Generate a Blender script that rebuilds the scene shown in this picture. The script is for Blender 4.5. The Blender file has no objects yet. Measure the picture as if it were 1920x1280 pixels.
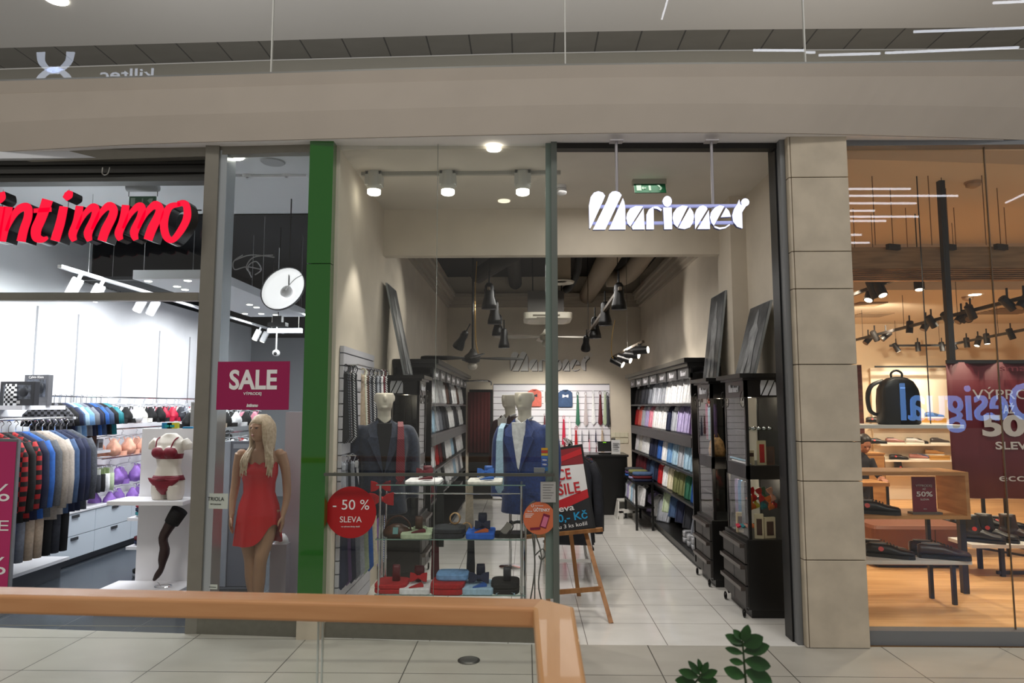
import bpy, math, random
from mathutils import Vector, Matrix, Euler
random.seed(7)
R = math.radians
S = bpy.context.scene
COL = S.collection

# ---------------------------------------------------------------- camera
PITCH, YAW, FPX, EYE = math.atan(0.094), R(1.2), 1280.0, 1.7
cd = bpy.data.cameras.new('camera'); cam = bpy.data.objects.new('camera', cd); COL.objects.link(cam)
cam.location = (0, 0, EYE); cam.rotation_euler = (math.pi/2 + PITCH, 0, YAW)
cd.sensor_width = 36; cd.lens = FPX/1920*36; cd.clip_start = 0.05
cd.dof.use_dof = True; cd.dof.focus_distance = 6.0; cd.dof.aperture_fstop = 4.0
S.camera = cam
# ---------------------------------------------------------------- world, exposure
w = bpy.data.worlds.new('world'); S.world = w; w.use_nodes = True
w.node_tree.nodes['Background'].inputs[0].default_value = (1.0, .95, .88, 1)
w.node_tree.nodes['Background'].inputs[1].default_value = 0.30
S.view_settings.view_transform = 'Standard'; S.view_settings.look = 'None'
S.view_settings.exposure = 0.0; S.view_settings.gamma = 1.0; S.view_settings.use_curve_mapping = False

def lamp(kind, loc, target, energy, color=(1, 1, 1), size=.1, angle=80, blend=.6, size_y=None):
    l = bpy.data.lights.new('lamp', kind); l.energy = energy; l.color = color
    if kind == 'SPOT':
        l.spot_size = R(angle); l.spot_blend = blend; l.shadow_soft_size = size
    elif kind == 'AREA':
        l.shape = 'RECTANGLE'; l.size = size; l.size_y = size_y or size
    else: l.shadow_soft_size = size
    o = bpy.data.objects.new('lamp', l); COL.objects.link(o); o.location = loc
    d = Vector(target) - Vector(loc)
    o.rotation_euler = d.to_track_quat('-Z', 'Y').to_euler()
    return o
WARM = (1, .93, .84); NEUT = (1, .96, .91); COOL = (.95, .98, 1.0); AMB = (1, .84, .64)
# the concourse is lit by broad ceiling lights over the walkway and the void behind the camera
lamp('AREA', (-4.5, -3.5, 13.5), (-3.0, 4.5, 0), 420, NEUT, 3.5, size_y=2.0)
lamp('AREA', (4.5, -3.5, 13.5), (3.0, 4.5, 0), 420, NEUT, 3.5, size_y=2.0)
for x_ in (-4.0, 0.0, 4.0): lamp('AREA', (x_, 7.2, 4.5), (x_, 7.4, 7.0), 26, NEUT, 2.6, size_y=.6)   # unseen uplights added to brighten the upper ceiling
# window of the menswear shop: ceiling spots
lamp('SPOT', (-1.12, 5.75, 3.28), (-1.46, 5.72, 1.6), 34, WARM, .04, 62)
lamp('SPOT', (-.62, 5.75, 3.28), (-.85, 5.6, 1.0), 60, WARM, .04, 75)
lamp('SPOT', (-.02, 5.75, 3.28), (-.1, 5.7, 1.0), 60, WARM, .04, 75)
lamp('AREA', (.75, 6.0, 3.66), (.75, 6.0, 0), 9, NEUT, .9)
# rear of the menswear shop
for (x, y, z, tx, ty, tz, e, a) in ((-.55, 7.6, 2.7, -1.1, 7.6, 1.4, 24, 90), (-.35, 8.6, 2.7, -1.1, 8.8, 1.3, 24, 90), (-.3, 10.0, 2.6, -1.1, 10.2, 1.3, 20, 90),
        (.75, 7.6, 2.72, 1.8, 7.9, 1.4, 75, 92), (.75, 8.6, 2.72, 1.8, 9.0, 1.3, 75, 92), (.8, 9.8, 2.6, 1.8, 10.2, 1.3, 65, 92),
        (.9, 10.9, 2.3, .9, 12.6, 1.2, 95, 80), (.1, 10.9, 2.3, .1, 12.6, 1.2, 85, 80), (1.2, 9.2, 2.5, 2.1, 8.5, 2.9, 22, 80), (-.5, 8.2, 2.9, -1.45, 7.6, 2.7, 20, 80)):
    lamp('SPOT', (x, y, z), (tx, ty, tz), e, WARM, .05, a)
lamp('AREA', (.35, 7.9, 3.15), (.35, 7.9, 0), 24, NEUT, .8, size_y=1.8)
lamp('AREA', (.45, 10.2, 3.15), (.45, 10.2, 0), 14, NEUT, .8, size_y=1.8)
# lingerie shop
for (x, y, e) in ((-4.1, 6.2, 56), (-3.5, 7.2, 36), (-4.2, 8.0, 36), (-4.2, 9.8, 34), (-2.9, 9.6, 34)):
    lamp('AREA', (x, y, 2.95), (x - .4, y, 0), e, COOL, .6, size_y=1.0)
for (y, e) in ((6.6, 16), (7.8, 18), (9.2, 18), (10.6, 16)):
    lamp('SPOT', (-4.3, y, 2.75), (-5.3, y + .2, 2.0), e, COOL, .05, 110)
lamp('SPOT', (-2.2, 5.8, 3.3), (-2.25, 5.85, 1.0), 26, COOL, .05, 60)
lamp('SPOT', (-2.6, 5.8, 3.3), (-3.05, 6.0, .9), 50, COOL, .05, 60)
# shoe shop
for (x, y, z, tx, ty, tz, e, a) in ((3.3, 5.9, 3.3, 3.0, 5.85, .8, 115, 85), (4.4, 5.9, 3.3, 4.4, 5.95, .5, 110, 85), (3.6, 7.6, 3.0, 3.6, 7.8, .3, 190, 120), (5.4, 8.0, 3.0, 5.2, 8.2, .3, 190, 120),
        (4.0, 10.0, 2.9, 4.2, 10.2, .3, 150, 120), (6.2, 9.8, 2.9, 6.0, 10.8, 1.3, 150, 120), (4.9, 9.3, 2.8, 5.6, 11.9, 2.0, 150, 120), (5.6, 6.4, 3.0, 5.4, 6.6, 1.5, 60, 100)):
    lamp('SPOT', (x, y, z), (tx, ty, tz), e, AMB, .06, a)

# ---------------------------------------------------------------- pixel -> world
CR = Euler((math.pi/2 + PITCH, 0, YAW)).to_matrix()
def ray(px, py): return CR @ Vector(((px-960)/FPX, (640-py)/FPX, -1))
def at(px, py, Y):
    d = ray(px, py); return Vector((0, 0, EYE)) + d*(Y/d.y)
def atx(px, py, X):
    d = ray(px, py); return Vector((0, 0, EYE)) + d*(X/d.x)
def atz(px, py, z=0):
    d = ray(px, py); return Vector((0, 0, EYE)) + d*((z-EYE)/d.z)

# ---------------------------------------------------------------- materials
def lin(c):
    c = c/255; return c/12.92 if c <= .04045 else ((c+.055)/1.055)**2.4
def rgb(c): return (lin(c[0]), lin(c[1]), lin(c[2]), 1)
MC = {}
def M(name, c=(128, 128, 128), rough=.6, metal=0, emit=0, noise=0, nscale=8, bump=0, coat=0, spec=.5, c2=None, sheen=0):
    if name in MC: return MC[name]
    m = bpy.data.materials.new(name); m.use_nodes = True; nt = m.node_tree; b = nt.nodes['Principled BSDF']
    b.inputs['Base Color'].default_value = rgb(c); b.inputs['Roughness'].default_value = rough
    b.inputs['Metallic'].default_value = metal; b.inputs['Specular IOR Level'].default_value = spec
    if coat: b.inputs['Coat Weight'].default_value = coat
    if sheen: b.inputs['Sheen Weight'].default_value = sheen
    if emit:
        b.inputs['Emission Color'].default_value = rgb(c); b.inputs['Emission Strength'].default_value = emit
    if noise or bump:
        tc = nt.nodes.new('ShaderNodeTexCoord'); n = nt.nodes.new('ShaderNodeTexNoise'); n.inputs['Scale'].default_value = nscale
        n.inputs['Detail'].default_value = 4; nt.links.new(tc.outputs['Object'], n.inputs['Vector'])
        if noise:
            r = nt.nodes.new('ShaderNodeValToRGB'); nt.links.new(n.outputs['Fac'], r.inputs['Fac'])
            cc = rgb(c); d = rgb(c2) if c2 else tuple(max(0, x*(1-noise)) for x in cc[:3])+(1,)
            e = cc if c2 else tuple(min(1, x*(1+noise)) for x in cc[:3])+(1,)
            r.color_ramp.elements[0].position = .35; r.color_ramp.elements[1].position = .65
            r.color_ramp.elements[0].color = d; r.color_ramp.elements[1].color = e
            nt.links.new(r.outputs['Color'], b.inputs['Base Color'])
        if bump:
            bp = nt.nodes.new('ShaderNodeBump'); bp.inputs['Strength'].default_value = bump; bp.inputs['Distance'].default_value = .01
            nt.links.new(n.outputs['Fac'], bp.inputs['Height']); nt.links.new(bp.outputs['Normal'], b.inputs['Normal'])
    MC[name] = m; return m
def pos_node(nt, sx=1, sy=1, sz=1, ox=0, oy=0, oz=0, rz=0, obj=False):
    if obj: g = nt.nodes.new('ShaderNodeTexCoord'); out = g.outputs['Object']
    else: g = nt.nodes.new('ShaderNodeNewGeometry'); out = g.outputs['Position']
    mp = nt.nodes.new('ShaderNodeMapping'); nt.links.new(out, mp.inputs['Vector'])
    mp.inputs['Scale'].default_value = (sx, sy, sz); mp.inputs['Location'].default_value = (ox, oy, oz); mp.inputs['Rotation'].default_value = (0, 0, rz)
    return mp.outputs['Vector']
def tiles(name, c, grout, w, h, ox, oy, rough=.25, mortar=.004, var=.06):
    m = M(name, c, rough); nt = m.node_tree; b = nt.nodes['Principled BSDF']
    br = nt.nodes.new('ShaderNodeTexBrick'); br.offset = 0; br.squash = 1
    br.inputs['Scale'].default_value = 1; br.inputs['Brick Width'].default_value = w; br.inputs['Row Height'].default_value = h
    br.inputs['Mortar Size'].default_value = mortar; br.inputs['Mortar Smooth'].default_value = .1
    cc = rgb(c); br.inputs['Color1'].default_value = cc; br.inputs['Color2'].default_value = tuple(x*(1-var) for x in cc[:3])+(1,)
    br.inputs['Mortar'].default_value = rgb(grout)
    nt.links.new(pos_node(nt, ox=ox, oy=oy), br.inputs['Vector'])
    n = nt.nodes.new('ShaderNodeTexNoise'); n.inputs['Scale'].default_value = 2.5; n.inputs['Detail'].default_value = 6
    nt.links.new(pos_node(nt, sx=1, sy=2.2), n.inputs['Vector'])
    mx = nt.nodes.new('ShaderNodeMix'); mx.data_type = 'RGBA'; mx.blend_type = 'MULTIPLY'; mx.inputs['Factor'].default_value = .35
    r = nt.nodes.new('ShaderNodeValToRGB'); r.color_ramp.elements[0].color = (.7, .69, .66, 1); r.color_ramp.elements[0].position = .3; r.color_ramp.elements[1].position = .7
    nt.links.new(n.outputs['Fac'], r.inputs['Fac']); nt.links.new(br.outputs['Color'], mx.inputs['A']); nt.links.new(r.outputs['Color'], mx.inputs['B'])
    nt.links.new(mx.outputs['Result'], b.inputs['Base Color'])
    return m
def wood(name, c1, c2, rough=.4, sx=1, sy=12, sz=12, scale=3, coat=0, obj=True):
    m = M(name, c1, rough, coat=coat); nt = m.node_tree; b = nt.nodes['Principled BSDF']
    n = nt.nodes.new('ShaderNodeTexNoise'); n.inputs['Scale'].default_value = scale; n.inputs['Detail'].default_value = 5
    nt.links.new(pos_node(nt, sx, sy, sz, obj=obj), n.inputs['Vector'])
    r = nt.nodes.new('ShaderNodeValToRGB'); r.color_ramp.elements[0].color = rgb(c2); r.color_ramp.elements[1].color = rgb(c1)
    r.color_ramp.elements[0].position = .35; r.color_ramp.elements[1].position = .6
    nt.links.new(n.outputs['Fac'], r.inputs['Fac']); nt.links.new(r.outputs['Color'], b.inputs['Base Color'])
    return m
def striped(name, c1, c2, freq=60, ang=.8, rough=.5, duty=.5):
    if name in MC: return MC[name]
    m = M(name, c1, rough); nt = m.node_tree; b = nt.nodes['Principled BSDF']
    wv = nt.nodes.new('ShaderNodeTexWave'); wv.inputs['Scale'].default_value = freq/6.28; wv.bands_direction = 'X'
    tc = nt.nodes.new('ShaderNodeTexCoord'); mp = nt.nodes.new('ShaderNodeMapping'); mp.inputs['Rotation'].default_value = (0, ang, 0)
    nt.links.new(tc.outputs['Object'], mp.inputs['Vector']); nt.links.new(mp.outputs['Vector'], wv.inputs['Vector'])
    r = nt.nodes.new('ShaderNodeValToRGB'); r.color_ramp.interpolation = 'CONSTANT'
    r.color_ramp.elements[0].color = rgb(c1); r.color_ramp.elements[1].color = rgb(c2); r.color_ramp.elements[1].position = duty
    nt.links.new(wv.outputs['Fac'], r.inputs['Fac']); nt.links.new(r.outputs['Color'], b.inputs['Base Color'])
    return m
def plaid(name, c1, c2, s=12):
    if name in MC: return MC[name]
    m = M(name, c1, .8); nt = m.node_tree; b = nt.nodes['Principled BSDF']
    ch = nt.nodes.new('ShaderNodeTexChecker'); ch.inputs['Scale'].default_value = s
    ch.inputs['Color1'].default_value = rgb(c1); ch.inputs['Color2'].default_value = rgb(c2)
    nt.links.new(pos_node(nt, 1, .01, 1, obj=True), ch.inputs['Vector']); nt.links.new(ch.outputs['Color'], b.inputs['Base Color'])
    return m
def glassmat(name, tint=(1, 1, 1), ior=1.62, rough=0):
    m = bpy.data.materials.new(name); m.use_nodes = True; nt = m.node_tree; nt.nodes.remove(nt.nodes['Principled BSDF'])
    t = nt.nodes.new('ShaderNodeBsdfTransparent'); t.inputs[0].default_value = (*tint, 1)
    g = nt.nodes.new('ShaderNodeBsdfGlossy'); g.inputs['Roughness'].default_value = rough
    f = nt.nodes.new('ShaderNodeFresnel'); f.inputs[0].default_value = ior
    ge = nt.nodes.new('ShaderNodeNewGeometry'); iv = nt.nodes.new('ShaderNodeMath'); iv.operation = 'SUBTRACT'; iv.inputs[0].default_value = 1
    nt.links.new(ge.outputs['Backfacing'], iv.inputs[1]); mu = nt.nodes.new('ShaderNodeMath'); mu.operation = 'MULTIPLY'
    nt.links.new(iv.outputs[0], mu.inputs[0]); nt.links.new(f.outputs[0], mu.inputs[1])
    mx = nt.nodes.new('ShaderNodeMixShader'); nt.links.new(mu.outputs[0], mx.inputs[0]); nt.links.new(t.outputs[0], mx.inputs[1]); nt.links.new(g.outputs[0], mx.inputs[2])
    nt.links.new(mx.outputs[0], nt.nodes['Material Output'].inputs['Surface']); MC[name] = m; return m
GLASS = glassmat('clear_glass', (.97, .985, .975))
GLASS2 = glassmat('shelf_glass', (.90, .96, .94))

# ---------------------------------------------------------------- mesh builder
class G:
    def __init__(s): s.v = []; s.f = []
    def add(s, vs, fs):
        n = len(s.v); s.v += [Vector(v) for v in vs]; s.f += [tuple(i+n for i in f) for f in fs]; return s
    def box(s, x0, x1, y0, y1, z0, z1):
        return s.add([(x0,y0,z0),(x1,y0,z0),(x1,y1,z0),(x0,y1,z0),(x0,y0,z1),(x1,y0,z1),(x1,y1,z1),(x0,y1,z1)],
            [(0,3,2,1),(4,5,6,7),(0,1,5,4),(1,2,6,5),(2,3,7,6),(3,0,4,7)])
    def obox(s, c, size, rot=(0,0,0)):
        m = Euler(rot).to_matrix(); c = Vector(c); a, b, d = [q/2 for q in size]
        return s.add([c + m @ Vector(p) for p in ((-a,-b,-d),(a,-b,-d),(a,b,-d),(-a,b,-d),(-a,-b,d),(a,-b,d),(a,b,d),(-a,b,d))],
            [(0,3,2,1),(4,5,6,7),(0,1,5,4),(1,2,6,5),(2,3,7,6),(3,0,4,7)])
    def beam(s, p0, p1, w, h, up=(0,0,1)):
        p0 = Vector(p0); p1 = Vector(p1); d = (p1-p0).normalized(); u = Vector(up)
        if abs(d.dot(u)) > .98: u = Vector((0,1,0))
        r = d.cross(u).normalized()*w/2; t = r.cross(d).normalized()*h/2
        return s.add([p0-r-t,p0+r-t,p0+r+t,p0-r+t,p1-r-t,p1+r-t,p1+r+t,p1-r+t], [(0,3,2,1),(4,5,6,7),(0,1,5,4),(1,2,6,5),(2,3,7,6),(3,0,4,7)])
    def loft(s, rings, cap=True, closed=True):
        n = len(rings[0]); vs = [p for r in rings for p in r]; fs = []
        for i in range(len(rings)-1):
            for j in range(n if closed else n-1):
                k = (j+1) % n; fs.append((i*n+j, i*n+k, (i+1)*n+k, (i+1)*n+j))
        if cap: fs.append(tuple(range(n-1, -1, -1))); fs.append(tuple((len(rings)-1)*n+j for j in range(n)))
        return s.add(vs, fs)
    def tube(s, pts, r, n=8, cap=True, flat=1):
        pts = [Vector(p) for p in pts]; rr = r if isinstance(r, (list, tuple)) else [r]*len(pts); rings = []; u = None
        for i, p in enumerate(pts):
            d = (pts[min(i+1, len(pts)-1)] - pts[max(i-1, 0)]).normalized()
            if u is None: u = d.orthogonal().normalized()
            u = (u - d*u.dot(d)); u = u.normalized() if u.length > 1e-6 else d.orthogonal().normalized()
            b = d.cross(u)
            rings.append([p + (u*math.cos(2*math.pi*j/n) + b*math.sin(2*math.pi*j/n)*flat)*rr[i] for j in range(n)])
        return s.loft(rings, cap)
    def cyl(s, p0, p1, r0, r1=None, n=16): return s.tube([p0, p1], [r0, r0 if r1 is None else r1], n)
    def ell(s, c, r, nu=12, nv=8, rot=None):
        c = Vector(c); rings = []
        for i in range(1, nv):
            t = math.pi*i/nv; ring = []
            for j in range(nu):
                a = 2*math.pi*j/nu; p = Vector((r[0]*math.sin(t)*math.cos(a), r[1]*math.sin(t)*math.sin(a), -r[2]*math.cos(t)))
                ring.append(c + (rot @ p if rot else p))
            rings.append(ring)
        return s.loft(rings)
    def prism(s, poly, depth, mat=None):
        """poly in XZ plane seen from -Y; front face at y=0, back at y=depth"""
        n = len(poly); ar = sum(poly[i][0]*poly[(i+1)%n][1]-poly[(i+1)%n][0]*poly[i][1] for i in range(n))
        if ar < 0: poly = poly[::-1]
        vs = [Vector((x, 0, z)) for x, z in poly] + [Vector((x, depth, z)) for x, z in poly]
        if mat: vs = [mat @ v for v in vs]
        fs = [tuple(range(n)), tuple(range(2*n-1, n-1, -1))] + [(i, i+n, (i+1)%n+n, (i+1)%n) for i in range(n)]
        return s.add(vs, fs)
    def lathe(s, prof, c=(0,0,0), n=20, cap=True):
        c = Vector(c); return s.loft([[c + Vector((r*math.cos(2*math.pi*j/n), r*math.sin(2*math.pi*j/n), z)) for j in range(n)] for r, z in prof], cap)
    def rings(s, prof, n=16, pw=1.0):
        """prof: (cx,cy,z,rx,ry); superellipse rings"""
        rs = []
        for cx, cy, z, rx, ry in prof:
            ring = []
            for j in range(n):
                a = 2*math.pi*j/n; ca, sa = math.cos(a), math.sin(a)
                ring.append(Vector((cx + rx*math.copysign(abs(ca)**pw, ca), cy + ry*math.copysign(abs(sa)**pw, sa), z)))
            rs.append(ring)
        return s.loft(rs)
    def xf(s, m):
        s.v = [m @ v for v in s.v]; return s
    def join(s, g): return s.add(g.v, g.f)
    def build(s, name, mat, parent=None, smooth=False, remesh=0, bevel=0, sub=0, loc=None, recenter=True, disp=0, smoothit=0):
        me = bpy.data.meshes.new(name); off = Vector((0,0,0))
        if parent is None and recenter and loc is None and s.v:
            xs = [v.x for v in s.v]; ys = [v.y for v in s.v]; zs = [v.z for v in s.v]
            off = Vector(((min(xs)+max(xs))/2, (min(ys)+max(ys))/2, min(zs)))
        me.from_pydata([v-off for v in s.v], [], s.f); me.update()
        o = bpy.data.objects.new(name, me); COL.objects.link(o)
        if remesh:
            md = o.modifiers.new('r', 'REMESH'); md.mode = 'VOXEL'; md.voxel_size = remesh; md.use_smooth_shade = True
            if smoothit: ms = o.modifiers.new('s', 'SMOOTH'); ms.iterations = smoothit; ms.factor = .5
            dg = bpy.context.evaluated_depsgraph_get(); nm = bpy.data.meshes.new_from_object(o.evaluated_get(dg)); nm.name = name
            o.modifiers.clear(); o.data = nm; me = nm
            for p in me.polygons: p.use_smooth = True
        me.materials.clear(); me.materials.append(mat)
        if smooth:
            for p in me.polygons: p.use_smooth = True
        if bevel:
            b = o.modifiers.new('bevel', 'BEVEL'); b.width = bevel; b.segments = 2; b.limit_method = 'ANGLE'
        if sub:
            b = o.modifiers.new('sub', 'SUBSURF'); b.levels = sub; b.render_levels = sub
        if parent: o.parent = parent
        o.location = Vector(loc) if loc is not None else off
        return o
def tag(o, label, cat, group=None, kind=None):
    o['label'] = label; o['category'] = cat
    if group: o['group'] = group
    if kind: o['kind'] = kind
    return o
def struct(o): o['kind'] = 'structure'; return o
def thing(name, label, cat, loc=(0,0,0), rz=0, group=None, rot=None):
    o = bpy.data.objects.new(name, None); COL.objects.link(o); o.location = loc; o.rotation_euler = rot or (0,0,rz); o.empty_display_size = .05
    return tag(o, label, cat, group)
def dup(root, loc=None, rz=None, label=None, group=None, mats=None, scale=None, rot=None):
    def setm(o):
        k = o.name.split('.')[0]
        if mats and k in mats and o.type == 'MESH':
            sl = o.material_slots[0]; sl.link = 'OBJECT'; sl.material = mats[k]
    r = root.copy(); COL.objects.link(r); setm(r)
    if loc is not None: r.location = loc
    if rz is not None: r.rotation_euler = (0,0,rz)
    if rot is not None: r.rotation_euler = rot
    if scale: r.scale = (scale,)*3
    if label: r['label'] = label
    if group: r['group'] = group
    for ch in list(root.children):
        c = ch.copy(); COL.objects.link(c); c.parent = r; setm(c)
        for g in list(ch.children):
            d = g.copy(); COL.objects.link(d); d.parent = c; setm(d)
    return r
def remat(root, mats):
    for o in [root]+list(root.children_recursive):
        k = o.name.split('.')[0]
        if o.type == 'MESH' and k in mats:
            sl = o.material_slots[0]; sl.link = 'OBJECT'; sl.material = mats[k]
def txt(s, size, mat, parent, loc, rot=(math.pi/2,0,0), ext=.001, bold=0, shear=0, align='CENTER', name='lettering', sx=1.0, spacing=1.0, width=None):
    cu = bpy.data.curves.new('t', 'FONT'); cu.body = s; cu.size = size; cu.extrude = ext; cu.offset = bold; cu.shear = shear
    cu.align_x = align; cu.align_y = 'CENTER'; cu.space_character = spacing; cu.resolution_u = 4
    t = bpy.data.objects.new('t', cu); COL.objects.link(t); bpy.context.view_layer.update()
    me = bpy.data.meshes.new_from_object(t.evaluated_get(bpy.context.evaluated_depsgraph_get())); me.name = name
    bpy.data.objects.remove(t); bpy.data.curves.remove(cu)
    if width and me.vertices:
        xs = [v.co.x for v in me.vertices]; sx = width/(max(xs)-min(xs))
    for v in me.vertices: v.co.x *= sx
    me.materials.clear(); me.materials.append(mat)
    o = bpy.data.objects.new(name, me); COL.objects.link(o)
    if parent: o.parent = parent
    o.location = loc; o.rotation_euler = rot; return o
def stroke(pts, ws):
    """outline polygon of a brush stroke"""
    L = []; Rr = []
    for i, p in enumerate(pts):
        a = pts[max(i-1, 0)]; b = pts[min(i+1, len(pts)-1)]; dx, dy = b[0]-a[0], b[1]-a[1]; l = math.hypot(dx, dy) or 1
        nx, ny = -dy/l, dx/l; h = (ws[i] if isinstance(ws, (list, tuple)) else ws)/2
        L.append((p[0]+nx*h, p[1]+ny*h)); Rr.append((p[0]-nx*h, p[1]-ny*h))
    return L + Rr[::-1]
def smoothpts(pts, n=4):
    out = []
    for i in range(len(pts)-1):
        p0 = Vector(pts[max(i-1,0)]); p1 = Vector(pts[i]); p2 = Vector(pts[i+1]); p3 = Vector(pts[min(i+2,len(pts)-1)])
        for k in range(n):
            t = k/n; out.append(.5*((2*p1)+(p2-p0)*t+(2*p0-5*p1+4*p2-p3)*t*t+(3*p1-p0-3*p2+p3)*t**3))
    out.append(Vector(pts[-1])); return out
ORD = ['nearest', 'second nearest', 'third nearest', 'fourth nearest', 'fifth nearest', 'sixth nearest', 'seventh nearest', 'eighth nearest', 'ninth nearest', 'tenth nearest',
       'eleventh nearest', 'twelfth nearest', 'thirteenth nearest', 'fourteenth nearest', 'fifteenth nearest', 'sixteenth nearest', 'seventeenth nearest', 'eighteenth nearest', 'nineteenth nearest', 'twentieth nearest', 'second farthest', 'farthest']
NTH = ['first', 'second', 'third', 'fourth', 'fifth', 'sixth', 'seventh', 'eighth', 'ninth', 'tenth', 'eleventh', 'twelfth', 'thirteenth', 'fourteenth', 'fifteenth', 'sixteenth', 'seventeenth', 'eighteenth', 'nineteenth', 'twentieth']
PAL = {'white': (236,236,238), 'off white': (222,220,212), 'pale grey': (176,180,190), 'mid grey': (120,124,134), 'dark grey': (52,54,62), 'black': (16,16,18), 'purple': (92,66,112),
  'lilac': (176,164,206), 'pink': (222,140,160), 'salmon': (214,110,96), 'red': (176,22,28), 'burgundy': (96,22,34), 'light blue': (168,200,222), 'sky blue': (120,166,214), 'blue': (40,92,170),
  'royal blue': (28,96,200), 'navy blue': (24,32,62), 'olive green': (112,116,72), 'green': (34,98,74), 'pale green': (176,190,160), 'cream': (224,214,186), 'beige': (190,170,148), 'peach': (240,176,150),
  'violet': (150,110,196), 'magenta': (150,26,86), 'maroon': (126,34,46), 'crimson': (190,20,60), 'denim blue': (60,84,120), 'brown': (84,54,40), 'orange': (206,100,40), 'teal': (24,120,130), 'charcoal': (34,36,44), 'yellow': (214,186,60)}
def cloth(cn, rough=.8): return M('cloth_'+cn.replace(' ', '_'), PAL[cn], rough, noise=.12, nscale=30, bump=.2)
BLK = M('black_lacquer', (16, 15, 15), .35); STEEL = M('brushed_steel', (150, 148, 142), .38, .85, noise=.06, nscale=40)
CHROME = M('chrome', (205, 205, 208), .12, 1.0); WHT = M('white_paint', (226, 226, 226), .45); DARKM = M('dark_metal', (28, 28, 30), .45, .6)
LENS = M('lit_lens', (255, 248, 232), .5, emit=9); WTXT = M('white_print', (232, 230, 228), .6); BTXT = M('dark_print', (30, 28, 30), .6)
# ================================================================ SETTING
LW, RW, BACK, CZ = -1.47, 2.12, 12.6, 3.72
def facY(X): return 5.07 if X > 0 else (5.07 - X*.067 if X > -1.5 else 5.17 + (-1.5-X)*.072)
wallm = M('warm_plaster', (214, 204, 188), .85, noise=.04, nscale=3)
wallw = M('white_plaster', (232, 234, 238), .8, noise=.03, nscale=3)
ceilm = M('ceiling_plaster', (212, 205, 194), .9, noise=.03, nscale=2)
amberw = M('cream_plaster', (226, 206, 176), .85, noise=.03, nscale=3)
mallt = tiles('concourse_tile', (186, 182, 172), (90, 87, 80), .825, .62, .79+.825, -4.52, .3)
shopt = tiles('shop_tile', (236, 234, 229), (134, 129, 122), .57, .5, -.435+.57*4, -.06, .12, .003, .03)
darkt = tiles('dark_floor_tile', (62, 68, 76), (96, 98, 100), .6, .6, 0, 0, .25)
oak = wood('oak_floor', (216, 170, 118), (196, 146, 94), .35, 1.2, 14, 1, 1.2, obj=False)
def quad(name, pts, m, parent=None, th=None):
    g = G(); n = len(pts)
    if th is None: g.add(pts, [tuple(range(n))])
    else:
        t = Vector(th); g.add(list(pts)+[Vector(p)+t for p in pts], [tuple(range(n-1,-1,-1)), tuple(range(n, 2*n))] + [(i,(i+1)%n,(i+1)%n+n,i+n) for i in range(n)])
    return g.build(name, m, parent)
# floors
L5 = [(-7, facY(-7)), (-1.6, 5.18), (0, 5.07), (2.0, 5.07), (2.42, 5.07), (7.5, 5.09)]
struct(quad('floor', [(-7,.2,0), (7.5,.2,0)] + [(x,y,0) for x,y in L5[::-1]], mallt, th=(0,0,-.1)))
struct(quad('floor', [(-1.6,5.18,0),(0,5.07,0),(2.42,5.07,0),(2.42,13,0),(-1.6,13,0)], shopt, th=(0,0,-.1)))
struct(quad('floor', [(-7,facY(-7),0),(-1.6,5.18,0),(-1.6,14,0),(-7,14,0)], darkt, th=(0,0,-.1)))
struct(quad('floor', [(2.3,5.15,.09),(9.5,5.15,.09),(9.5,13,.09),(2.3,13,.09)], oak, th=(0,0,-.19)))
# walls menswear shop
def wbox(name, *a, m=wallm): return struct(G().box(*a).build(name, m))
wbox('wall_left', -1.60, LW, 5.22, BACK, 0, 4.18)
wbox('wall_right', RW, 2.3, 5.22, BACK, 0, 4.18)
wbox('wall_back', -1.6, 2.3, BACK, BACK+.12, 0, 4.18)
wbox('ceiling', LW, RW, 5.22, 6.88, CZ, CZ+.1, m=ceilm)
wbox('wall_bulkhead', LW, RW, 6.88, 7.0, 3.235, 4.18)
wbox('wall_pilaster', 1.97, RW, 6.5, 6.95, 1.9, CZ)
darkc = M('dark_ceiling', (44, 41, 38), .95)
wbox('ceiling', LW, RW, 7.0, BACK, 4.1, 4.18, m=darkc)
# cornices in the rear room
for nm, x, sgn in (('trim_1', LW, 1), ('trim_2', RW, -1)):
    g = G()
    for k, (d, z0, z1) in enumerate(((.05, 3.52, 3.57), (.09, 3.57, 3.63), (.13, 3.63, 3.70), (.17, 3.70, 3.76))): g.box(min(x, x+sgn*d), max(x, x+sgn*d), 7.0, BACK, z0, z1)
    struct(g.build(nm, M('cornice', (170, 160, 146), .8)))
g = G()
for k, (d, z0, z1) in enumerate(((.05, 3.52, 3.57), (.09, 3.57, 3.63), (.13, 3.63, 3.70), (.17, 3.70, 3.76))): g.box(LW, RW, BACK-d, BACK, z0, z1)
struct(g.build('trim_3', M('cornice')))
# frieze strip on rear side walls (shallow raised band)
# lingerie shop shell
wbox('wall_lingerie_left', -5.45, -5.3, 5.6, 13.15, 0, 4.18, m=wallw)
wbox('wall_lingerie_back', -5.45, -1.6, 13.0, 13.15, 0, 4.18, m=M('grey_plaster', (150, 152, 156), .8))
wbox('wall_lingerie_right', -1.66, -1.60, 5.25, 13.1, 0, 4.18, m=wallw)
wbox('ceiling', -7, -1.6, 5.35, 7.05, CZ, CZ+.1, m=M('white_ceiling', (214, 216, 220), .9))
wbox('ceiling', -5.45, -1.6, 7.05, 13.1, 4.1, 4.18, m=M('black_ceiling', (20, 22, 25), .9))
wbox('wall_soffit', -5.3, -1.66, 7.0, 7.1, CZ, 4.15, m=M('black_ceiling'))
blackp = M('black_board', (24, 26, 30), .7)
wbox('wall_black_upper_left', -5.3, -5.28, 8.1, 12.98, 3.2, 4.1, m=blackp)
wbox('wall_black_upper_back', -5.3, -1.66, 12.98, 13.0, 3.0, 4.1, m=blackp)
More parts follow.
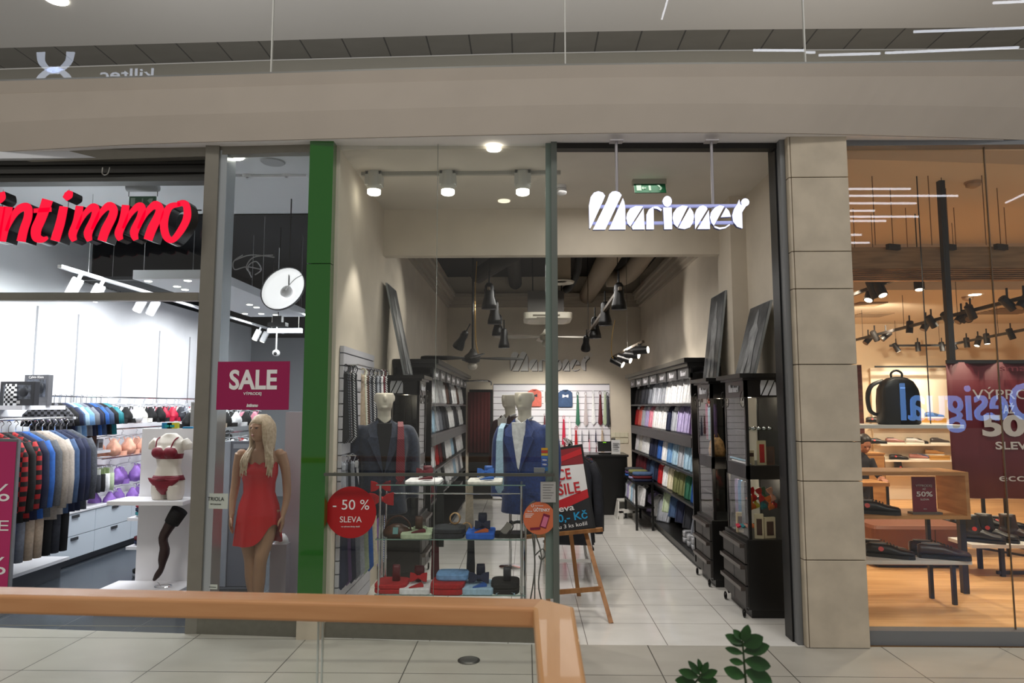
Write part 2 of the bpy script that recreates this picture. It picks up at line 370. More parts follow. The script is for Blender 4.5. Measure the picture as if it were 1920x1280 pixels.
wbox('wall_black_upper_right', -1.68, -1.66, 7.1, 12.98, 3.0, 4.1, m=blackp)
# shoe shop shell
wbox('wall_shoe_back', 2.3, 9.5, 12.2, 12.35, .09, 4.1, m=amberw)
wbox('wall_shoe_left', 2.31, 2.43, 5.35, 12.3, .09, 4.1, m=amberw)
wbox('wall_shoe_right', 9.3, 9.45, 5.2, 12.3, .09, 4.1, m=amberw)
wbox('ceiling', 2.3, 9.5, 5.2, 8.7, CZ+.02, CZ+.12, m=M('peach_ceiling', (206, 190, 168), .9))
wbox('ceiling', 2.3, 9.5, 8.6, 12.3, 3.15, CZ+.1, m=M('peach_ceiling'))
def ceilz(y): return CZ+.02 if y < 8.6 else 3.15
# slatted wood beam
g = G()
bz0, bz1 = at(1700, 503, 6.4).z, at(1700, 463, 6.4).z
g.box(2.43, 9.3, 6.4, 6.55, bz0, bz1)
sw = wood('beam_wood', (160, 126, 90), (134, 104, 72), .6, 1.5, 1, 14, 2)
struct(g.build('trim_beam', sw))
g = G()
for k in range(6): z = bz0 - .004 - k*.017; g.box(2.43, 9.3, 6.42+k*.012, 6.55, z-.011, z)
struct(g.build('trim_slats', wood('slat_wood', (176, 128, 82), (136, 96, 58), .5, 1.5, 1, 14, 2)))

# stone pillar (stacked slabs with thin joints)
stone = M('limestone', (192, 180, 160), .75, noise=.1, nscale=5, bump=.15)
g = G(); PX0, PX1, PY = 1.975, 2.415, 5.03
zs = [0.0] + [at(1540, y, PY).z for y in (1050, 902, 828, 683, 541, 471, 332)] + [3.84]
for a, b in zip(zs[:-1], zs[1:]): g.box(PX0+.02, PX1, PY, PY+.3, a+.003, b-.003)
for a, b in zip(zs[:-1], zs[1:]): g.box(PX0, PX0+.016, PY+.004, PY+.2, a+.003, b-.003)
struct(g.build('wall_pillar', stone, bevel=.003))
# green pillar
gp = M('green_glass_panel', (12, 94, 2), .08, coat=1)
g = G(); gx0, gx1 = -1.685, -1.50; gy = 5.13; zj = at(600, 494, gy).z
g.box(gx0, gx1, gy, gy+.25, .17, zj-.003); g.box(gx0, gx1, gy, gy+.25, zj+.003, 3.80)
struct(g.build('wall_green_pillar', gp))
struct(G().box(gx0, gx1-.01, gy, gy+.24, 0, .165).build('baseboard_green_pillar', stone))
# fascia: lofted from its bottom edge to its top edge
cols = [(-900, 330, 5.9, 178, 5.9), (-400, 306, 5.55, 166, 5.5), (0, 284, 5.35, 152, 5.27), (260, 270, 5.23, 145, 5.2), (530, 262, 5.12, 137, 5.125), (800, 255, 5.03, 129, 5.05), (1060, 250, 4.98, 122.5, 5.0), (1290, 248, 4.96, 120, 4.98), (1510, 250, 4.98, 119, 4.97), (1700, 255, 5.03, 117, 4.95), (1920, 262, 5.1, 115, 4.95), (2500, 285, 5.3, 112, 4.95)]
fb = [at(x, yb, Yb) for x, yb, Yb, yt, Yt in cols]; ft = [at(x, yt, Yt) for x, yb, Yb, yt, Yt in cols]
fm = M('fascia_paint', (176, 166, 154), .75, noise=.03, nscale=2)
fb2 = smoothpts(fb, 5); ft2 = smoothpts(ft, 5)
g = G(); rings = []
for b, t in zip(fb2, ft2):
    m1 = b.lerp(t, .80) + Vector((0, -.012, 0)); m2 = b.lerp(t, .82) + Vector((0, .01, 0))
    rings.append([b, b.lerp(t, .4)+Vector((0,-.02,0)), m1, m2, t, t + Vector((0, .5, 0)), b + Vector((0, .5, 0))])
g.loft(rings, cap=True); fo = g.build('wall_fascia', fm); struct(fo)
# lintels / frames under the fascia
dk = M('dark_track', (46, 44, 42), .5, .5)
def fr(name, px0, px1, y0, y1, Y0, Y1, d=.1, m=STEEL, bot=None):
    a = [at(px0, y1, Y0), at(px1, bot or y1, Y1), at(px1, y0, Y1), at(px0, y0, Y0)]
    return struct(quad(name, a, m, th=(0, d, 0)))
fr('trim_4', 1038, 1456, 268, 278, 5.15, 5.15, .08, dk)
STG = M('grey_green_metal', (118, 116, 106), .45, .6); GLE = M('glass_edge_green', (120, 136, 128), .25, .2)
fr('trim_5', 1023, 1037, 264, 1122, 5.16, 5.16, .05, GLE)
struct(G().box(at(1035,640,5.14).x, at(1035,640,5.14).x+.045, 5.13, 5.19, 0, 3.80).build('trim_6', M('post_metal', (112, 118, 112), .4, .5)))
struct(G().box(1.936, 1.972, 5.09, 5.32, 0, 3.84).build('trim_7', M('jamb_metal', (122, 124, 126), .5, .3)))
struct(G().box(1.922, 1.934, 5.16, 5.3, 0, 3.76).build('trim_8', M('jamb_black', (16, 16, 18), .4)))
# kerbs
kerb = M('kerb_steel', (120, 117, 106), .4, .7, noise=.06, nscale=20)
struct(quad('baseboard_window', [(-1.49, 5.18, 0), (at(990,1200,5.09).x+.35, 5.08, 0), (at(990,1200,5.09).x+.35, 5.16, 0), (-1.49, 5.26, 0)], kerb, th=(0,0,.105)))
kx0 = atz(357, 1196).x
struct(quad('baseboard_lingerie', [(kx0, facY(kx0), 0), (-1.69, 5.19, 0), (-1.69, 5.30, 0), (kx0, facY(kx0)+.12, 0)], kerb, th=(0,0,.15)))
struct(G().box(PX1, 9.5, 5.10, 5.2, 0, .10).build('baseboard_shoe_shop', M('kerb_grey', (122, 124, 126), .5, .3)))
struct(G().box(PX1, 9.5, 5.10, 5.2, at(1700,277,5.15).z, 3.86).build('trim_9', M('kerb_grey')))
struct(G().box(-6.5, -1.69, 5.4, 5.42, 0.0, .001).build('trim_10', kerb))
# lingerie shop front frame
lf = M('portal_metal', (134, 130, 120), .45, .5, noise=.03)
xa, xb = at(372, 700, 5.28).x, at(404, 700, 5.27).x
struct(G().box(xa, xb-.03, 5.24, 5.34, 0, 3.82).build('trim_11', lf))
struct(G().box(xb-.03, xb+.03, 5.26, 5.42, .1, 3.74).build('trim_12', M('bright_aluminium', (178, 184, 188), .3, .7)))
fr('trim_13', -900, 372, 548, 563, 6.2, 5.3, .07, lf, bot=563)
struct(quad('trim_14', [(-6.9, 5.62, 3.72), (xa, 5.28, 3.70), (xa, 5.28, 3.90), (-6.9, 5.5, 4.1)], lf, th=(0,.08,0)))
struct(quad('trim_15', [(xa, 5.27, at(480,286,5.25).z-.01), (-1.69, 5.2, at(560,282,5.2).z-.01), (-1.69, 5.2, 3.85), (xa, 5.27, 3.85)], lf, th=(0,.08,0)))
# rolled shutter housing above the lingerie door
sh = thing('roller_shutter', 'dark grey roller shutter rolled up above the lingerie shop entrance', 'shutter', (-4.4, 5.4, 3.4))
zc = at(200, 340, 5.4).z; zt = 3.72
g = G(); k = 5
for i in range(k):
    z0 = zc + (zt-zc)*i/k; g.box(-2.6, 4.4-.0+xa-.0-.01+0, .03 if i % 2 else 0, .12, z0-3.4, z0-3.4+(zt-zc)/k*.92)
shm = M('shutter_grey', (66, 65, 62), .5, .5); g.build('slats', shm, sh)
hp = at(200, 326, 5.38) - Vector((-4.4, 5.4, 3.4))
G().tube(smoothpts([hp+Vector((-.03,-.01,.05)), hp+Vector((-.025,-.02,0)), hp+Vector((0,-.02,-.015)), hp+Vector((.025,-.02,0)), hp+Vector((.03,-.01,.05))], 4), .005, 6).build('handle', STEEL, sh)
# glazing
def pane(name, a, b, z0, z1, m=GLASS, th=.012):
    a = Vector((*a, 0)); b = Vector((*b, 0)); n = (b-a).cross(Vector((0,0,1))).normalized()*th
    pts = [a, b, b-n, a-n]; g = G(); g.add([Vector((p.x,p.y,z0)) for p in pts]+[Vector((p.x,p.y,z1)) for p in pts], [(0,3,2,1),(4,5,6,7),(0,1,5,4),(1,2,6,5),(2,3,7,6),(3,0,4,7)])
    return struct(g.build(name, m))
xs = at(817, 700, 5.19).x
pane('window_1', (-1.49, 5.22), (xs-.002, 5.19), .105, 3.8)
pane('window_2', (xs+.002, 5.19), (at(1026,640,5.16).x, 5.16), .105, 3.8)
pane('window_3', (xb+.0, 5.27), (-1.69, 5.21), .15, 3.74)
pane('window_4', (-6.9, 5.60), (xa, 5.30), at(200,548,5.35).z, zc+.02)
x4 = at(1873, 728, 5.16).x
RG = 5.16
pane('window_5', (PX1+.0, RG), (x4-.002, RG), .10, 3.80)
pane('window_6', (x4+.002, RG), (x4+2.4, RG), .10, 3.80)
jm = M('glass_joint', (128, 134, 126), .4)
struct(G().box(xs-.0015, xs+.0015, 5.178, 5.19, .105, 3.8).build('trim_16', jm)); struct(G().box(x4-.003, x4+.003, RG-.013, RG-.001, .1, 3.8).build('trim_17', M('joint_dark', (96, 80, 64), .4)))
so = M('soffit_lit_tone', (232, 228, 226), .8)  # whiter colour stands in for light falling on the fascia underside
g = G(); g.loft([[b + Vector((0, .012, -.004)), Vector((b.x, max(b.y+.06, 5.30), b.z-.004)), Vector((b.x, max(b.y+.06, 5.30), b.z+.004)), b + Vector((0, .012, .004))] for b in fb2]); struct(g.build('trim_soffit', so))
# horizontal joint / rail on the menswear glass
ra = at(608, 889, 5.10); rb = at(1040, 892, 5.10)
t = thing('push_rail', 'slim grey metal rail running across the menswear shop window', 'rail', (ra.x, 5.1, ra.z))
G().box(0, rb.x-ra.x, -.012, .012, -.011, .011).build('bar', M('rail_grey', (98, 98, 92), .4, .6), t)
for f in (.03, .5, .97): G().cyl(((rb.x-ra.x)*f, .01, 0), ((rb.x-ra.x)*f, .10-.02*f, 0), .008).build('bracket', M('rail_grey'), t)

# ---------------------------------------------------------------- upper floor: balustrade, ceiling
ug = glassmat('balustrade_glass', (.96, .965, .965))
seams = [(-420, 5.5), (508, 5.16), (1060, 5.03), (1511, 5.0), (2100, 4.98)]
for i in range(4):
    (a, ya), (b, yb) = seams[i], seams[i+1]
    pa = at(a, 128, ya); pb = at(b, 128, yb)
    pane('window_%d' % (7+i), (pa.x+.006, pa.y), (pb.x-.006, pb.y), 4.24, 5.45, ug, .016)
g = G()
for i in range(len(ft2)-1): a = ft2[i]; b = ft2[i+1]; g.beam(a+Vector((0,.03,.012)), b+Vector((0,.03,.012)), .03, .018)
struct(g.build('trim_rail_base', M('rail_alu', (150, 150, 146), .3, .8)))
for a, ya in seams[1:4]:
    q = at(a, 128, ya); struct(G().box(q.x-.005, q.x+.005, q.y-.002, q.y+.018, 4.26, 5.45).build('trim_glass_joint', M('joint_light', (206, 206, 200), .3)))
UZ = 7.0
up = M('upper_ceiling', (220, 218, 216), .9)
c1 = [atz(x, y, UZ) for x, y in ((-300, 100), (0, 90), (480, 77), (960, 62), (1300, 56), (1920, 51), (2300, 50))]
c2 = [atz(x, y, UZ) for x, y in ((-300, 142), (0, 131), (480, 115), (960, 102), (1300, 96), (1920, 93), (2300, 93))]
g = G(); rg = [[Vector((p.x, 7.6, UZ)), p, p+Vector((0,0,.05)), Vector((p.x, 7.6, UZ+.05))] for p in c1]; g.loft(rg); struct(g.build('ceiling', up))
g = G(); rg = [[p+Vector((0,0,.02)), q+Vector((0,0,.02)), q+Vector((0,0,.06)), p+Vector((0,0,.06))] for p, q in zip(c1, c2)]; g.loft(rg)
struct(g.build('ceiling', tiles('soffit_tile', (128, 126, 120), (60, 60, 58), .62, 3.0, .2, 0, .6, .012)))
g = G(); rg = [[q, q+Vector((0,0,-2.75)), q+Vector((0,.1,-2.75)), q+Vector((0,.1,.06))] for q in c2]; g.loft(rg); struct(g.build('wall_upper', M('upper_wall', (186, 182, 170), .8)))
g = G(); rg = [[Vector((f.x, f.y+.1, 4.2)), Vector((f.x, f.y+1.2, 4.2)), Vector((f.x, f.y+1.2, 4.26)), Vector((f.x, f.y+.1, 4.26))] for f, q in ((ft[1], c2[0]), (ft[3], c2[1]), (ft[6], c2[3]), (ft[8], c2[4]), (ft[11], c2[6]))]
g.loft(rg); struct(g.build('floor', mallt))
p = atz(105, -2, UZ); o = G().cyl((p.x, p.y, UZ-.012), (p.x, p.y, UZ), .14, n=24).build('ceiling_downlight', LENS); tag(o, 'round lit downlight in the upper ceiling at the top left', 'ceiling light')

# ---------------------------------------------------------------- real signs and linear lights across the concourse, seen mirrored in the glass
def mirror(P, Y, A, B):
    """mirror P in the vertical pane through A,B"""
    n = Vector((B[1]-A[1], -(B[0]-A[0]), 0)).normalized(); d = (P - Vector((A[0], A[1], P.z))).dot(n); return P - 2*d*n, n
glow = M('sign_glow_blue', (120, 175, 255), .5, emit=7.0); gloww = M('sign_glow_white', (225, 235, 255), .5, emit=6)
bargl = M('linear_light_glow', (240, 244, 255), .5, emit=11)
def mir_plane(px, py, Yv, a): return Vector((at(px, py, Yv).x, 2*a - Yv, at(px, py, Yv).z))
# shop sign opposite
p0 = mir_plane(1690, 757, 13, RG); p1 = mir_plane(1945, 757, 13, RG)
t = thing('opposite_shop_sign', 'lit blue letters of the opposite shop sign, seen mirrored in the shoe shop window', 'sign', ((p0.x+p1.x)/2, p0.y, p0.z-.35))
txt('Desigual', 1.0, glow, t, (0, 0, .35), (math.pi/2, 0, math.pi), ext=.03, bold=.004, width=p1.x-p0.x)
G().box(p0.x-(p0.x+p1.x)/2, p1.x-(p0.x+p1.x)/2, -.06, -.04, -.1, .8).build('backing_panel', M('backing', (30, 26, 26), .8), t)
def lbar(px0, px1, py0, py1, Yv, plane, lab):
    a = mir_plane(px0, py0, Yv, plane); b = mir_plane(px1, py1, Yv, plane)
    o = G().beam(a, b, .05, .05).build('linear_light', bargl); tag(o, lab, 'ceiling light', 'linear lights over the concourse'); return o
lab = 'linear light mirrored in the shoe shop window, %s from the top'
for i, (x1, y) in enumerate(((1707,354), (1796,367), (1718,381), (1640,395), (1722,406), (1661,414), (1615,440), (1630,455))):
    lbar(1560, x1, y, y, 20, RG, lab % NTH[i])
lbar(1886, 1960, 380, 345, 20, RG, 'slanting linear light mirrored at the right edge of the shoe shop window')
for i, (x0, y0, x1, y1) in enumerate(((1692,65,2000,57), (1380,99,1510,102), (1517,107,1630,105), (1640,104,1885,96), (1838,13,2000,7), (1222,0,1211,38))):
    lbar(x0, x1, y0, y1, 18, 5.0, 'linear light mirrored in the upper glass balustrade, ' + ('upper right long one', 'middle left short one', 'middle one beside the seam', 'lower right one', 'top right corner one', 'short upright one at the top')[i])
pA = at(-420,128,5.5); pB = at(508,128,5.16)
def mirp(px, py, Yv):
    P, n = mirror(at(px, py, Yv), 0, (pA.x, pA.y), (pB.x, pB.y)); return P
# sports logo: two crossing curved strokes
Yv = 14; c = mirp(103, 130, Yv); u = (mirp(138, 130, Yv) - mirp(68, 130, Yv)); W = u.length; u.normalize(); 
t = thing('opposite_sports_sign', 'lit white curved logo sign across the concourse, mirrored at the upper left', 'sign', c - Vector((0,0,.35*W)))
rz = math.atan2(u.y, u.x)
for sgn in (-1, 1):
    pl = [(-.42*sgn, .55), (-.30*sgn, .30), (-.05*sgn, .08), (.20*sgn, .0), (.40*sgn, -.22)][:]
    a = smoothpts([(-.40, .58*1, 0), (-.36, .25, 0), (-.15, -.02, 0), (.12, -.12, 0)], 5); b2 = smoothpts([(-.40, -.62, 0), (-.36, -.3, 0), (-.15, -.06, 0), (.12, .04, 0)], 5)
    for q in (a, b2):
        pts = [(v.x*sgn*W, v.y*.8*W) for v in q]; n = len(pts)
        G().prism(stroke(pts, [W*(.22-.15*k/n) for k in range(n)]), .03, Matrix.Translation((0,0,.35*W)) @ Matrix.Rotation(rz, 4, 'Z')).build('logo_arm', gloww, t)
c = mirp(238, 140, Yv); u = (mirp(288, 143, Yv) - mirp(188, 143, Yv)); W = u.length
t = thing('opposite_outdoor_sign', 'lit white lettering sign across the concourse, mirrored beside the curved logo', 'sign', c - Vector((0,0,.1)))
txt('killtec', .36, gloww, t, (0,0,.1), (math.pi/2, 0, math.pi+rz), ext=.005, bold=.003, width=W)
# ================================================================ FOREGROUND
beech = wood('beech_handrail', (204, 148, 98), (192, 134, 84), .45, 1.2, 10, 10, 1.6, coat=.25)
def railprof(hw, hh, n=5, r=.02):
    pts = []
    for cx, cz, a0 in ((hw-r, hh-r, 0), (-hw+r, hh-r, 90), (-hw+r, -hh+r, 180), (hw-r, -hh+r, 270)):
        for k in range(n): a = R(a0+90*k/(n-1)); pts.append((cx+r*math.cos(a), cz+r*math.sin(a)))
    return pts
t = thing('handrail', 'wooden handrail of the glass balustrade crossing the foreground and turning towards the viewer', 'handrail', (-1, 2.3, 0))
zt = 1.1; hw, hh = .045, .030; Yl, Yc = 2.20, 2.27; zc_ = zt-hh
off = Vector((-1, 2.3, 0)); CX = .085
pr = railprof(hw, hh, 4, .010)
def sect(inn, out): 
    i_ = Vector((*inn, zc_)); u_ = Vector((*out, zc_)); return [i_.lerp(u_, (a+hw)/(2*hw)) + Vector((0,0,b)) - off for a, b in pr]
MAIN = [sect((-2.7,2.22),(-2.69,2.33)), sect((-1.77,2.21),(-1.765,2.315)), sect((-.8,2.155),(-.795,2.26)), sect((.018,2.10),(.050,2.205))]
g = G(); g.loft(MAIN); g.build('rail', beech, t)
g = G(); g.loft([MAIN[-1], sect((.020,2.09),(.142,2.12)), sect((.026,1.55),(.130,1.55)), sect((.03,.25),(.12,.25))]); g.build('rail', wood('beech_handrail_turned', (212, 160, 108), (202, 148, 94), .42, 10, 1.2, 10, 1.6, coat=.1), t)
for o in t.children:
    pass
# glass infill panels under the rail
xj = at(611, 1200, 2.26).x
def gp_(a, b, z0=.02, z1=1.02):
    a = Vector(a)-Vector((off.x, off.y)); b = Vector(b)-Vector((off.x, off.y)); n = Vector((b.y-a.y, a.x-b.x)).normalized()*.005; g = G()
    q = [a-n, b-n, b+n, a+n]; g.add([(p.x,p.y,z0) for p in q]+[(p.x,p.y,z1) for p in q], [(0,3,2,1),(4,5,6,7),(0,1,5,4),(1,2,6,5),(2,3,7,6),(3,0,4,7)]); g.build('glass_panel', GLASS, t)
gp_((-2.6, 2.275), (xj-.006, 2.20)); gp_((xj+.006, 2.20), (.06, 2.15)); gp_((CX, 2.10), (.078, .3))
for q_ in (-.007, .007): G().box(xj+q_-off.x-.002, xj+q_-off.x+.002, 2.194-off.y, 2.206-off.y, .02, 1.03).build('panel_edge', M('glass_edge_bright', (190, 198, 190), .2), t)
G().box(-1.6, 1.09, -.16, .0, 0, .02).build('base_channel', STEEL, t)
# metal floor cap
p = atz(879, 1238); t = thing('floor_cap', 'round brushed metal cap set in the concourse floor', 'floor cap', (p.x, p.y, 0))
G().lathe([(.075, 0), (.075, .004), (.068, .007)], n=28).build('rim', M('cap_rim', (90, 88, 84), .35, .8), t); G().lathe([(.062, .006), (.060, .009)], n=28).build('disc', M('cap_disc', (130, 128, 124), .4, .8), t)
# zamioculcas-like plants in planters
leafm = M('leaf_green', (30, 74, 22), .35, noise=.3, nscale=12); stemm = M('stem_green', (38, 60, 26), .5)
def leaf(g, base, d, up, L, W):
    d = d.normalized(); s = d.cross(up).normalized(); n = s.cross(d); vs = []; prof = [(0, .05), (.15, .5), (.35, .9), (.55, 1), (.75, .8), (.9, .45), (1, .02)]
    for f, wd in prof:
        c = base + d*L*f + n*(-.12*L*f*f)
        vs += [c - s*W*wd/2 + n*.10*W*wd, c - n*.001, c + s*W*wd/2 + n*.10*W*wd]
    fs = []
    for i in range(len(prof)-1):
        for k in (0, 1): a = i*3+k; fs.append((a, a+1, a+4, a+3))
    n0 = len(vs); vs2 = [v - n*.0015 for v in vs]
    g.add(vs+vs2, fs + [tuple(i+n0 for i in f[::-1]) for f in fs])
def plant(pot, label, tips):
    t = thing('potted_plant', label, 'plant', pot)
    g = G(); g.lathe([(.16, 0), (.2, .5), (.205, .52), (.19, .52), (.185, .46), (.0, .46)], n=28); g.build('pot', M('planter', (70, 66, 60), .6), t)
    P = Vector(pot)
    for (tip, lean, leaves) in tips:
        tip = Vector(tip)-P; base = Vector((tip.x*.3, tip.y*.3, .45)); pts = smoothpts([base, base.lerp(tip, .5)+Vector((lean, 0, .05)), tip], 6)
        G().tube(pts, [.006-.004*i/len(pts) for i in range(len(pts))], 6).build('stem', stemm, t)
        for k, (f, ang, L, W) in enumerate(leaves):
            i = min(len(pts)-2, int(f*(len(pts)-1))); b = pts[i].lerp(pts[i+1], f*(len(pts)-1)-i)
            a = R(ang); d = Vector((math.cos(a), .15*(-1)**k, math.sin(a)))
            g = G(); leaf(g, b, d, Vector((.1, -1, .25)), L, W); g.build('leaf', leafm, t, smooth=True)
Yp = 2.0
def pp(x, y, Y=Yp): return at(x, y, Y)
px_ = 1/ (1280/Yp)
plant((pp(1425,1280).x+.06, Yp+.12, 0), 'green potted plant with a leafy stem rising at the bottom right of the concourse', [
  (pp(1392, 1200), -.01, [(1.0, 128, .035, .022), (.985, 70, .05, .030), (.97, 155, .05, .026), (.95, 25, .062, .040), (.94, 150, .045, .022), (.90, 15, .075, .036), (.885, 165, .05, .02), (.84, -10, .075, .04), (.82, 170, .04, .02), (.78, -20, .08, .045), (.74, 160, .06, .035), (.68, 10, .08, .04), (.62, 170, .07, .04), (.55, 0, .08, .04)])])
plant((pp(1300,1280).x-.19, Yp+.35, 0), 'green potted plant whose leafy tip just shows at the bottom edge', [
  (pp(1316, 1262, Yp+.1), 0, [(1.0, 100, .04, .016), (.99, 60, .04, .02), (.97, 130, .05, .02), (.95, 20, .055, .026), (.94, 165, .06, .028), (.9, 0, .06, .03), (.88, 180, .06, .03)])])
# ================================================================ MENSWEAR SHOP
# ---- lettering of the shop name, traced as stencil strokes (unit: pixels of a 1400-wide sketch, origin bottom left)
def LP(*p): return [((x-118)/1450, (862-y)/1450) for x, y in p]
NAME = [LP((120,850),(118,640),(135,560),(165,520),(205,507),(245,520),(266,550),(240,612),(130,850)),
 LP((152,862),(285,590),(305,535),(330,512),(360,507),(395,518),(416,545),(264,862)),
 LP((426,572),(440,610),(446,660),(446,862),(296,862)),
 LP((608,650),(540,647),(490,670),(462,715),(455,760),(465,805),(490,835)), LP((612,668),(619,862),(512,862),(502,838)),
 LP((702,652),(702,862),(634,862),(638,725),(660,680)), LP((708,652),(740,652),(778,682),(770,694),(735,672),(708,668)),
 LP(*[(828+41*math.cos(2*math.pi*k/16), 605+50*math.sin(2*math.pi*k/16)) for k in range(16)]), LP((790,662),(866,662),(866,862),(796,862)),
 LP((1012,652),(960,645),(912,668),(882,710),(873,760),(885,815),(915,845)), LP((1030,662),(1058,705),(1066,750),(1056,800),(1028,845),(980,862),(922,852)),
 LP((1074,862),(1074,730),(1092,680),(1120,652),(1150,645),(1178,658),(1188,680)), LP((1200,690),(1206,862),(1094,862)),
 LP((1340,656),(1300,645),(1255,665),(1222,705),(1210,755),(1220,800),(1242,832)), LP((1355,668),(1382,700),(1396,750),(1308,754)), LP((1246,835),(1290,850),(1340,845),(1382,818),(1386,828),(1345,856),(1295,866),(1250,850)),
 LP((1476,594),(1486,640),(1534,656),(1497,712),(1497,858),(1452,842),(1418,796),(1410,740),(1430,675),(1462,630)),
 LP(*[(1530+36*math.cos(2*math.pi*k/16), 618+36*math.sin(2*math.pi*k/16)) for k in range(16)])]
NW = (1566-118)/1450
def shop_name(parent, width, mat, loc, rz=0, depth=.03, part='letter', pieces=None, single=False):
    m = Matrix.Translation(loc) @ Matrix.Rotation(rz, 4, 'Z') @ Matrix.Scale(width/NW, 4) ; gg = G(); i = 0
    groups = [[0,1,2],[3,4],[5,6],[7,8],[9,10],[11,12],[13,14,15],[16,17]]
    for gr in groups:
        g = G()
        for k in gr: g.prism([(x-.5, z) for x, z in NAME[k]], depth*NW/width, m)
        if single: gg.join(g)
        else: g.build(part, mat, parent)
    if single: return gg.build(part, mat, parent)
def m_logo(parent, width, mat, loc, rz=0, depth=.004):
    m = Matrix.Translation(loc) @ Matrix.Rotation(rz, 4, 'Z') @ Matrix.Scale(width/.226, 4); g = G()
    for k in (0,1,2): g.prism([(x-.113, z) for x, z in NAME[k]], depth*.226/width, m)
    return g.build('logo', mat, parent)
signw = M('sign_face_white', (226, 230, 255), .4, emit=1.1); metalw = M('white_metal', (200, 202, 214), .4, .2, emit=.08)
a = at(1105, 430, 4.98); b = at(1407, 430, 4.98); W = b.x-a.x
t = thing('hanging_shop_sign', 'lit white stencil letters of the menswear shop name hanging over its open entrance', 'sign', ((a.x+b.x)/2, 4.98, a.z-.0))
shop_name(t, W, signw, (0,0,0), depth=.008)
shop_name(t, W, M('sign_side', (90, 96, 140), .5), (0,.009,0), depth=.03, part='letter_back')
for zz in (.047, .155): G().box(-W*.49, W*.45, .02, .05, zz*W/1.0-.012, zz*W+.008).build('mounting_bar', M('lit_bar', (176, 182, 235), .4, emit=.3), t)
for px in (1157, 1337): x = at(px, 300, 4.98).x - t.location.x; G().cyl((x, .035, .12), (x, .035, at(px, 263, 5.0).z - t.location.z), .011).build('hanging_rod', M('rod_metal', (176, 172, 176), .4, .5), t); G().box(x-.05, x+.05, 0, .07, at(px,264,5.0).z - t.location.z-.004, at(px,263,5.0).z - t.location.z).build('ceiling_plate', M('rod_metal'), t)
# back wall letters
a = at(957, 695, BACK-.05); b = at(1105, 695, BACK-.05); W = b.x-a.x
t = thing('wall_shop_sign', 'silver grey stencil letters of the shop name mounted on the rear wall', 'sign', ((a.x+b.x)/2, BACK-.04, a.z))
shop_name(t, W, M('silver_letters', (222, 220, 218), .6), (0,0,0), depth=.02)
shop_name(t, W*1.005, M('letter_shadow', (52, 50, 50), .6), (.012,.021,-.012), depth=.014, part='letter_back')  # dark offset copy imitates the shadow outline of the letters
c = at(1107, 665, BACK-.04) - t.location; g = G(); g.tube([(c.x+.03*math.cos(2*math.pi*k/16), 0, c.z+.03*math.sin(2*math.pi*k/16)) for k in range(17)], .004, 5); g.build('registered_ring', M('silver_letters'), t)
txt('R', .045, M('silver_letters'), t, (c.x, 0, c.z))

# ---- lights on the front ceiling
housing = M('spot_housing_white', (196, 196, 190), .4)
t = thing('light_track', 'thin white light track along the ceiling behind the menswear window', 'light track', (-.65, 5.75, CZ-.03))
G().box(-.78, .95, -.018, .018, 0, .03).build('rail', M('track_white', (170, 168, 160), .4), t)
for i, px in enumerate((702, 840, 980)):
    c = at(px, 322, 5.75); z1 = CZ-.03
    s = thing('track_spotlight', 'white finned spotlight on the window ceiling track, ' + ('leftmost', 'middle', 'rightmost')[i] + ' of the three', 'spotlight', (c.x, 5.75, c.z-.19), group='ceiling spots behind the menswear window')
    s.scale = (1.3, 1.3, 1.3); z1 = s.location.z + (CZ-.03-s.location.z)/1.3
    G().box(-.055, .055, -.04, .04, z1-s.location.z-.07, z1-s.location.z).build('adapter', housing, s)
    g = G()
    for k in range(9): g.box(-.05+k*.0125-.003, -.05+k*.0125+.003, -.035, .03, .09, .26)
    g.build('heat_sink', M('fin_grey', (120, 120, 116), .5), s)
    G().lathe([(.045, .02), (.05, .05), (.05, .13), (.035, .18)], n=20).build('lamp_head', housing, s, smooth=True)
    G().lathe([(.036, -.010), (.044, -.004), (.044, .022)], n=20).build('lens', LENS, s)
for px, py, l in ((926, 279, 'front'), (945, 376, 'rear')):
    c = atz(px, py, CZ); o = G().cyl((c.x, c.y, CZ-.008), (c.x, c.y, CZ), .055 if l == 'front' else .06, n=24).build('ceiling_downlight', LENS if l == 'front' else M('dim_lens', (240, 228, 205), .5, emit=1.2)); tag(o, 'round recessed downlight in the menswear ceiling, the %s one' % l, 'ceiling light')
def exit_sign(c, w, lab, tilt=0, boxed=False):
    t = thing('exit_sign', lab, 'exit sign', c)
    gm = M('exit_green', (14, 84, 52), .4, emit=.06)
    G().box(-w/2, w/2, -.03, .03, .0, .045).build('housing', M('exit_housing', (168, 164, 150), .5), t)
    m = Matrix.Rotation(R(tilt), 4, 'X'); G().box(-w/2+.01, w/2-.01, -.02, -.012, -.11, 0).xf(m).build('panel', gm, t)
    g = G(); q = M('exit_white', (150, 175, 155), .6)
    g.box(-w*.40, -w*.26, -.024, -.021, -.09, -.02); g.box(w*.0-.012, w*.012+.004, -.024, -.021, -.09, -.03)
    g.prism([(w*.2,-.02),(w*.26,-.02),(w*.36,-.06),(w*.3,-.09),(w*.27,-.08),(w*.3,-.06)], .003, Matrix.Translation((0,-.024,0)))
    g.prism([(-w*.12,-.055),(-w*.2,-.055),(-w*.2,-.04),(-w*.25,-.06),(-w*.2,-.08),(-w*.2,-.066),(-w*.12,-.066)], .003, Matrix.Translation((0,-.024,0)))
    g.xf(m).build('pictogram', q, t); return t
c = at(1217, 345, 6.0); exit_sign((c.x, 6.0, CZ-.045), .30, 'small green emergency exit sign on the menswear front ceiling', -25)
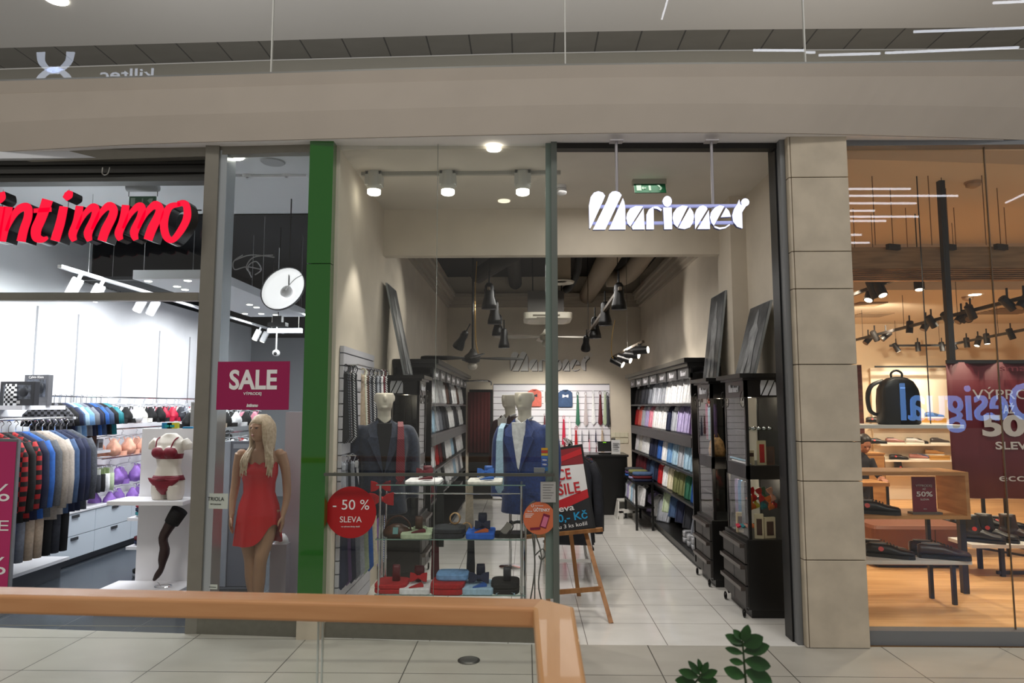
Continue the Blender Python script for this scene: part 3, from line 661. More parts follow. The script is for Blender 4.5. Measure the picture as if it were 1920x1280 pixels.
c = atz(1052, 348, CZ); t = thing('smoke_detector', 'small white smoke detector on the menswear ceiling beside the glass post', 'smoke detector', (c.x, c.y, CZ-.09)); G().lathe([(.02, .0), (.05, .015), (.055, .05), (.04, .06)]).build('sensor', WHT, t, smooth=True); G().lathe([(.05, .06), (.05, .09)]).build('base', WHT, t)
# ---- rear ceiling: ducts, AC, fans, pendants
duct = M('duct_paint', (150, 136, 118), .7); ductd = M('duct_dark', (50, 46, 42), .8)
g = G(); g.tube([(1.13, 7.1, 3.72), (1.13, 12.55, 3.72)], .15, 16); o = g.build('ventilation_duct', duct, smooth=True); tag(o, 'long round beige duct running straight to the rear under the dark ceiling', 'duct')
g = G(); g.tube(smoothpts([(1.62, 7.3, 3.78), (1.62, 9.2, 3.78), (1.62, 10.2, 3.75), (1.5, 10.7, 3.72), (1.28, 10.75, 3.72)], 5), .14, 14); o = g.build('ventilation_duct', duct, smooth=True); tag(o, 'beige duct bending in a curve beside the right cornice', 'duct')
g = G(); g.tube([(-.2, 7.1, 3.97), (-.2, 12.55, 3.97)], .12, 14); o = g.build('ventilation_duct', ductd, smooth=True); tag(o, 'dark duct under the ceiling above the left pendants', 'duct')
g = G(); g.tube([(.05, 8.3, 3.72), (-.75, 10.5, 3.72)], .12, 14); o = g.build('ventilation_duct', ductd, smooth=True); tag(o, 'dark duct crossing the ceiling diagonally behind the window', 'duct')
c = at(1053, 528, 8.4); t = thing('air_diffuser', 'vertical round beige duct with a pale ring outlet at its lower end', 'duct', (c.x, 8.4, c.z)); G().lathe([(.115, .0), (.115, 4.1-c.z)], n=24).build('duct', duct, t, smooth=True); G().lathe([(.06,.0),(.15, -.02), (.16, .0), (.12, .02)], n=24).build('outlet_ring', M('ring_pale', (206, 198, 184), .5), t)
g = G(); o = g.tube(smoothpts([(.62, 8.2, 4.1), (.64, 8.25, 3.75), (.66, 8.6, 3.45), (.60, 9.0, 3.3), (.52, 9.1, 3.25)], 5), .05, 8).build('flexible_hose', M('hose_black', (18, 17, 17), .6), smooth=True); tag(o, 'black flexible hose hanging by the round air outlet', 'hose')
for k in range(6):
    x = .62+.09*k; o = G().tube(smoothpts([(x+.08, 8.0+.2*(k%3), 4.1), (x+.1, 8.4, 3.92-.04*(k%2)), (x+.12, 9.0, 3.95), (x+.1, 9.8, 4.1)], 5), .022+.006*(k%3), 7).build('ceiling_pipe', (M('pipe_grey', (88, 84, 80), .5, .4), M('hose_black'))[k % 2], smooth=True)
    tag(o, 'thin service pipe under the dark ceiling above the hanging spots, %s from the left' % NTH[k], 'pipe', 'service pipes under the dark ceiling')
c = at(1026, 604, 9.4); t = thing('air_conditioner', 'pale cassette air conditioner hanging under its grey duct box', 'air conditioner', (c.x, 9.4, c.z)); acw = M('ac_white', (206, 200, 184), .45)
G().rings([(0,0,0,.27,.27),(0,0,.02,.33,.33),(0,0,.09,.335,.335),(0,0,.10,.33,.33)], 32, .25).build('grille_cover', acw, t)
g = G(); g.box(-.2, .16, -.34, -.328, .045, .065); g.box(-.15, .12, -.334, -.31, .02, .03); g.build('air_slot', M('slot_dark', (96, 88, 74), .6), t)
G().box(-.27, .22, -.25, .25, .10, .40).build('unit_body', M('ac_grey', (84, 80, 76), .6), t)
for sx in (-.2, .2): G().cyl((sx, 0, .40), (sx, 0, 4.1-c.z), .008).build('suspension_rod', DARKM, t)
def fan(c, label, mat, a0, L=.62):
    t = thing('ceiling_fan', label, 'ceiling fan', (c.x, c.y, c.z)); G().lathe([(.03, -.06), (.085, -.04), (.1, .03), (.05, .07), (.02, .12)], n=20).build('motor', mat, t, smooth=True); G().cyl((0,0,.1), (0,0,4.1-c.z), .012).build('down_rod', DARKM, t)
    G().ell((0,0,-.09), (.06,.06,.05)).build('light_globe', M('globe', (190, 182, 168), .4), t, smooth=True)
    for k in range(4):
        a = R(a0+90*k); m = Matrix.Rotation(a, 4, 'Z') @ Matrix.Rotation(R(14), 4, 'X')
        g = G(); g.add([m @ Vector(v) for v in [(.09,-.025,0),(L*.5,-.075,0),(L*.92,-.07,0),(L,-.04,0),(L,.04,0),(L*.92,.07,0),(L*.5,.075,0),(.09,.025,0)]]+[m @ Vector(v) for v in [(.09,-.025,.008),(L*.5,-.075,.008),(L*.92,-.07,.008),(L,-.04,.008),(L,.04,.008),(L*.92,.07,.008),(L*.5,.075,.008),(.09,.025,.008)]],
           [tuple(range(7,-1,-1)), tuple(range(8,16))]+[(i,(i+1)%8,(i+1)%8+8,i+8) for i in range(8)]); g.build('blade', mat, t)
fan(at(886, 672, 8.2), 'dark bladed ceiling fan low behind the left pendant lamps', M('fan_dark', (46, 44, 40), .5), 12)
fan(at(1024, 632, 9.9), 'pale bladed ceiling fan below the air conditioner', M('fan_pale', (156, 148, 132), .5), 6, .75)
bell = M('lamp_black', (20, 19, 19), .4, .3); hot = M('lamp_hot', (255, 240, 214), .5, emit=6)
def bell_lamp(px, py, Y, label, tilt=(0, 0), s=1.0, group=None):
    """px,py = centre of the opening"""
    c = at(px, py, Y); t = thing('pendant_spotlight', label, 'spotlight', c, group=group, rot=(R(tilt[0]), R(tilt[1]), 0)); t.scale = (s, s, s)
    G().lathe([(.085, 0), (.08, .05), (.055, .14), (.05, .26), (.03, .29)], n=18).build('shade', bell, t, smooth=True)
    G().lathe([(.001, .012), (.075, .012), (.075, .018)], n=18).build('lens', hot, t)
    g = G(); g.box(-.055, .055, -.008, .008, .2, .22); g.box(-.008, .008, -.008, .008, .2, .42); g.build('bracket', bell, t)
    return t
for i, (px, py, Y) in enumerate(((917, 579, 7.5), (927, 607, 8.3), (934, 629, 9.2))): bell_lamp(px, py, Y, 'black bell shaped spotlight hanging behind the menswear window, %s of the left row' % ('front', 'middle', 'rear')[i], group='left row of bell spots')
bell_lamp(945, 652, 8.6, 'brown looking bell spotlight low beside the left row of bell spots', s=.85)
bell_lamp(858, 652, 8.0, 'black spotlight hanging near the left rear wall above the dark fan', (20, 30), .8)
for i, (px, py, Y) in enumerate(((1161, 580, 7.3), (1135, 610, 8.2), (1116, 634, 9.2))): bell_lamp(px, py, Y, 'black bell spotlight on the sloping central track, %s of three' % ('nearest', 'middle', 'farthest')[i], group='bell spots on the central track')
bell_lamp(1098, 655, 9.6, 'black spotlight tilted forward at the far end of the central track', (40, 0), .8)
a = at(1163, 540, 7.2); b = at(1098, 632, 9.7); t = thing('light_track', 'black light track sloping away over the centre of the menswear shop', 'light track', a)
G().beam((0,0,0), b-a, .035, .035).build('rail', M('track_brown', (92, 80, 66), .4, .4), t); G().cyl((0,.2,0), (0,.2,4.1-a.z), .004).build('cable', DARKM, t); G().cyl((b-a)*.9, Vector(((b-a).x*.9, (b-a).y*.9, 4.1-a.z)), .004).build('cable', DARKM, t)
a = at(916, 540, 7.4); b = at(945, 630, 9.8); t = thing('light_track', 'black light track over the left aisle of the menswear shop', 'light track', a); G().beam((0,0,0), b-a, .03, .03).build('rail', M('track_brown'), t); G().cyl((0,.2,0), (0,.2,4.1-a.z), .004).build('cable', DARKM, t)
a = at(1151, 668, 9.6); b = at(1206, 640, 8.4); t = thing('light_track', 'short black light track with four heads near the right rear corner', 'light track', a)
G().beam((0,0,0), b-a, .03, .03).build('rail', M('track_brown'), t); m_ = (b-a)*.5; G().cyl(m_, (m_.x, m_.y, 4.1-a.z), .003).build('cable', M('pipe_grey'), t)
for i, f in enumerate((.1, .36, .62, .9)):
    c = a.lerp(b, f) + Vector((0, 0, -.09)); s = thing('track_spotlight', 'black cylinder spot facing the shirts on the short right track, %s from the left' % NTH[i], 'spotlight', c, rot=(0, R(118 - 10*i), R(-28)), group='heads on the short right track')
    G().cyl((0,0,-.08), (0,0,.10), .05, n=16).build('lamp_head', bell, s); G().cyl((0,0,.101), (0,0,.106), .042, n=16).build('lens', hot, s); G().box(-.09, 0, -.01, .01, -.02, .02).build('bracket', bell, s)
def cable(px0, py0, px1, py1, Y, lab, m=M('cable_yellow', (170, 130, 40), .5)):
    a = at(px0, py0, Y); b = at(px1, py1, Y); o = G().tube(smoothpts([a, a.lerp(b, .4)+Vector((-.03,0,0)), a.lerp(b, .85)+Vector((-.03,0,0)), b], 5), .005, 5).build('power_cable', m); tag(o, lab, 'cable')
cable(894, 490, 897, 662, 8.2, 'thin yellow cable hanging down to the dark ceiling fan'); cable(1153, 600, 1150, 672, 9.4, 'thin yellow cable hanging to the short right track')

# ---- black shelf units with shirts
def face(name, a, b, z0, z1, d, mat, parent, off):
    """vertical slab between plan points a,b"""
    a = Vector(a); b = Vector(b); n = Vector((b.y-a.y, a.x-b.x)).normalized()*d; g = G(); q = [a, b, b+n, a+n]
    g.add([Vector((p.x,p.y,z0))-off for p in q]+[Vector((p.x,p.y,z1))-off for p in q], [(0,3,2,1),(4,5,6,7),(0,1,5,4),(1,2,6,5),(2,3,7,6),(3,0,4,7)]); return g.build(name, mat, parent)
DZ = [.64, .97, 1.38, 1.72]       # shelf levels for leaning shirts
plq = M('plaque_grey', (72, 72, 74), .5); plw = M('plaque_print', (205, 205, 212), .5)
def shelf_unit(label, side, xf_, Y0, Y1, brown=False):
    """side=+1 right wall, -1 left wall"""
    wall = RW if side > 0 else LW; t = thing('shirt_shelf_unit', label, 'shelf unit', ((xf_+wall)/2, (Y0+Y1)/2, 0)); o = t.location.copy(); L = BLK
    def bx(nm, x0, x1, y0, y1, z0, z1, m=L):
        x0, x1 = min(x0, x1), max(x0, x1); return G().box(x0-o.x, x1-o.x, y0-o.y, y1-o.y, z0, z1).build(nm, m, t)
    w_ = wall - side*.01
    bx('side_panel', xf_, w_, Y0, Y0+.03, .08, 2.05); bx('side_panel', xf_, w_, Y1-.03, Y1, .08, 2.05); bx('back_panel', w_-side*.02, w_, Y0, Y1, .08, 2.12)
    bx('plinth', xf_+side*.05, w_, Y0+.02, Y1-.02, 0, .08)
    for z in [.12]+DZ: bx('shelf', xf_, w_, Y0+.03, Y1-.03, z-.025, z, M('shelf_black', (24, 23, 23), .4))
    bx('drawer_band', xf_-side*.005, xf_+side*.02, Y0+.03, Y1-.03, DZ[2]-.13, DZ[2]-.025, M('band_grey', (40, 39, 40), .45))
    bx('cornice', xf_-side*.08, w_, Y0-.06, Y1+.04, 2.16, 2.21); bx('cornice', xf_-side*.04, w_, Y0-.03, Y1+.02, 2.12, 2.16)
    bx('header', xf_, xf_+side*.02, Y0, Y1, 2.0, 2.12)
    n = 7
    for k in range(n):
        yc = Y0 + (Y1-Y0)*(k+.5)/n; f = bx('plaque', xf_-side*.012, xf_, yc-(Y1-Y0)/n*.42, yc+(Y1-Y0)/n*.42, 2.0, 2.12, plq)
        shop_name(f, .26, plw, (xf_-side*.013-o.x, yc-o.y, 2.03), rz=-side*math.pi/2, depth=.002, part='plaque_lettering', single=True)
    return t
XR, XL = 1.76, -1.04
shelf_unit('long black shelf unit of dress shirts along the right wall', 1, XR, 7.35, 11.6)
shelf_unit('long dark shelf unit of shirts along the left wall behind the window', -1, XL, 7.5, 11.8)
# a dress shirt folded on its card, standing; front faces -Y
def make_shirt():
    t = thing('dress_shirt', '', 'shirt'); m = cloth('white')
    g = G(); g.rings([(0,0,0,.13,.018),(0,0,.02,.135,.024),(0,.0,.20,.135,.022),(0,.0,.27,.13,.022),(0,.002,.30,.09,.018),(0,.004,.315,.06,.014)], 20, .5); g.build('folded_body', m, t, smooth=True)
    g = G(); pts = [(.048*math.sin(a), .0-.03*math.cos(a)-.002, .298+.018*math.cos(a*.5)) for a in [R(q) for q in range(-150, 151, 30)]]; g.tube(pts, .011, 6, flat=.6)
    g.prism([(-.006,.29),(-.05,.30),(-.046,.262),(-.016,.25)], .006, Matrix.Translation((0,-.034,0))); g.prism([(.006,.29),(.05,.30),(.046,.262),(.016,.25)], .006, Matrix.Translation((0,-.034,0))); g.build('collar', m, t)
    g = G(); g.box(-.012, .012, -.030, -.02, .01, .262); g.box(-.003, .003, -.032, -.03, .03, .035); g.build('button_placket', m, t)
    G().ell((0,-.012,.306),(.036,.012,.016)).build('neck_opening', M('neck_shadow', (46,44,48), .9), t, smooth=True)
    for s in (-1, 1): G().add([(s*.112,-.023,.25),(s*.125,-.023,.25),(s*.095,-.024,.02),(s*.085,-.024,.02),(s*.112,-.029,.25),(s*.125,-.029,.25),(s*.095,-.030,.02),(s*.085,-.030,.02)], [(4,5,6,7),(0,1,5,4),(1,2,6,5),(2,3,7,6),(3,0,4,7)]).build('sleeve_fold', m, t)
    return t
shirt0 = make_shirt(); first = [True]
def clone(proto, flag, **k):
    if flag[0]:
        flag[0] = False; proto.location = k.get('loc', (0,0,0)); proto.rotation_euler = k.get('rot') or (0,0,k.get('rz') or 0)
        if k.get('label'): proto['label'] = k['label']
        if k.get('group'): proto['group'] = k['group']
        if k.get('scale'): proto.scale = (k['scale'],)*3
        if k.get('mats'): remat(proto, k['mats'])
        return proto
    return dup(proto, **k)
rowsR = [(['blue','green','olive green','olive green','cream','white','red','navy blue','denim blue','navy blue','burgundy','burgundy','burgundy'], 'lowest'),
  (['light blue','light blue','pale grey','light blue','sky blue','white','blue','navy blue','navy blue','white','white','off white','white'], 'third'),
  (['purple','lilac','lilac','pale grey','navy blue','white','white','white','pink','lilac','pale grey','salmon','red'], 'second'),
  (['white','white','white','white','white','pale grey','pale grey','pale grey','mid grey','dark grey','dark grey','black','black'], 'top')]
shc = [M('tie_'+c.replace(' ', '_'), PAL[c], .5) for c in ('navy blue','burgundy','dark grey')]
for r, (cols_, nm) in enumerate(rowsR):
    for k, c in enumerate(cols_):
        y = 7.52 + k*.315; mt = cloth(c)
        clone(shirt0, first, loc=(XR+.07, y, DZ[r]), rot=(R(-10), 0, R(-80)), label='%s folded shirt, %s row, right black unit, %s' % (c, nm, ORD[k]), group='shirts on the right shelf unit',
            mats={'folded_body': mt, 'collar': mt if k % 3 else cloth('white'), 'button_placket': mt, 'sleeve_fold': mt}, scale=1.02)
lowR = ['mid grey','charcoal','navy blue','denim blue','pale green','pale grey','white','lilac','charcoal','white']
for k, c in enumerate(lowR):
    mt = cloth(c); clone(shirt0, first, loc=(XR+.10, 7.55+k*.40, .30 if k < 5 else .12), rot=(R(-14), 0, R(-62)), label='%s shirt on the bottom shelf below the right shirt rows, %s' % (c, ORD[k]), group='shirts on the bottom right shelf', mats={'folded_body': mt, 'collar': mt, 'button_placket': mt, 'sleeve_fold': mt}, scale=1.0)
rowsL = [(['red','burgundy','navy blue','white','charcoal','white','white','white','light blue','white','mid grey','white'], 'lowest'),
  (['white','white','red','burgundy','charcoal','white','white','light blue','charcoal','white','white','white'], 'third'),
  (['charcoal','light blue','pale grey','mid grey','dark grey','charcoal','white','white','dark grey','charcoal','white','white'], 'second'),
  (['brown','white','white','white','white','brown','charcoal','white','white','brown','white','white'], 'top')]
for r, (cols_, nm) in enumerate(rowsL):
    for k, c in enumerate(cols_):
        y = 7.68 + k*.35; mt = cloth(c)
        clone(shirt0, first, loc=(XL-.07, y, DZ[r]), rot=(R(-10), 0, R(80)), label='%s folded shirt, %s row, left shelf unit, %s' % (c, nm, ORD[k]), group='shirts on the left shelf unit', mats={'folded_body': mt, 'collar': mt, 'button_placket': mt, 'sleeve_fold': mt}, scale=1.02)
# folded piles in plastic on the low right shelf
for k in range(8):
    yy = 7.5 + .16*(k//2)*1.3; z = .12 + .07*(k % 2) if k < 4 else .12+.07*(k%2)
    o = G().rings([(0,0,0,.12,.07),(0,0,.01,.13,.075),(0,0,.055,.13,.075),(0,0,.068,.12,.07)], 16, .5).build('packed_shirt', M('plastic_pack', (170, 172, 178), .2, noise=.5, nscale=25), loc=(XR+.18, yy, z), smooth=True)
    tag(o, 'grey and white shirt packed in plastic at the foot of the right unit', 'shirt', 'plastic packed shirts at the foot of the right unit')
# low table with piles of folded knitwear before the counter
t = thing('display_table', 'low black table carrying piles of folded clothes in front of the right shelf unit', 'table', (1.62, 10.1, 0))
G().box(-.13, .13, -.55, .55, .62, .65).build('table_top', BLK, t); G().box(-.13, .13, -.55, .55, .3, .32).build('shelf', BLK, t)
for sx in (-.11, .11):
    for sy in (-.52, .52): G().box(sx-.015, sx+.015, sy-.015, sy+.015, 0, .62).build('leg', BLK, t)
pc = ['navy blue','burgundy','denim blue','lilac','charcoal','olive green','blue','purple','dark grey']
for k in range(9):
    i, j = divmod(k, 3); c = pc[k]
    o = G().rings([(0,0,0,.12,.10),(0,0,.008,.135,.11),(0,0,.03,.135,.11),(0,0,.04,.12,.10)], 16, .5).build('folded_shirt', cloth(c), loc=(1.62, 9.72+.36*i, .65+.042*j), smooth=True); tag(o, '%s folded garment, %s in the %s pile of the low black table' % (c, ('bottom','middle','top')[j], ('near','middle','far')[i]), 'folded clothes', 'folded piles on the low table')
for k in range(6):
    mt = cloth(['white','pale grey','light blue','white','lilac','pale grey'][k]); clone(shirt0, first, loc=(1.56, 9.66+.17*k, .32), rot=(R(-8),0,R(-62)), label='%s shirt on the low shelf of the black table, %s' % (['white','pale grey','light blue','white','lilac','pale grey'][k], ORD[k]), group='shirts under the low table', mats={'folded_body': mt, 'collar': mt, 'button_placket': mt, 'sleeve_fold': mt}, scale=.85)

# ---- glass showcases on drawer blocks
drw = M('drawer_grey', (58, 55, 53), .45); hnd = M('drawer_handle', (74, 66, 62), .3, .3)
def showcase(label, side, xf_, Y0, Y1, h=.62, top=1.93, w=None):
    wall = (RW if side > 0 else LW) - side*.01
    t = thing('display_cabinet', label, 'cabinet', ((xf_+wall)/2, (Y0+Y1)/2, 0)); o = t.location.copy()
    def bx(nm, x0, x1, y0, y1, z0, z1, m=BLK, par=None, bev=0):
        x0, x1 = min(x0, x1), max(x0, x1); return G().box(x0-o.x, x1-o.x, y0-o.y, y1-o.y, z0, z1).build(nm, m, par or t, bevel=bev)
    s = side
    bx('drawer_block', xf_+s*.02, wall, Y0, Y1, .07, h, bev=.004); bx('plinth', xf_+s*.05, wall, Y0+.03, Y1-.03, .0, .07)
    for k in range(3):
        z0 = .09+k*(h-.11)/3; z1 = z0+(h-.11)/3-.012
        d = bx('drawer', xf_, xf_+s*.02, Y0+.01, Y1-.01, z0, z1, drw)
        bx('handle', xf_-s*.035, xf_, Y0+.02, Y1-.02, z1-.035, z1-.005, hnd, d); bx('groove', xf_-s*.002, xf_, (Y0+Y1)/2-.003, (Y0+Y1)/2+.003, z0, z1, BLK, d)
    for yy in (Y0+.05, Y1-.05):
        g = G()
        for dx, dz, r_ in ((0,.035,.03), (.03*s,.075,.018), (-.0*s,.02,.018)):
            g.tube([(xf_-o.x-s*.005+dx+0*k, yy-o.y+r_*math.cos(a), dz+r_*math.sin(a)) for a in [k*math.pi/6 for k in range(13)]], .006, 5)
        g.build('scroll_foot', M('iron', (38, 36, 36), .35, .8), t)
    xb_ = xf_+s*.045; y0, y1 = Y0+.02, Y1-.02
    for xx in (xb_, wall-s*.02):
        for yy in (y0, y1-.03): bx('corner_post', xx, xx+s*.025, yy, yy+.03, h, top)
    m1, m2 = 1.10, 1.21
    bx('middle_band', xb_, wall, y0, y1, m1, m2); bx('header', xb_, wall, y0, y1, top-.16, top-.02)
    bx('cornice', xf_-s*.01, wall, Y0-.04, Y1+.04, top, top+.035); bx('cornice', xf_+s*.02, wall, Y0-.01, Y1+.01, top-.02, top)
    bx('back_panel', wall-s*.015, wall, y0, y1, h, top, M('case_back', (30, 29, 30), .6))
    for z0, z1 in ((h, m1), (m2, top-.16)):
        bx('glass_pane', xb_+s*.03, wall-s*.03, y0+.004, y0+.009, z0, z1, GLASS); bx('glass_pane', xb_+s*.004, xb_+s*.009, y0+.03, y1-.03, z0, z1, GLASS)
        bx('glass_shelf', xb_+s*.02, wall-s*.02, y0+.02, y1-.02, (z0+z1)/2, (z0+z1)/2+.006, GLASS2)
    m_logo(t, .13, M('logo_white', (205, 208, 214), .5), ((xb_+wall)/2-o.x+s*.04, y0-.006-o.y, top-.145))
    shop_name(t, .28, plw, (xb_-s*.006-o.x, (y0+y1)/2-o.y, top-.115), rz=-s*math.pi/2, depth=.003, part='side_lettering', single=True)
    for q in range(2):
        yy = y0 if q == 0 else y1; g = G()
        g.tube([(xb_-o.x-s*.015, yy-o.y+.01*math.cos(a)*(a+1), top-.16-.03+.012*math.sin(a)*(a+1)*.8) for a in [k*math.pi/5 for k in range(14)]], .004, 5)
        g.build('scroll_bracket', M('iron'), t)
    return t
showcase('black glass showcase on drawers standing nearest the entrance on the right', 1, 1.76, 5.68, 6.30)
showcase('black glass showcase on drawers between the near showcase and the shirt shelves', 1, 1.73, 6.62, 7.18)
showcase('dark glass showcase on the left wall behind the suited mannequin', -1, -1.03, 6.85, 7.35, top=1.97)
for (xx, yy, zz, e) in ((1.93, 5.98, 1.75, .8), (1.93, 5.98, 1.06, 1.6), (1.93, 6.9, 1.73, .8), (1.93, 6.9, 1.05, .6), (-1.25, 7.1, 1.76, 1.2)):
    lamp('POINT', (xx, yy, zz), (xx, yy, 0), e, AMB, .02)
# things inside the near showcase
def bowtie_mesh():
    t = thing('bow_tie', '', 'bow tie'); m = cloth('red'); g = G()
    for s in (-1, 1): g.loft([[Vector((s*x, y, z)) for y, z in ((-.006*q-.004,-h),(-.006*q-.004,h),(.004,h),(.004,-h))] for x, h, q in ((.004,.008,1.5),(.03,.026,2.2),(.058,.032,1),(.06,.030,.8))])
    g.build('bow', m, t); G().ell((0,-.008,0), (.012,.012,.014)).build('knot', m, t, smooth=True); return t
bow0 = bowtie_mesh(); fb_ = [True]
def bow(loc, rot, c, label, group=None, s=1.0):
    m = cloth(c, .5); return clone(bow0, fb_, loc=loc, rot=rot, label=label, group=group, mats={'bow': m, 'knot': m}, scale=s)
cols2 = ['orange','red','yellow','red','teal','green','orange','peach','red']
for k, c in enumerate(cols2):
    bow((1.86+.024*k*1.05, 5.80+.03*(k%3), .900 if k % 2 == 0 else .965), (R(-20), R(70), R(0)), c, '%s bow tie in the lit lower case of the near showcase, %s from the left' % (c, NTH[k]), 'bow ties in the lit lower case', .9)
for k in range(8):
    bow((1.80+.03*k, 5.86, .70 + .0*k), (R(-70), 0, R(20*k)), ['crimson','teal','peach','orange','green','red','peach','crimson'][k], '%s bow tie lying in the bottom of the near showcase, %s from the left' % (['crimson','teal','peach','orange','green','red','peach','crimson'][k], NTH[k]), 'bow ties in the bottom of the near showcase', .8)
boxm = M('cream_box', (206, 190, 160), .6)
for k, (x, y, w_, h_, rz, lab) in enumerate(((1.90, 5.74, .07, .20, -8, 'tall cream gift box holding a dark accessory, left'), (1.99, 5.76, .10, .17, 12, 'cream gift box with cuff links, right'), (1.83, 6.02, .06, .17, 0, 'cream gift box at the back, far left'))):
    t = thing('gift_box', lab + ' in the lower near showcase', 'box', (x, y, .62), R(rz)); G().box(-w_/2, w_/2, -.012, .012, 0, h_).build('box_tray', boxm, t, bevel=.003); G().box(-w_*.3, w_*.3, -.016, -.012, h_*.15, h_*.8).build('insert', M('box_insert', (70, 44, 36), .6), t)
for k, (x, z, c, lab) in enumerate(((1.96, 1.21, 'cream', 'upright red and cream tie box'), (2.03, 1.21, 'brown', 'brown leather wallet set'))):
    t = thing('gift_box', lab + ' in the upper near showcase', 'box', (x, 5.80, z), R(-10*k)); G().box(-.035, .035, -.012, .012, 0, .20-.05*k).build('box_tray', M('frame_cream', (200, 184, 150), .6) if k == 0 else cloth('brown'), t); G().box(-.02, .02, -.015, -.012, .02, .17-.05*k).build('insert', cloth('red') if k == 0 else M('box_insert'), t)
t = thing('white_box', 'small white carton on the middle floor of the near showcase', 'box', (1.865, 5.80, 1.21)); G().box(-.025, .025, -.03, .03, 0, .12).build('carton', boxm, t); G().box(-.02, .02, -.032, -.03, .07, .1).build('print_panel', M('box_insert'), t)
for k in range(5):
    o = G().ell((0,0,.016), (.022,.022,.016)).build('silver_ornament', CHROME, loc=(1.86+.045*k, 5.80, 1.496), smooth=True); tag(o, 'small silver ornament on the glass shelf of the near showcase, %s from the left' % NTH[k], 'ornament', 'silver ornaments in the near showcase')
for k in range(6):
    o = G().rings([(0,0,0,.03,.09),(0,0,.008,.032,.095),(0,0,.014,.03,.09)], 12, .5).build('folded_handkerchief', cloth('light blue' if k % 2 else 'white'), loc=(1.835+.0*k, 5.84+.055*k, 1.215+.02*(k%2)), smooth=True); o.rotation_euler = (0, R(12), 0)
    tag(o, 'pale folded handkerchief fanned out in the upper near showcase, %s from the front' % NTH[k], 'handkerchief', 'handkerchiefs in the near showcase')
for j, (Yc_, nmj) in enumerate(((5.98, 'near'), (6.9, 'middle'))):
    for k, c in enumerate((['charcoal','pale grey','sky blue','lilac'] if j == 0 else ['purple','teal','light blue','magenta'])):
        o = G().rings([(0,0,0,.03,.008),(0,0,.3,.03,.01),(0,0,.36,.02,.012)], 10, .6).build('scarf', cloth(c), loc=(XR+.09, Yc_-.12+.09*k, .70 if j == 0 else 1.36), smooth=True); o.rotation_euler = (0,0,R(-70)); tag(o, '%s scarf standing inside the %s right showcase, %s' % (c, nmj, ORD[k]), 'scarf', 'scarves in the right showcases')
# tan leather bag in middle case
t = thing('leather_bag', 'tan fringed leather bag in the middle right showcase', 'bag', (1.86, 6.78, 1.212)); G().rings([(0,0,0,.07,.09),(0,0,.06,.075,.1),(0,0,.14,.06,.08),(0,0,.18,.03,.04)], 16, .8).build('body', M('tan_leather', (176, 134, 88), .6, noise=.4, nscale=30), t, smooth=True); G().tube(smoothpts([(-.03,0,.16),(0,0,.23),(.03,0,.16)], 5), .006, 6).build('handle', M('tan_leather'), t)

# ---- posters leaning above the units
ph = M('photo_grey', (96, 98, 100), .35, noise=.7, nscale=5, c2=(38, 40, 44)); edge = M('canvas_edge', (150, 156, 158), .6)
def poster(label, pts, th, m=None):
    pts = [Vector(p) for p in pts]; c = sum(pts, Vector())/4; base = min(p.z for p in pts); t = thing('photo_canvas', label, 'picture', (c.x, c.y, base)); o = t.location.copy()
    g = G(); tt = Vector(th); q = [p-o for p in pts]; g.add(q+[p+tt for p in q], [(0,1,2,3),(7,6,5,4)]+[(i,i+4,(i+1)%4+4,(i+1)%4) for i in range(4)]); g.build('canvas', edge, t)
    n = (q[1]-q[0]).cross(q[2]-q[0]).normalized(); 
    if n.y > 0: n = -n
    if n.dot(tt) > 0: n = -n
    cc = sum(q, Vector())/4; f = [cc+(p-cc)*.985+n*.003 for p in q]; G().add(f, [(0,1,2,3)]).build('photograph', m or ph, t)
    return t, q, n
def figure_print(t, q, n, m):
    """abstract standing figure printed on the canvas"""
    def P(u, v): return q[0].lerp(q[1], u).lerp(q[3].lerp(q[2], u), v) + n*.006
    g = G(); pl = [(.30,.02),(.36,.45),(.30,.62),(.42,.72),(.44,.86),(.52,.93),(.60,.86),(.60,.72),(.74,.62),(.70,.40),(.80,.02),(.6,.02),(.54,.3),(.46,.02)]
    g.add([P(u, v) for u, v in pl], [tuple(range(len(pl)))]); g.build('printed_figure', m, t)
zt_ = 2.215; fgm = M('figure_print', (134, 136, 138), .4, noise=.4, nscale=8)
zc1 = 1.967
def lean(x0, x1, ya, yb, z0, z1, th, label):   # canvas leaning on a side wall: bottom edge at x0, top edge at x1
    t, q, n = poster(label, [(x0, ya, z0), (x0, yb, z0), (x1, yb, z1), (x1, ya, z1)], th); figure_print(t, q, n, fgm); return t
lean(1.90, 2.06, 6.26, 5.74, zc1, zc1+.62, (.02, 0, 0), 'grey photo canvas of a suited figure leaning on top of the near right showcase')
lean(1.84, 1.95, 7.16, 6.66, zc1, zc1+.86, (.02, 0, 0), 'tall pale photo canvas leaning above the middle right showcase')
lean(-1.22, -1.42, 6.86, 7.34, 2.01, 2.95, (-.02, 0, 0), 'tall dark photo canvas leaning above the left showcase')
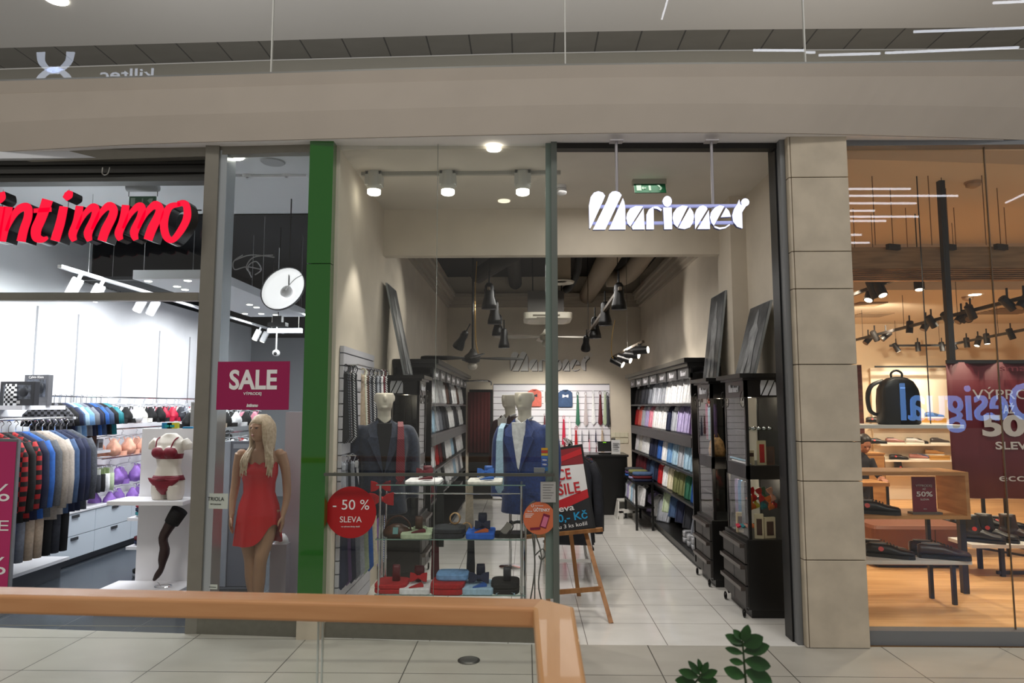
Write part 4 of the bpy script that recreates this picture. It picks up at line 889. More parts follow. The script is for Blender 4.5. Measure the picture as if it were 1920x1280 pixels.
# ---- slatwalls
slat = M('slatwall_panel', (188, 188, 196), .5); slatd = M('slat_groove', (92, 92, 98), .6)
def slatwall(label, kind, p, L, z0, z1, pitch=.1, mat=slat):
    """kind 'x': panel on back wall from p.x over length L facing -Y; 'y': on left wall facing +X"""
    t = thing('slatwall_panel', label, 'slatwall', p); g = G(); gd = G(); z = z0
    while z < z1 - .02:
        zz = min(z+pitch-.010, z1)
        if kind == 'x': g.box(0, L, -.03, -.0, z-p[2], zz-p[2])
        else: g.box(0, .03, 0, L, z-p[2], zz-p[2])
        z += pitch
    if kind == 'x': gd.box(0.002, L-.002, -.018, 0.0, z0-p[2], z1-p[2])
    else: gd.box(0, .018, .002, L-.002, z0-p[2], z1-p[2])
    g.build('slats', mat, t); gd.build('backing', slatd, t); return t
slatwall('grey slatwall panel of neckties on the left wall just behind the window', 'y', (LW+.004, 5.33, .0), 1.08, .02, 2.17)
G().box(0,0,0,0,0,0)
sx0 = at(925, 720, BACK-.03).x; sx1 = at(1143, 720, BACK-.03).x
slatwall('white slatwall with shirts and ties on the rear wall', 'x', (sx0, BACK-.001, .02), sx1-sx0, .02, 2.10, .115, M('slat_white', (226, 224, 232), .5))
# ---- neckties
def make_tie():
    t = thing('necktie', '', 'necktie'); m = cloth('navy blue')
    def bl(pr, y0, y1): return G().loft([[Vector((-w_, y0+dy, z)), Vector((0, y0+dy-.004, z)), Vector((w_, y0+dy, z)), Vector((w_, y1+dy, z)), Vector((-w_, y1+dy, z))] for w_, z, dy in pr])
    bl([(.012,-.03,0),(.018,-.06,0),(.024,-.2,0),(.034,-.4,0),(.040,-.50,0),(.003,-.545,0)], -.006, .0).build('blade', m, t)
    bl([(.010,.015,0),(.016,.0,-.004),(.013,-.04,-.002)], -.014, .0).build('knot', m, t)
    g = G(); g.tube(smoothpts([(-.008,-.004,.01),(-.02,.0,.05),(0,.004,.075),(.02,0,.05),(.008,-.004,.01)], 4), .006, 6, flat=.5); g.build('neck_loop', m, t); return t
tie0 = make_tie(); ft_ = [True]
def tiem(c):
    if isinstance(c, str): return M('silk_'+c.replace(' ', '_'), PAL[c], .45, noise=.1, nscale=60)
    return striped('silk_%s_%s_stripe' % (c[0].replace(' ','_'), c[1].replace(' ','_')), PAL[c[0]], PAL[c[1]], 140, .8)
def tie(loc, rz, c, label, group, s=1.0, rot=None):
    m = tiem(c); return clone(tie0, ft_, loc=loc, rz=rz, rot=rot, label=label, group=group, mats={'blade': m, 'knot': m, 'neck_loop': m}, scale=s)
def cname(c): return c if isinstance(c, str) else '%s and %s striped' % c
hookm = CHROME
def hang_rail(label, y0, y1, x, z):
    t = thing('tie_rail', label, 'rail', (LW+.03, (y0+y1)/2, z)); G().cyl((x-LW-.03, y0-(y0+y1)/2, 0), (x-LW-.03, y1-(y0+y1)/2, 0), .006).build('bar', CHROME, t)
    for yy in (y0+.03, y1-.03): G().cyl((0, yy-(y0+y1)/2, 0), (x-LW-.03, yy-(y0+y1)/2, 0), .005).build('bracket', CHROME, t)
for r, (z, cs, nm) in enumerate(((1.95, ['black',('black','mid grey'),'charcoal',('brown','pale grey'),'black',('black','white'),'charcoal','beige','pale green','white','cream',('black','white'),'brown',('dark grey','pale grey'),'charcoal',('black','white'),'dark grey','pale grey',('black','mid grey'),'white','burgundy',('black','white')], 'top'),
        (1.24, ['pale grey','mid grey','charcoal','pale grey','white','navy blue','lilac','sky blue','yellow','navy blue','purple',('navy blue','pale grey')], 'middle'),
        (.84, ['navy blue','navy blue','purple','navy blue','mid grey','pale grey','pale green','blue','cream','violet',('blue','white')], 'bottom'))):
    n = len(cs); y0 = 5.38; y1 = 6.42; hang_rail('chrome rail holding the %s row of neckties on the left slatwall' % nm, y0-.03, y1+.03, LW+.14, z+.072)
    for k, c in enumerate(cs):
        px = 641+81*k/(n-1); yy = 5.36+.008*(px-641) if px < 666 else (5.90+.006*(px-664) if z > 1.5 else 5.55+.012*(px-664)); xx = (px-987)/1280*yy; xx = max(xx, LW+.045)
        tie((xx, yy, z), R(22), c, '%s tie, %s row, left slatwall, %s' % (cname(c), nm, ORD[k]), 'neckties on the left slatwall', 1.0)
# ties on the rear slatwall
def back(px, py, d=.05): return at(px, py, BACK-.03-d)
for k, (px, py, c, ln) in enumerate(((1083,742,'green',1), (1098,742,('burgundy','white'),1), (1112,740,'white',1), (1125,741,'burgundy',1), (1134,741,'pale green',1), (1139,743,'dark grey',1),
      (1045,786,'brown',.95), (1057,787,'crimson',1.0), (1068,787,'white',.75), (1080,808,'red',1.1), (1129,808,'beige',.95), (1021,780,'burgundy',.6), (1027,783,'navy blue',.6))):
    tie(back(px, py), 0, c, '%s tie on the rear slatwall, upper row, %s from left' % (cname(c), NTH[k if k < 6 else (k-6)]) if k < 6 else '%s necktie low on the rear slatwall, %s' % (cname(c), ('far left','second left','centre left','beside the board','far right','behind the post','just right of the post')[k-6]), 'neckties on the rear slatwall', ln)
for k, (px, py, c) in enumerate(((1091,808,'mid grey'),(1104,808,'charcoal'),(1117,808,'navy blue'),(1105,824,'pink'),(1118,836,'burgundy'),(1105,854,'black'),(1118,854,'green'),(1092,836,'mid grey'))):
    tie(back(px, py), 0, c, 'short %s tie on a small hook of the rear slatwall, %s' % (c, ('upper left','upper middle','upper right','centre','middle right','lower left','lower right','middle left')[k]), 'short ties on the rear slatwall', .38)
for k, (px, py, c, cc_) in enumerate(((1002, 762, 'salmon', 'dark grey'), (1060, 763, 'denim blue', 'white'))):
    p = back(px, py, .03); m = cloth(c)
    clone(shirt0, first, loc=p, rot=(R(4),0,0), label='%s folded shirt with a %s bow tie on the rear slatwall' % (c, cc_), group='shirts on the rear slatwall', mats={'folded_body': m, 'collar': m, 'button_placket': m, 'sleeve_fold': m}, scale=.98)
    bow(p+Vector((0,-.05,.20)), (0,0,0), cc_, '%s bow tie pinned on the %s rear wall shirt' % (cc_, c), None, .9)
p = back(1024, 744, .01); t = thing('gift_box', 'slim white tie box hooked high on the rear slatwall by the post', 'box', p); G().box(-.05,.05,-.02,0,-.13,.13).build('box_tray', WHT, t); G().box(-.02,.02,-.024,-.02,-.1,.1).build('insert', M('box_insert'), t)
# doorway to the back room at the left of the rear wall
dx0 = at(880, 730, BACK-.01).x; dx1 = at(924, 730, BACK-.01).x; dzt = at(900, 730, BACK).z
struct(G().box(dx0, dx1, BACK-.02, BACK-.003, .02, dzt).build('door_1', M('doorway_dark', (20, 16, 15), .8)))
t = thing('curtain', 'dark red curtain drawn across the rear doorway', 'curtain', ((dx0+dx1)/2, BACK-.06, .5)); g = G(); n = 24
cur = [Vector((dx0-.02+(dx1-dx0)*.94*k/n-t.location.x, .018*math.sin(k*1.6), 0)) for k in range(n+1)]
g.loft([[Vector((v.x, v.y, z)) for v in cur]+[Vector((v.x, v.y+.008, z)) for v in cur[::-1]] for z in (.35, dzt-.55)]); g.build('fabric', M('curtain_red', (74, 14, 14), .85), t, smooth=True)
G().cyl((dx0-t.location.x, .02, dzt-.53), (dx1-t.location.x, .02, dzt-.53), .008).build('curtain_rod', DARKM, t)
g = G(); g.tube(smoothpts([at(860,715,11), at(915,714,11), at(921,722,11)], 5), .012, 6); o = g.build('chrome_arm', CHROME); tag(o, 'thin chrome arm beside the left shelf unit near the rear doorway', 'rail')
# ---- counter
ca = atz(1103, 966); cb_ = atz(1176, 966)
t = thing('sales_counter', 'plain black sales counter in front of the rear wall', 'counter', (1.16, 11.2, 0))
ct = .93
G().box(ca.x-1.16, cb_.x-1.16+.02, -.3, .3, 0, ct-.03).build('body', BLK, t, bevel=.004); G().box(ca.x-1.16-.02, cb_.x-1.16+.04, -.32, .32, ct-.03, ct).build('top', M('counter_top', (26, 25, 26), .3), t)
p = at(1134, 866, 11.1); t = thing('payment_terminal', 'black till screen standing on the sales counter', 'till', (p.x, 11.1, ct)); G().box(-.1,.1,-.05,.05,.0,.02).build('base', BLK, t); G().obox((0,0,.12),(.22,.03,.16),(R(-15),0,0)).build('screen', M('till_black', (14,14,15), .3), t, bevel=.004)
G().box(-.03,.02,-.05,-.035,.18,.19).build('status_light', M('led_green', (120,190,40), .5, emit=1), t)
p = at(1155, 866, 11.05); t = thing('counter_notice', 'small white notice stand on the sales counter', 'notice', (p.x, 11.05, ct)); G().obox((0,0,.115),(.14,.006,.22),(R(-6),0,0)).build('card', WHT, t)
for q in range(5): G().box(-.05,.05-.02*(q%2),-.004-.003*1-.012+.004*q*.4,-.004,.17-.03*q,.176-.03*q).build('text_line', M('grey_print', (120,120,124), .6), t)
for k, (px, py) in enumerate(((1150,815),(1158,815),(1166,815),(1174,815),(1158,826),(1166,826),(1174,826),(1150,826))):
    p = at(px, py, BACK-.02); o = G().box(p.x-.038,p.x+.038,BACK-.02,BACK,p.z-.045,p.z+.045).build('wall_switch', M('switch_cream', (214,208,186), .5) if k < 7 else M('switch_dark', (60,58,54), .5), bevel=.004)
    tag(o, '%s switch plate on the rear wall beside the counter, %s' % ('cream' if k < 7 else 'dark', ('upper row first','upper row second','upper row third','upper row fourth','lower row second','lower row third','lower row fourth','lower row first')[k]), 'switch', 'switch plates behind the counter')
# step stool
p = atz(1176, 971); t = thing('step_stool', 'white plastic step stool on the tiled floor beside the counter', 'stool', (p.x, p.y+.12, 0)); pw = M('stool_white', (222, 220, 214), .45)
g = G(); g.rings([(0,0,.24,.13,.09),(0,0,.26,.135,.095),(0,0,.27,.13,.09)], 20, .3); g.build('top_step', pw, t)
g = G(); g.rings([(0,-.15,.12,.145,.07),(0,-.15,.135,.145,.07)], 20, .3); g.build('lower_step', pw, t)
for sx in (-1, 1): g = G(); g.add([(sx*.17,-.24,0),(sx*.17,.13,0),(sx*.13,.09,.25),(sx*.13,-.09,.25),(sx*.145,-.21,.13),(sx*.15,-.24,0)][:5]+[(sx*.155,-.24,0),(sx*.155,.13,0),(sx*.115,.09,.25),(sx*.115,-.09,.25),(sx*.13,-.21,.13)], [(0,1,2,3,4),(9,8,7,6,5)]+[(i,i+5,(i+1)%5+5,(i+1)%5) for i in range(5)]); g.build('side_leg', pw, t)
G().box(-.13,.13,.08,.1,.0,.24).build('back_leg', pw, t); g = G(); g.box(-.14,-.07,-.22,-.21,.0,.12); g.box(.07,.14,-.22,-.21,0,.12); g.box(-.14,.14,-.22,-.21,.09,.12); g.build('front_leg', pw, t)

# ---- suited torso mannequins
skinw = M('mannequin_white', (214, 206, 190), .5)
def torso(label, loc, rz, suit, shirtc, tiec, tieside, pocket=None, jl=.74, head=True):
    """headless-top male bust on a stand; loc at floor; shoulders at z=1.50"""
    x, y, z = loc; t = thing('mannequin', label, 'mannequin', (x, y, 0), rz); SH = z
    if head:
        g = G(); g.rings([(0,.005,SH-.02,.07,.06),(0,.0,SH+.05,.055,.055),(0,-.005,SH+.10,.056,.062),(0,-.02,SH+.125,.062,.078),(0,-.022,SH+.16,.07,.088),(0,-.018,SH+.20,.076,.095),(0,-.012,SH+.235,.077,.096),(0,-.01,SH+.245,.075,.094)], 24)
        g.ell((0,-.112,SH+.20),(.013,.02,.03)); g.ell((0,-.098,SH+.158),(.028,.014,.010)); g.ell((0,-.095,SH+.128),(.024,.016,.014))
        for s in (-1,1): g.ell((s*.078,.0,SH+.20),(.010,.018,.03))
        g.build('head', skinw, t, remesh=.007, smoothit=3)
    sm = suit
    g = G(); g.rings([(0,0,SH-jl,.205,.13),(0,0,SH-jl+.05,.20,.128),(0,0,SH-jl*.62,.178,.115),(0,0,SH-jl*.45,.182,.118),(0,-.005,SH-.22,.205,.13),(0,0,SH-.12,.21,.12),(0,.01,SH-.05,.185,.095),(0,.015,SH-.01,.12,.075),(0,.015,SH+.015,.075,.06)], 28, .85)
    for s in (-1,1):
        g.tube(smoothpts([(s*.19,.01,SH-.06),(s*.232,.015,SH-.16),(s*.25,.02,SH-.33),(s*.25,-.0,SH-.46),(s*.245,-.02,SH-.62)], 3), [.062,.064,.066,.066,.064,.062,.06,.057,.055,.055,.054,.053,.052], 14)
        g.ell((s*.185,.01,SH-.055),(.062,.062,.04))
    g.build('jacket', sm, t, remesh=.012, smoothit=3)
    # shirt front in the V, lapels
    yv = -.136
    def V(u, zz): return u
    G().prism([(-.06,SH+.0),(.06,SH+.0),(.055,SH-.1),(.012,SH-.36),(0,SH-.38),(-.012,SH-.36),(-.055,SH-.1)], .02, Matrix.Translation((0,yv-.004,0)) @ Matrix.Rotation(R(-6), 4, 'X') @ Matrix.Translation((0,0,0)) if False else Matrix.Translation((0,yv-.006,0))).build('shirt', shirtc, t, bevel=.004)
    for s in (-1,1):
        G().add([(s*.055,-.085,SH+.03),(s*.13,-.12,SH-.06),(s*.115,-.145,SH-.11),(s*.135,-.148,SH-.13),(s*.01,-.150,SH-.40),(s*.004,-.146,SH-.40),(s*.05,-.145,SH-.12),(s*.045,-.10,SH-.0),
                 (s*.055,-.078,SH+.03),(s*.13,-.112,SH-.06),(s*.115,-.137,SH-.11),(s*.135,-.140,SH-.13),(s*.01,-.142,SH-.40),(s*.004,-.138,SH-.40),(s*.05,-.137,SH-.12),(s*.045,-.092,SH-.0)],
            [tuple(range(8)), tuple(range(15,7,-1))]+[(i,i+8,(i+1)%8+8,(i+1)%8) for i in range(8)]).build('lapel', sm, t)
        g = G(); g.tube([(s*.06,.02,SH+.035),(s*.062,-.03,SH+.03),(s*.045,-.07,SH+.015),(s*.012,-.082,SH-.01)], .014, 6, flat=.5); g.build('shirt_collar', shirtc, t)
        G().box(s*.13-.045,s*.13+.045,-.128,-.118,SH-.58,SH-.56).build('pocket_flap', sm, t)
    for zz in (.42, .52): G().cyl((.012,-.140,SH-zz),(.012,-.128,SH-zz),.009,n=10).build('button', BTXT, t)
    if pocket: G().prism([(.08,SH-.21),(.14,SH-.205),(.13,SH-.17),(.11,SH-.19),(.1,SH-.165)], .008, Matrix.Translation((0,-.142,0))).build('pocket_square', pocket, t)
    G().cyl((0,0,.02),(0,0,SH-jl+.02),.014).build('stand_pole', CHROME, t); G().lathe([(.12,0),(.12,.012),(.02,.025)],n=28).build('stand_base', CHROME, t)
    return t
navy = M('suit_navy', (32, 41, 60), .75, noise=.25, nscale=60, sheen=.3); blue = M('suit_blue', (26, 54, 116), .7, noise=.2, nscale=60, sheen=.2); burg = M('suit_burgundy', (46, 12, 18), .8)
p1_ = at(720, 792, 5.70); SH1 = p1_.z
torso('headless-topped mannequin in a dark navy jacket behind the left of the window', (p1_.x, 5.70, SH1), R(14), navy, M('shirt_black', (14,14,18), .7), None, 0)
p2_ = at(984, 791, 5.72); SH2 = p2_.z
torso('mannequin in a bright blue suit over a white shirt beside the glass post', (p2_.x, 5.72, SH2), R(-22), blue, cloth('white'), None, 0)
p3_ = at(957, 783, 7.4)
torso('mannequin in a dark burgundy jacket standing behind the blue suited one', (p3_.x, 7.4, p3_.z), R(-40), burg, cloth('white'), None, 0)
# ties draped over the shoulders
def drape(label, c, base, rz, x, z0, L, yoff=-.165):
    b = Vector(base); m = Matrix.Rotation(rz, 4, 'Z'); t = thing('necktie', label, 'necktie', b + m @ Vector((x, yoff, z0-L)), rz); g = G()
    pr = [(.004,0,0),(.036,.045,0),(.034,.2,.0),(.028,L-.12,.0),(.024,L-.02,.03),(.022,L+.02,.085),(.02,L+.01,.15)]
    g.loft([[Vector((-w_, dy-.006, z)),Vector((w_, dy-.006, z)),Vector((w_, dy+.004, z)),Vector((-w_, dy+.004, z))] for w_, z, dy in pr]); g.build('blade', tiem(c), t); return t
drape('burgundy patterned tie draped over the shoulder of the navy jacket', ('maroon','burgundy'), (p1_.x, 5.70, 0), R(14), .13, SH1-.01, .48)
drape('pale blue tie draped over the shoulder of the blue suit', 'light blue', (p2_.x, 5.72, 0), R(-22), -.155, SH2-.03, .55)
bow(Vector((p1_.x+.02, 5.52, SH1-.50)), (0,0,R(10)), 'red', 'red bow tie clipped low on the navy jacket front', None, 1.3)
bow(Vector((p1_.x+.03, 5.51, SH1-.60)), (0,0,R(10)), 'red', 'larger red gift bow pinned under the red bow tie on the navy jacket', None, 1.6)

# ---- glass display stand in the window
t = thing('glass_display_stand', 'three-tier glass and chrome display stand in the menswear window', 'display stand', (-.6, 5.42, 0))
tx0, tx1 = at(706, 905, 5.3).x+.6, at(985, 905, 5.3).x+.6; TZ = [at(840, 1114, 5.3).z, at(840, 1010, 5.3).z, at(840, 908, 5.3).z]
for z in TZ: G().box(tx0, tx1, -.13, .13, z-.008, z).build('glass_shelf', GLASS2, t); 
for z in TZ: G().box(tx0, tx1, -.132, -.13, z-.008, z).build('shelf_edge', M('green_edge', (120, 150, 140), .2), t)
for xx in (tx0+.03, tx1-.03):
    for yy in (-.115, .115): G().cyl((xx, yy, 0), (xx, yy, TZ[2]+.0), .010).build('leg', CHROME, t)
    G().tube(smoothpts([(xx,-.13,.06),(xx+.0,-.17,.16),(xx,-.14,.3)],4),.005,5).build('scroll', CHROME, t)
G().cyl((tx0+.03, .13, TZ[2]-.10), (tx1-.03, .13, TZ[2]-.10), .006).build('cross_bar', CHROME, t)
def flat_shirt(px, Yc, z, c, label, w_=.26, h=.026, collar=True, knot=None, placed=None):
    x = at(px, 960, Yc).x; t = thing('folded_shirt', label, 'shirt', (x, Yc, z)); m = cloth(c)
    G().rings([(0,0,0,w_/2*.95,.14),(0,0,.006,w_/2,.145),(0,0,h-.006,w_/2,.145),(0,0,h,w_/2*.97,.14)], 24, .2).build('folded_body', m, t)
    if collar:
        g = G(); g.tube([(.045*math.cos(a), .085+.03*math.sin(a), h+.008) for a in [R(q) for q in range(-60, 241, 30)]], .011, 6); g.prism([(-.005,.05),(-.06,.075),(-.05,.03),(-.02,.02)], .006, Matrix.Translation((0,0,h+.004)) @ Matrix.Rotation(R(-90),4,'X')); g.prism([(.005,.05),(.06,.075),(.05,.03),(.02,.02)], .006, Matrix.Translation((0,0,h+.004)) @ Matrix.Rotation(R(-90),4,'X')); g.build('collar', m, t)
    return t
def kerchief(px, Yc, z, c, label):
    x = at(px, 960, Yc).x; t = G().add([(-.05,-.06,0),(.055,-.02,.0),(.03,.045,0),(-.0,.03,0),(-.05,-.06,.008),(.055,-.02,.02),(.03,.045,.02),(0,.03,.012)], [(3,2,1,0),(4,5,6,7),(0,1,5,4),(1,2,6,5),(2,3,7,6),(3,0,4,7)]).build('pocket_square', cloth(c, .5), loc=(x, Yc, z)); tag(t, label, 'pocket square'); return t
def tie_roll(px, Yc, z, c, label, wd=.06, hh=.06, back_=.02):
    x = at(px, 960, Yc).x; o = G().rings([(0,0,0,wd/2,.022),(0,0,hh*.8,wd/2,.022),(0,0,hh,wd/2*.9,.016)], 14, .6).build('rolled_tie', tiem(c), loc=(x, Yc, z), smooth=True); tag(o, label, 'rolled tie'); return o
Yt = 5.42
z = TZ[2]
for px, c, bc, wh in ((795, 'white', 'burgundy', 'left'), (910, 'off white', 'blue', 'right')):
    flat_shirt(px, Yt, z, c, 'white folded shirt on the %s of the top glass shelf' % wh, .27)
    x = at(px, 900, Yt).x; bow((x, Yt+.03, z+.075), (R(-25),0,0), bc, '%s bow tie on the %s top shelf shirt' % (bc, wh), None, 1.1)
    kerchief(px+3, Yt-.07, z+.036, bc, '%s pocket square on the %s top shelf shirt' % (bc, wh)); tie_roll(px+6, Yt+.08, z+.036, bc, 'small %s rolled tie behind the bow tie on the %s top shelf shirt' % (bc, wh), .07, .09)
z = TZ[1]
flat_shirt(785, Yt, z, 'pale green', 'pale green folded shirt on the middle glass shelf', .24, .04); kerchief(786, Yt-.06, z+.041, 'burgundy', 'burgundy pocket square on the green shirt'); tie_roll(786, Yt+.06, z+.041, 'brown', 'rolled brown tie on the green shirt', .06, .10)
flat_shirt(902, Yt, z, 'royal blue', 'bright blue folded shirt on the middle glass shelf', .22, .045); bow((at(905,960,Yt).x, Yt+.0, z+.085), (R(-25),0,0), 'navy blue', 'navy bow tie on the bright blue shirt', None, 1.0); kerchief(903, Yt-.07, z+.046, 'orange', 'orange pocket square on the bright blue shirt'); tie_roll(905, Yt+.08, z+.046, 'navy blue', 'rolled navy tie behind the bow tie on the bright blue shirt', .07, .12)
def folded(px, Yc, z, c, label, w_, h, d=.13, cat='folded clothes', nm='folded_trousers'):
    x = at(px, 960, Yc).x; g = G(); n = max(1, int(h/.03))
    for i in range(n): g.rings([(0,0,h*i/n,w_/2*.94,d*.94),(0,0,h*(i+.2)/n,w_/2,d),(0,0,h*(i+.8)/n,w_/2,d),(0,0,h*(i+1)/n-.001,w_/2*.94,d*.94)], 20, .45)
    o = g.build(nm, cloth(c), loc=(x, Yc, z)); tag(o, label, cat); return o
folded(843, Yt, z, 'charcoal', 'dark folded trousers with a belt on the middle glass shelf', .25, .075)
# brown bag, black belts
t = thing('leather_bag', 'brown leather wrap belt and bag at the left of the middle glass shelf', 'bag', (at(745, 980, Yt).x, Yt, z)); lb = M('brown_leather', (74, 44, 30), .4, noise=.3, nscale=20); G().rings([(0,0,0,.11,.07),(0,0,.03,.115,.075),(0,0,.07,.08,.05),(0,0,.09,.04,.03)], 18).build('body', lb, t, smooth=True); G().tube(smoothpts([(-.1,0,.03),(-.06,0,.12),(.02,0,.15),(.09,0,.1),(.11,0,.02)],5), .011, 8, flat=.5).build('strap', lb, t); G().obox((.0,-.07,.05),(.04,.01,.05),(R(-20),0,0)).build('buckle', M('patch_teal', (96,140,140), .5), t)
t = thing('leather_belt', 'black leather belt coiled with a silver buckle on the middle glass shelf', 'belt', (at(955, 980, Yt).x, Yt, z)); lk = M('black_leather', (18,18,20), .3)
g = G(); pts = [(.10*math.cos(a)*(1-.05*k), .05*math.sin(a), .055+.05*math.sin(a+1)) for k, a in enumerate([R(q) for q in range(0, 500, 25)])]; g.tube(pts, .014, 6, flat=.35); g.rings([(0,0,0,.12,.09),(0,0,.03,.12,.09)], 16, .5); g.build('strap', lk, t); G().obox((-.02,-.06,.07),(.05,.012,.09),(0,R(35),0)).build('buckle', M('silver_cloth', (150,146,140), .4,.3), t)
for k, (px, c) in enumerate(((853, 'beige'), (875, 'beige'))):
    t = thing('leather_belt', 'tan coiled belt on a stand in the middle shelf, %s' % ('left', 'right')[k], 'belt', (at(px,980,Yt+.08).x, Yt+.08, z+.076 if k == 0 else z)); g = G(); g.tube([(.04*math.cos(a), .02*math.sin(a)*1, .045+.04*math.sin(a)) for a in [R(q) for q in range(0,361,24)]], .012, 6, flat=.4); g.build('strap', M('tan_leather'), t); G().box(-.02,.02,-.02,-.01,.0,.02).build('buckle', CHROME, t)
z = TZ[0]
folded(738, Yt, z, 'red', 'red folded sweater at the left of the bottom glass shelf', .25, .07, nm='folded_sweater'); tie_roll(745, Yt, z+.071, 'burgundy', 'rolled burgundy tie on the red sweater', .06, .12)
flat_shirt(784, Yt, z, 'white', 'white folded shirt on the bottom glass shelf', .24, .045); bow((at(784,1080,Yt).x, Yt+.02, z+.09), (R(-25),0,0), 'red', 'red and white bow tie on the bottom shelf shirt', None, 1.1); kerchief(783, Yt-.07, z+.046, 'red', 'red pocket square on the white bottom shelf shirt'); tie_roll(788, Yt+.08, z+.046, 'burgundy', 'rolled burgundy tie behind the red bow tie', .08, .12)
folded(842, Yt-.03, z, 'red', 'folded red sweater in the middle of the bottom glass shelf', .26, .085, nm='folded_sweater'); folded(850, Yt+.02, z+.086, 'sky blue', 'folded pale denim trousers lying on the red sweater', .25, .05, .10)
flat_shirt(898, Yt, z, 'light blue', 'light blue folded shirt on the bottom glass shelf', .24, .05); bow((at(898,1080,Yt).x, Yt+.0, z+.095), (R(-25),0,0), 'navy blue', 'dark blue bow tie on the light blue shirt', None, 1.3); kerchief(900, Yt-.07, z+.051, 'blue', 'blue pocket square on the light blue shirt'); tie_roll(902, Yt+.08, z+.051, 'navy blue', 'rolled navy tie on the light blue shirt', .07, .13)
folded(948, Yt, z, 'black', 'black folded sweater at the right of the bottom glass shelf', .22, .08, nm='folded_sweater'); tie_roll(951, Yt-.02, z+.081, 'dark grey', 'rolled dark tie on the black sweater', .06, .1)
bow((at(948,1100,5.35).x, 5.33, z+.02), (R(-60),0,0), 'light blue', 'pale blue bow tie at the front of the bottom glass shelf', None, 1.2); bow((at(730,1100,5.35).x, 5.33, z+.02), (R(-60),0,0), 'red', 'dark red bow tie lying before the red sweater', None, 1.1)
# ties hanging from the shelves
for px, zt__, L, c, lab in ((826, TZ[2], .52, 'black', 'black tie hanging below the top glass shelf'), (881, TZ[2], .42, 'beige', 'beige knitted tie hanging below the top glass shelf'), (818, TZ[1], .42, 'burgundy', 'maroon tie hanging below the middle glass shelf'), (884, TZ[1], .36, 'charcoal', 'dark navy tie hanging below the middle glass shelf')):
    x = at(px, 960, 5.6).x; t = thing('hanging_tie', lab, 'necktie', (x, 5.565, zt__-L)); G().loft([[Vector((-w_,-.004,zz)),Vector((w_,-.004,zz)),Vector((w_,.004,zz)),Vector((-w_,.004,zz))] for w_, zz in ((.032,0),(.034,.1),(.03,L*.5),(.026,L))]).build('blade', tiem(c), t)
    G().box(-.03,.03,-.03,.008,L,L+.012).build('clip', CHROME, t)
# ---- curly iron stand right of the glass shelves
t = thing('scroll_stand', 'thin curled iron clothes stand in front of the glass post', 'stand', (at(1003,1060,5.35).x, 5.40, 0)); ir = M('iron_grey', (120,120,118), .3, .8)
def sp(pts, r=.006): G().tube(smoothpts([Vector(p) for p in pts], 5), r, 6).build('curved_rod', ir, t)
sp([(-.02,0,.72),(.0,0,.5),(-.02,0,.3),(-.08,0,.02)]); sp([(0,0,.72),(.05,0,.55),(.03,0,.3),(.12,0,.02)]); sp([(0,0,.55),(.06,0,.6),(.08,0,.55),(.05,0,.52),(.03,0,.55)]); sp([(-.02,0,.78),(-.06,0,.9),(0,0,.96),(.03,0,.9),(0,0,.87)]); sp([(0,.02,.72),(0,.14,.3),(0,.16,.02)])
# ---- easel with promotional board
ez = thing('easel', 'wooden easel carrying the red and white promotion board at the shop entrance', 'easel', (.35, 5.85, 0)); ew = wood('easel_wood', (168, 116, 66), (140, 92, 48), .5, 10, 10, 1.2, 2)
Y1 = 5.98
o = ez.location.copy()
fR = atz(1146, 1168); fL = atz(1029, 1140); 
trayz = at(1085, 1000, Y1).z; tp = Vector((at(1060, 850, 5.95).x, 5.98, at(1060,850,5.95).z))
def bm(nm, a, b, w_=.035, h_=.022): G().beam(Vector(a)-o, Vector(b)-o, w_, h_, up=(0,1,0)).build(nm, ew, ez)
topR = Vector((at(1098,990,Y1+.05).x, Y1+.05, trayz)); 
dR = (topR-fR); bm('leg', fR, fR+dR*2.0)
fLL = Vector((at(1029,1140,5.60).x, 5.60, 0)); dL = Vector((at(1024,995,Y1+.05).x, Y1+.05, trayz))-fLL; bm('leg', fLL, fLL+dL*2.0)
bm('leg', (at(1084,1108,6.3).x, 6.3, at(1084,1110,6.3).z-.0), (at(1058,900,6.3).x, 6.32, at(1058,900,6.3).z)); bm('leg', (at(1084,1108,6.3).x+.01, 6.33, 0), (at(1084,1108,6.3).x, 6.3, at(1084,1110,6.3).z+.02))
qa = fLL+dL*.30; qb = fR+dR*.36; bm('cross_bar', qa, qb)
a = at(985, 1006, Y1-.02); b = at(1130, 992, Y1-.02); bm('tray', a, b, .03, .05)
# the board
def bp(px, py, Y): return at(px, py, Y)
B0 = at(985, 1010, Y1-.02); B1 = at(1117, 990, Y1-.02); up_ = (at(1092, 832, Y1+.14)-B1); B2 = B1+up_; B3 = B0+up_
t = thing('promotion_board', 'framed black white and red promotion board with large red shirt sale text on the easel', 'sign', (B0+B1)/2); o = t.location.copy()
U = (B1-B0); Vv = up_; N = U.cross(Vv).normalized()
if N.y > 0: N = -N
def BQ(u, v, n=0): return B0-o+U*u+Vv*v+N*n
def bpoly(nm, pts, m, n=.002, th=.002):
    g = G(); f = [BQ(u, v, n) for u, v in pts]; bk = [BQ(u, v, n-th) for u, v in pts]; k = len(pts); g.add(f+bk, [tuple(range(k)), tuple(range(2*k-1,k-1,-1))]+[(i,i+k,(i+1)%k+k,(i+1)%k) for i in range(k)]); g.build(nm, m, t)
bpoly('frame', [(0,0),(1,0),(1,1),(0,1)], M('frame_black', (20,20,21), .4), 0, .02)
red = M('board_red', (190, 26, 34), .45); bw = M('board_white', (226,224,222), .45); bk_ = M('board_black', (34,34,36), .4); dr = M('board_dark_red', (134, 26, 34), .45)
bpoly('upper_field', [(.03,.83),(.97,.76),(.97,.97),(.03,.97)], dr, .001); bpoly('red_flash', [(.03,.76),(.97,.95),(.97,.88),(.03,.72)], red, .0025)
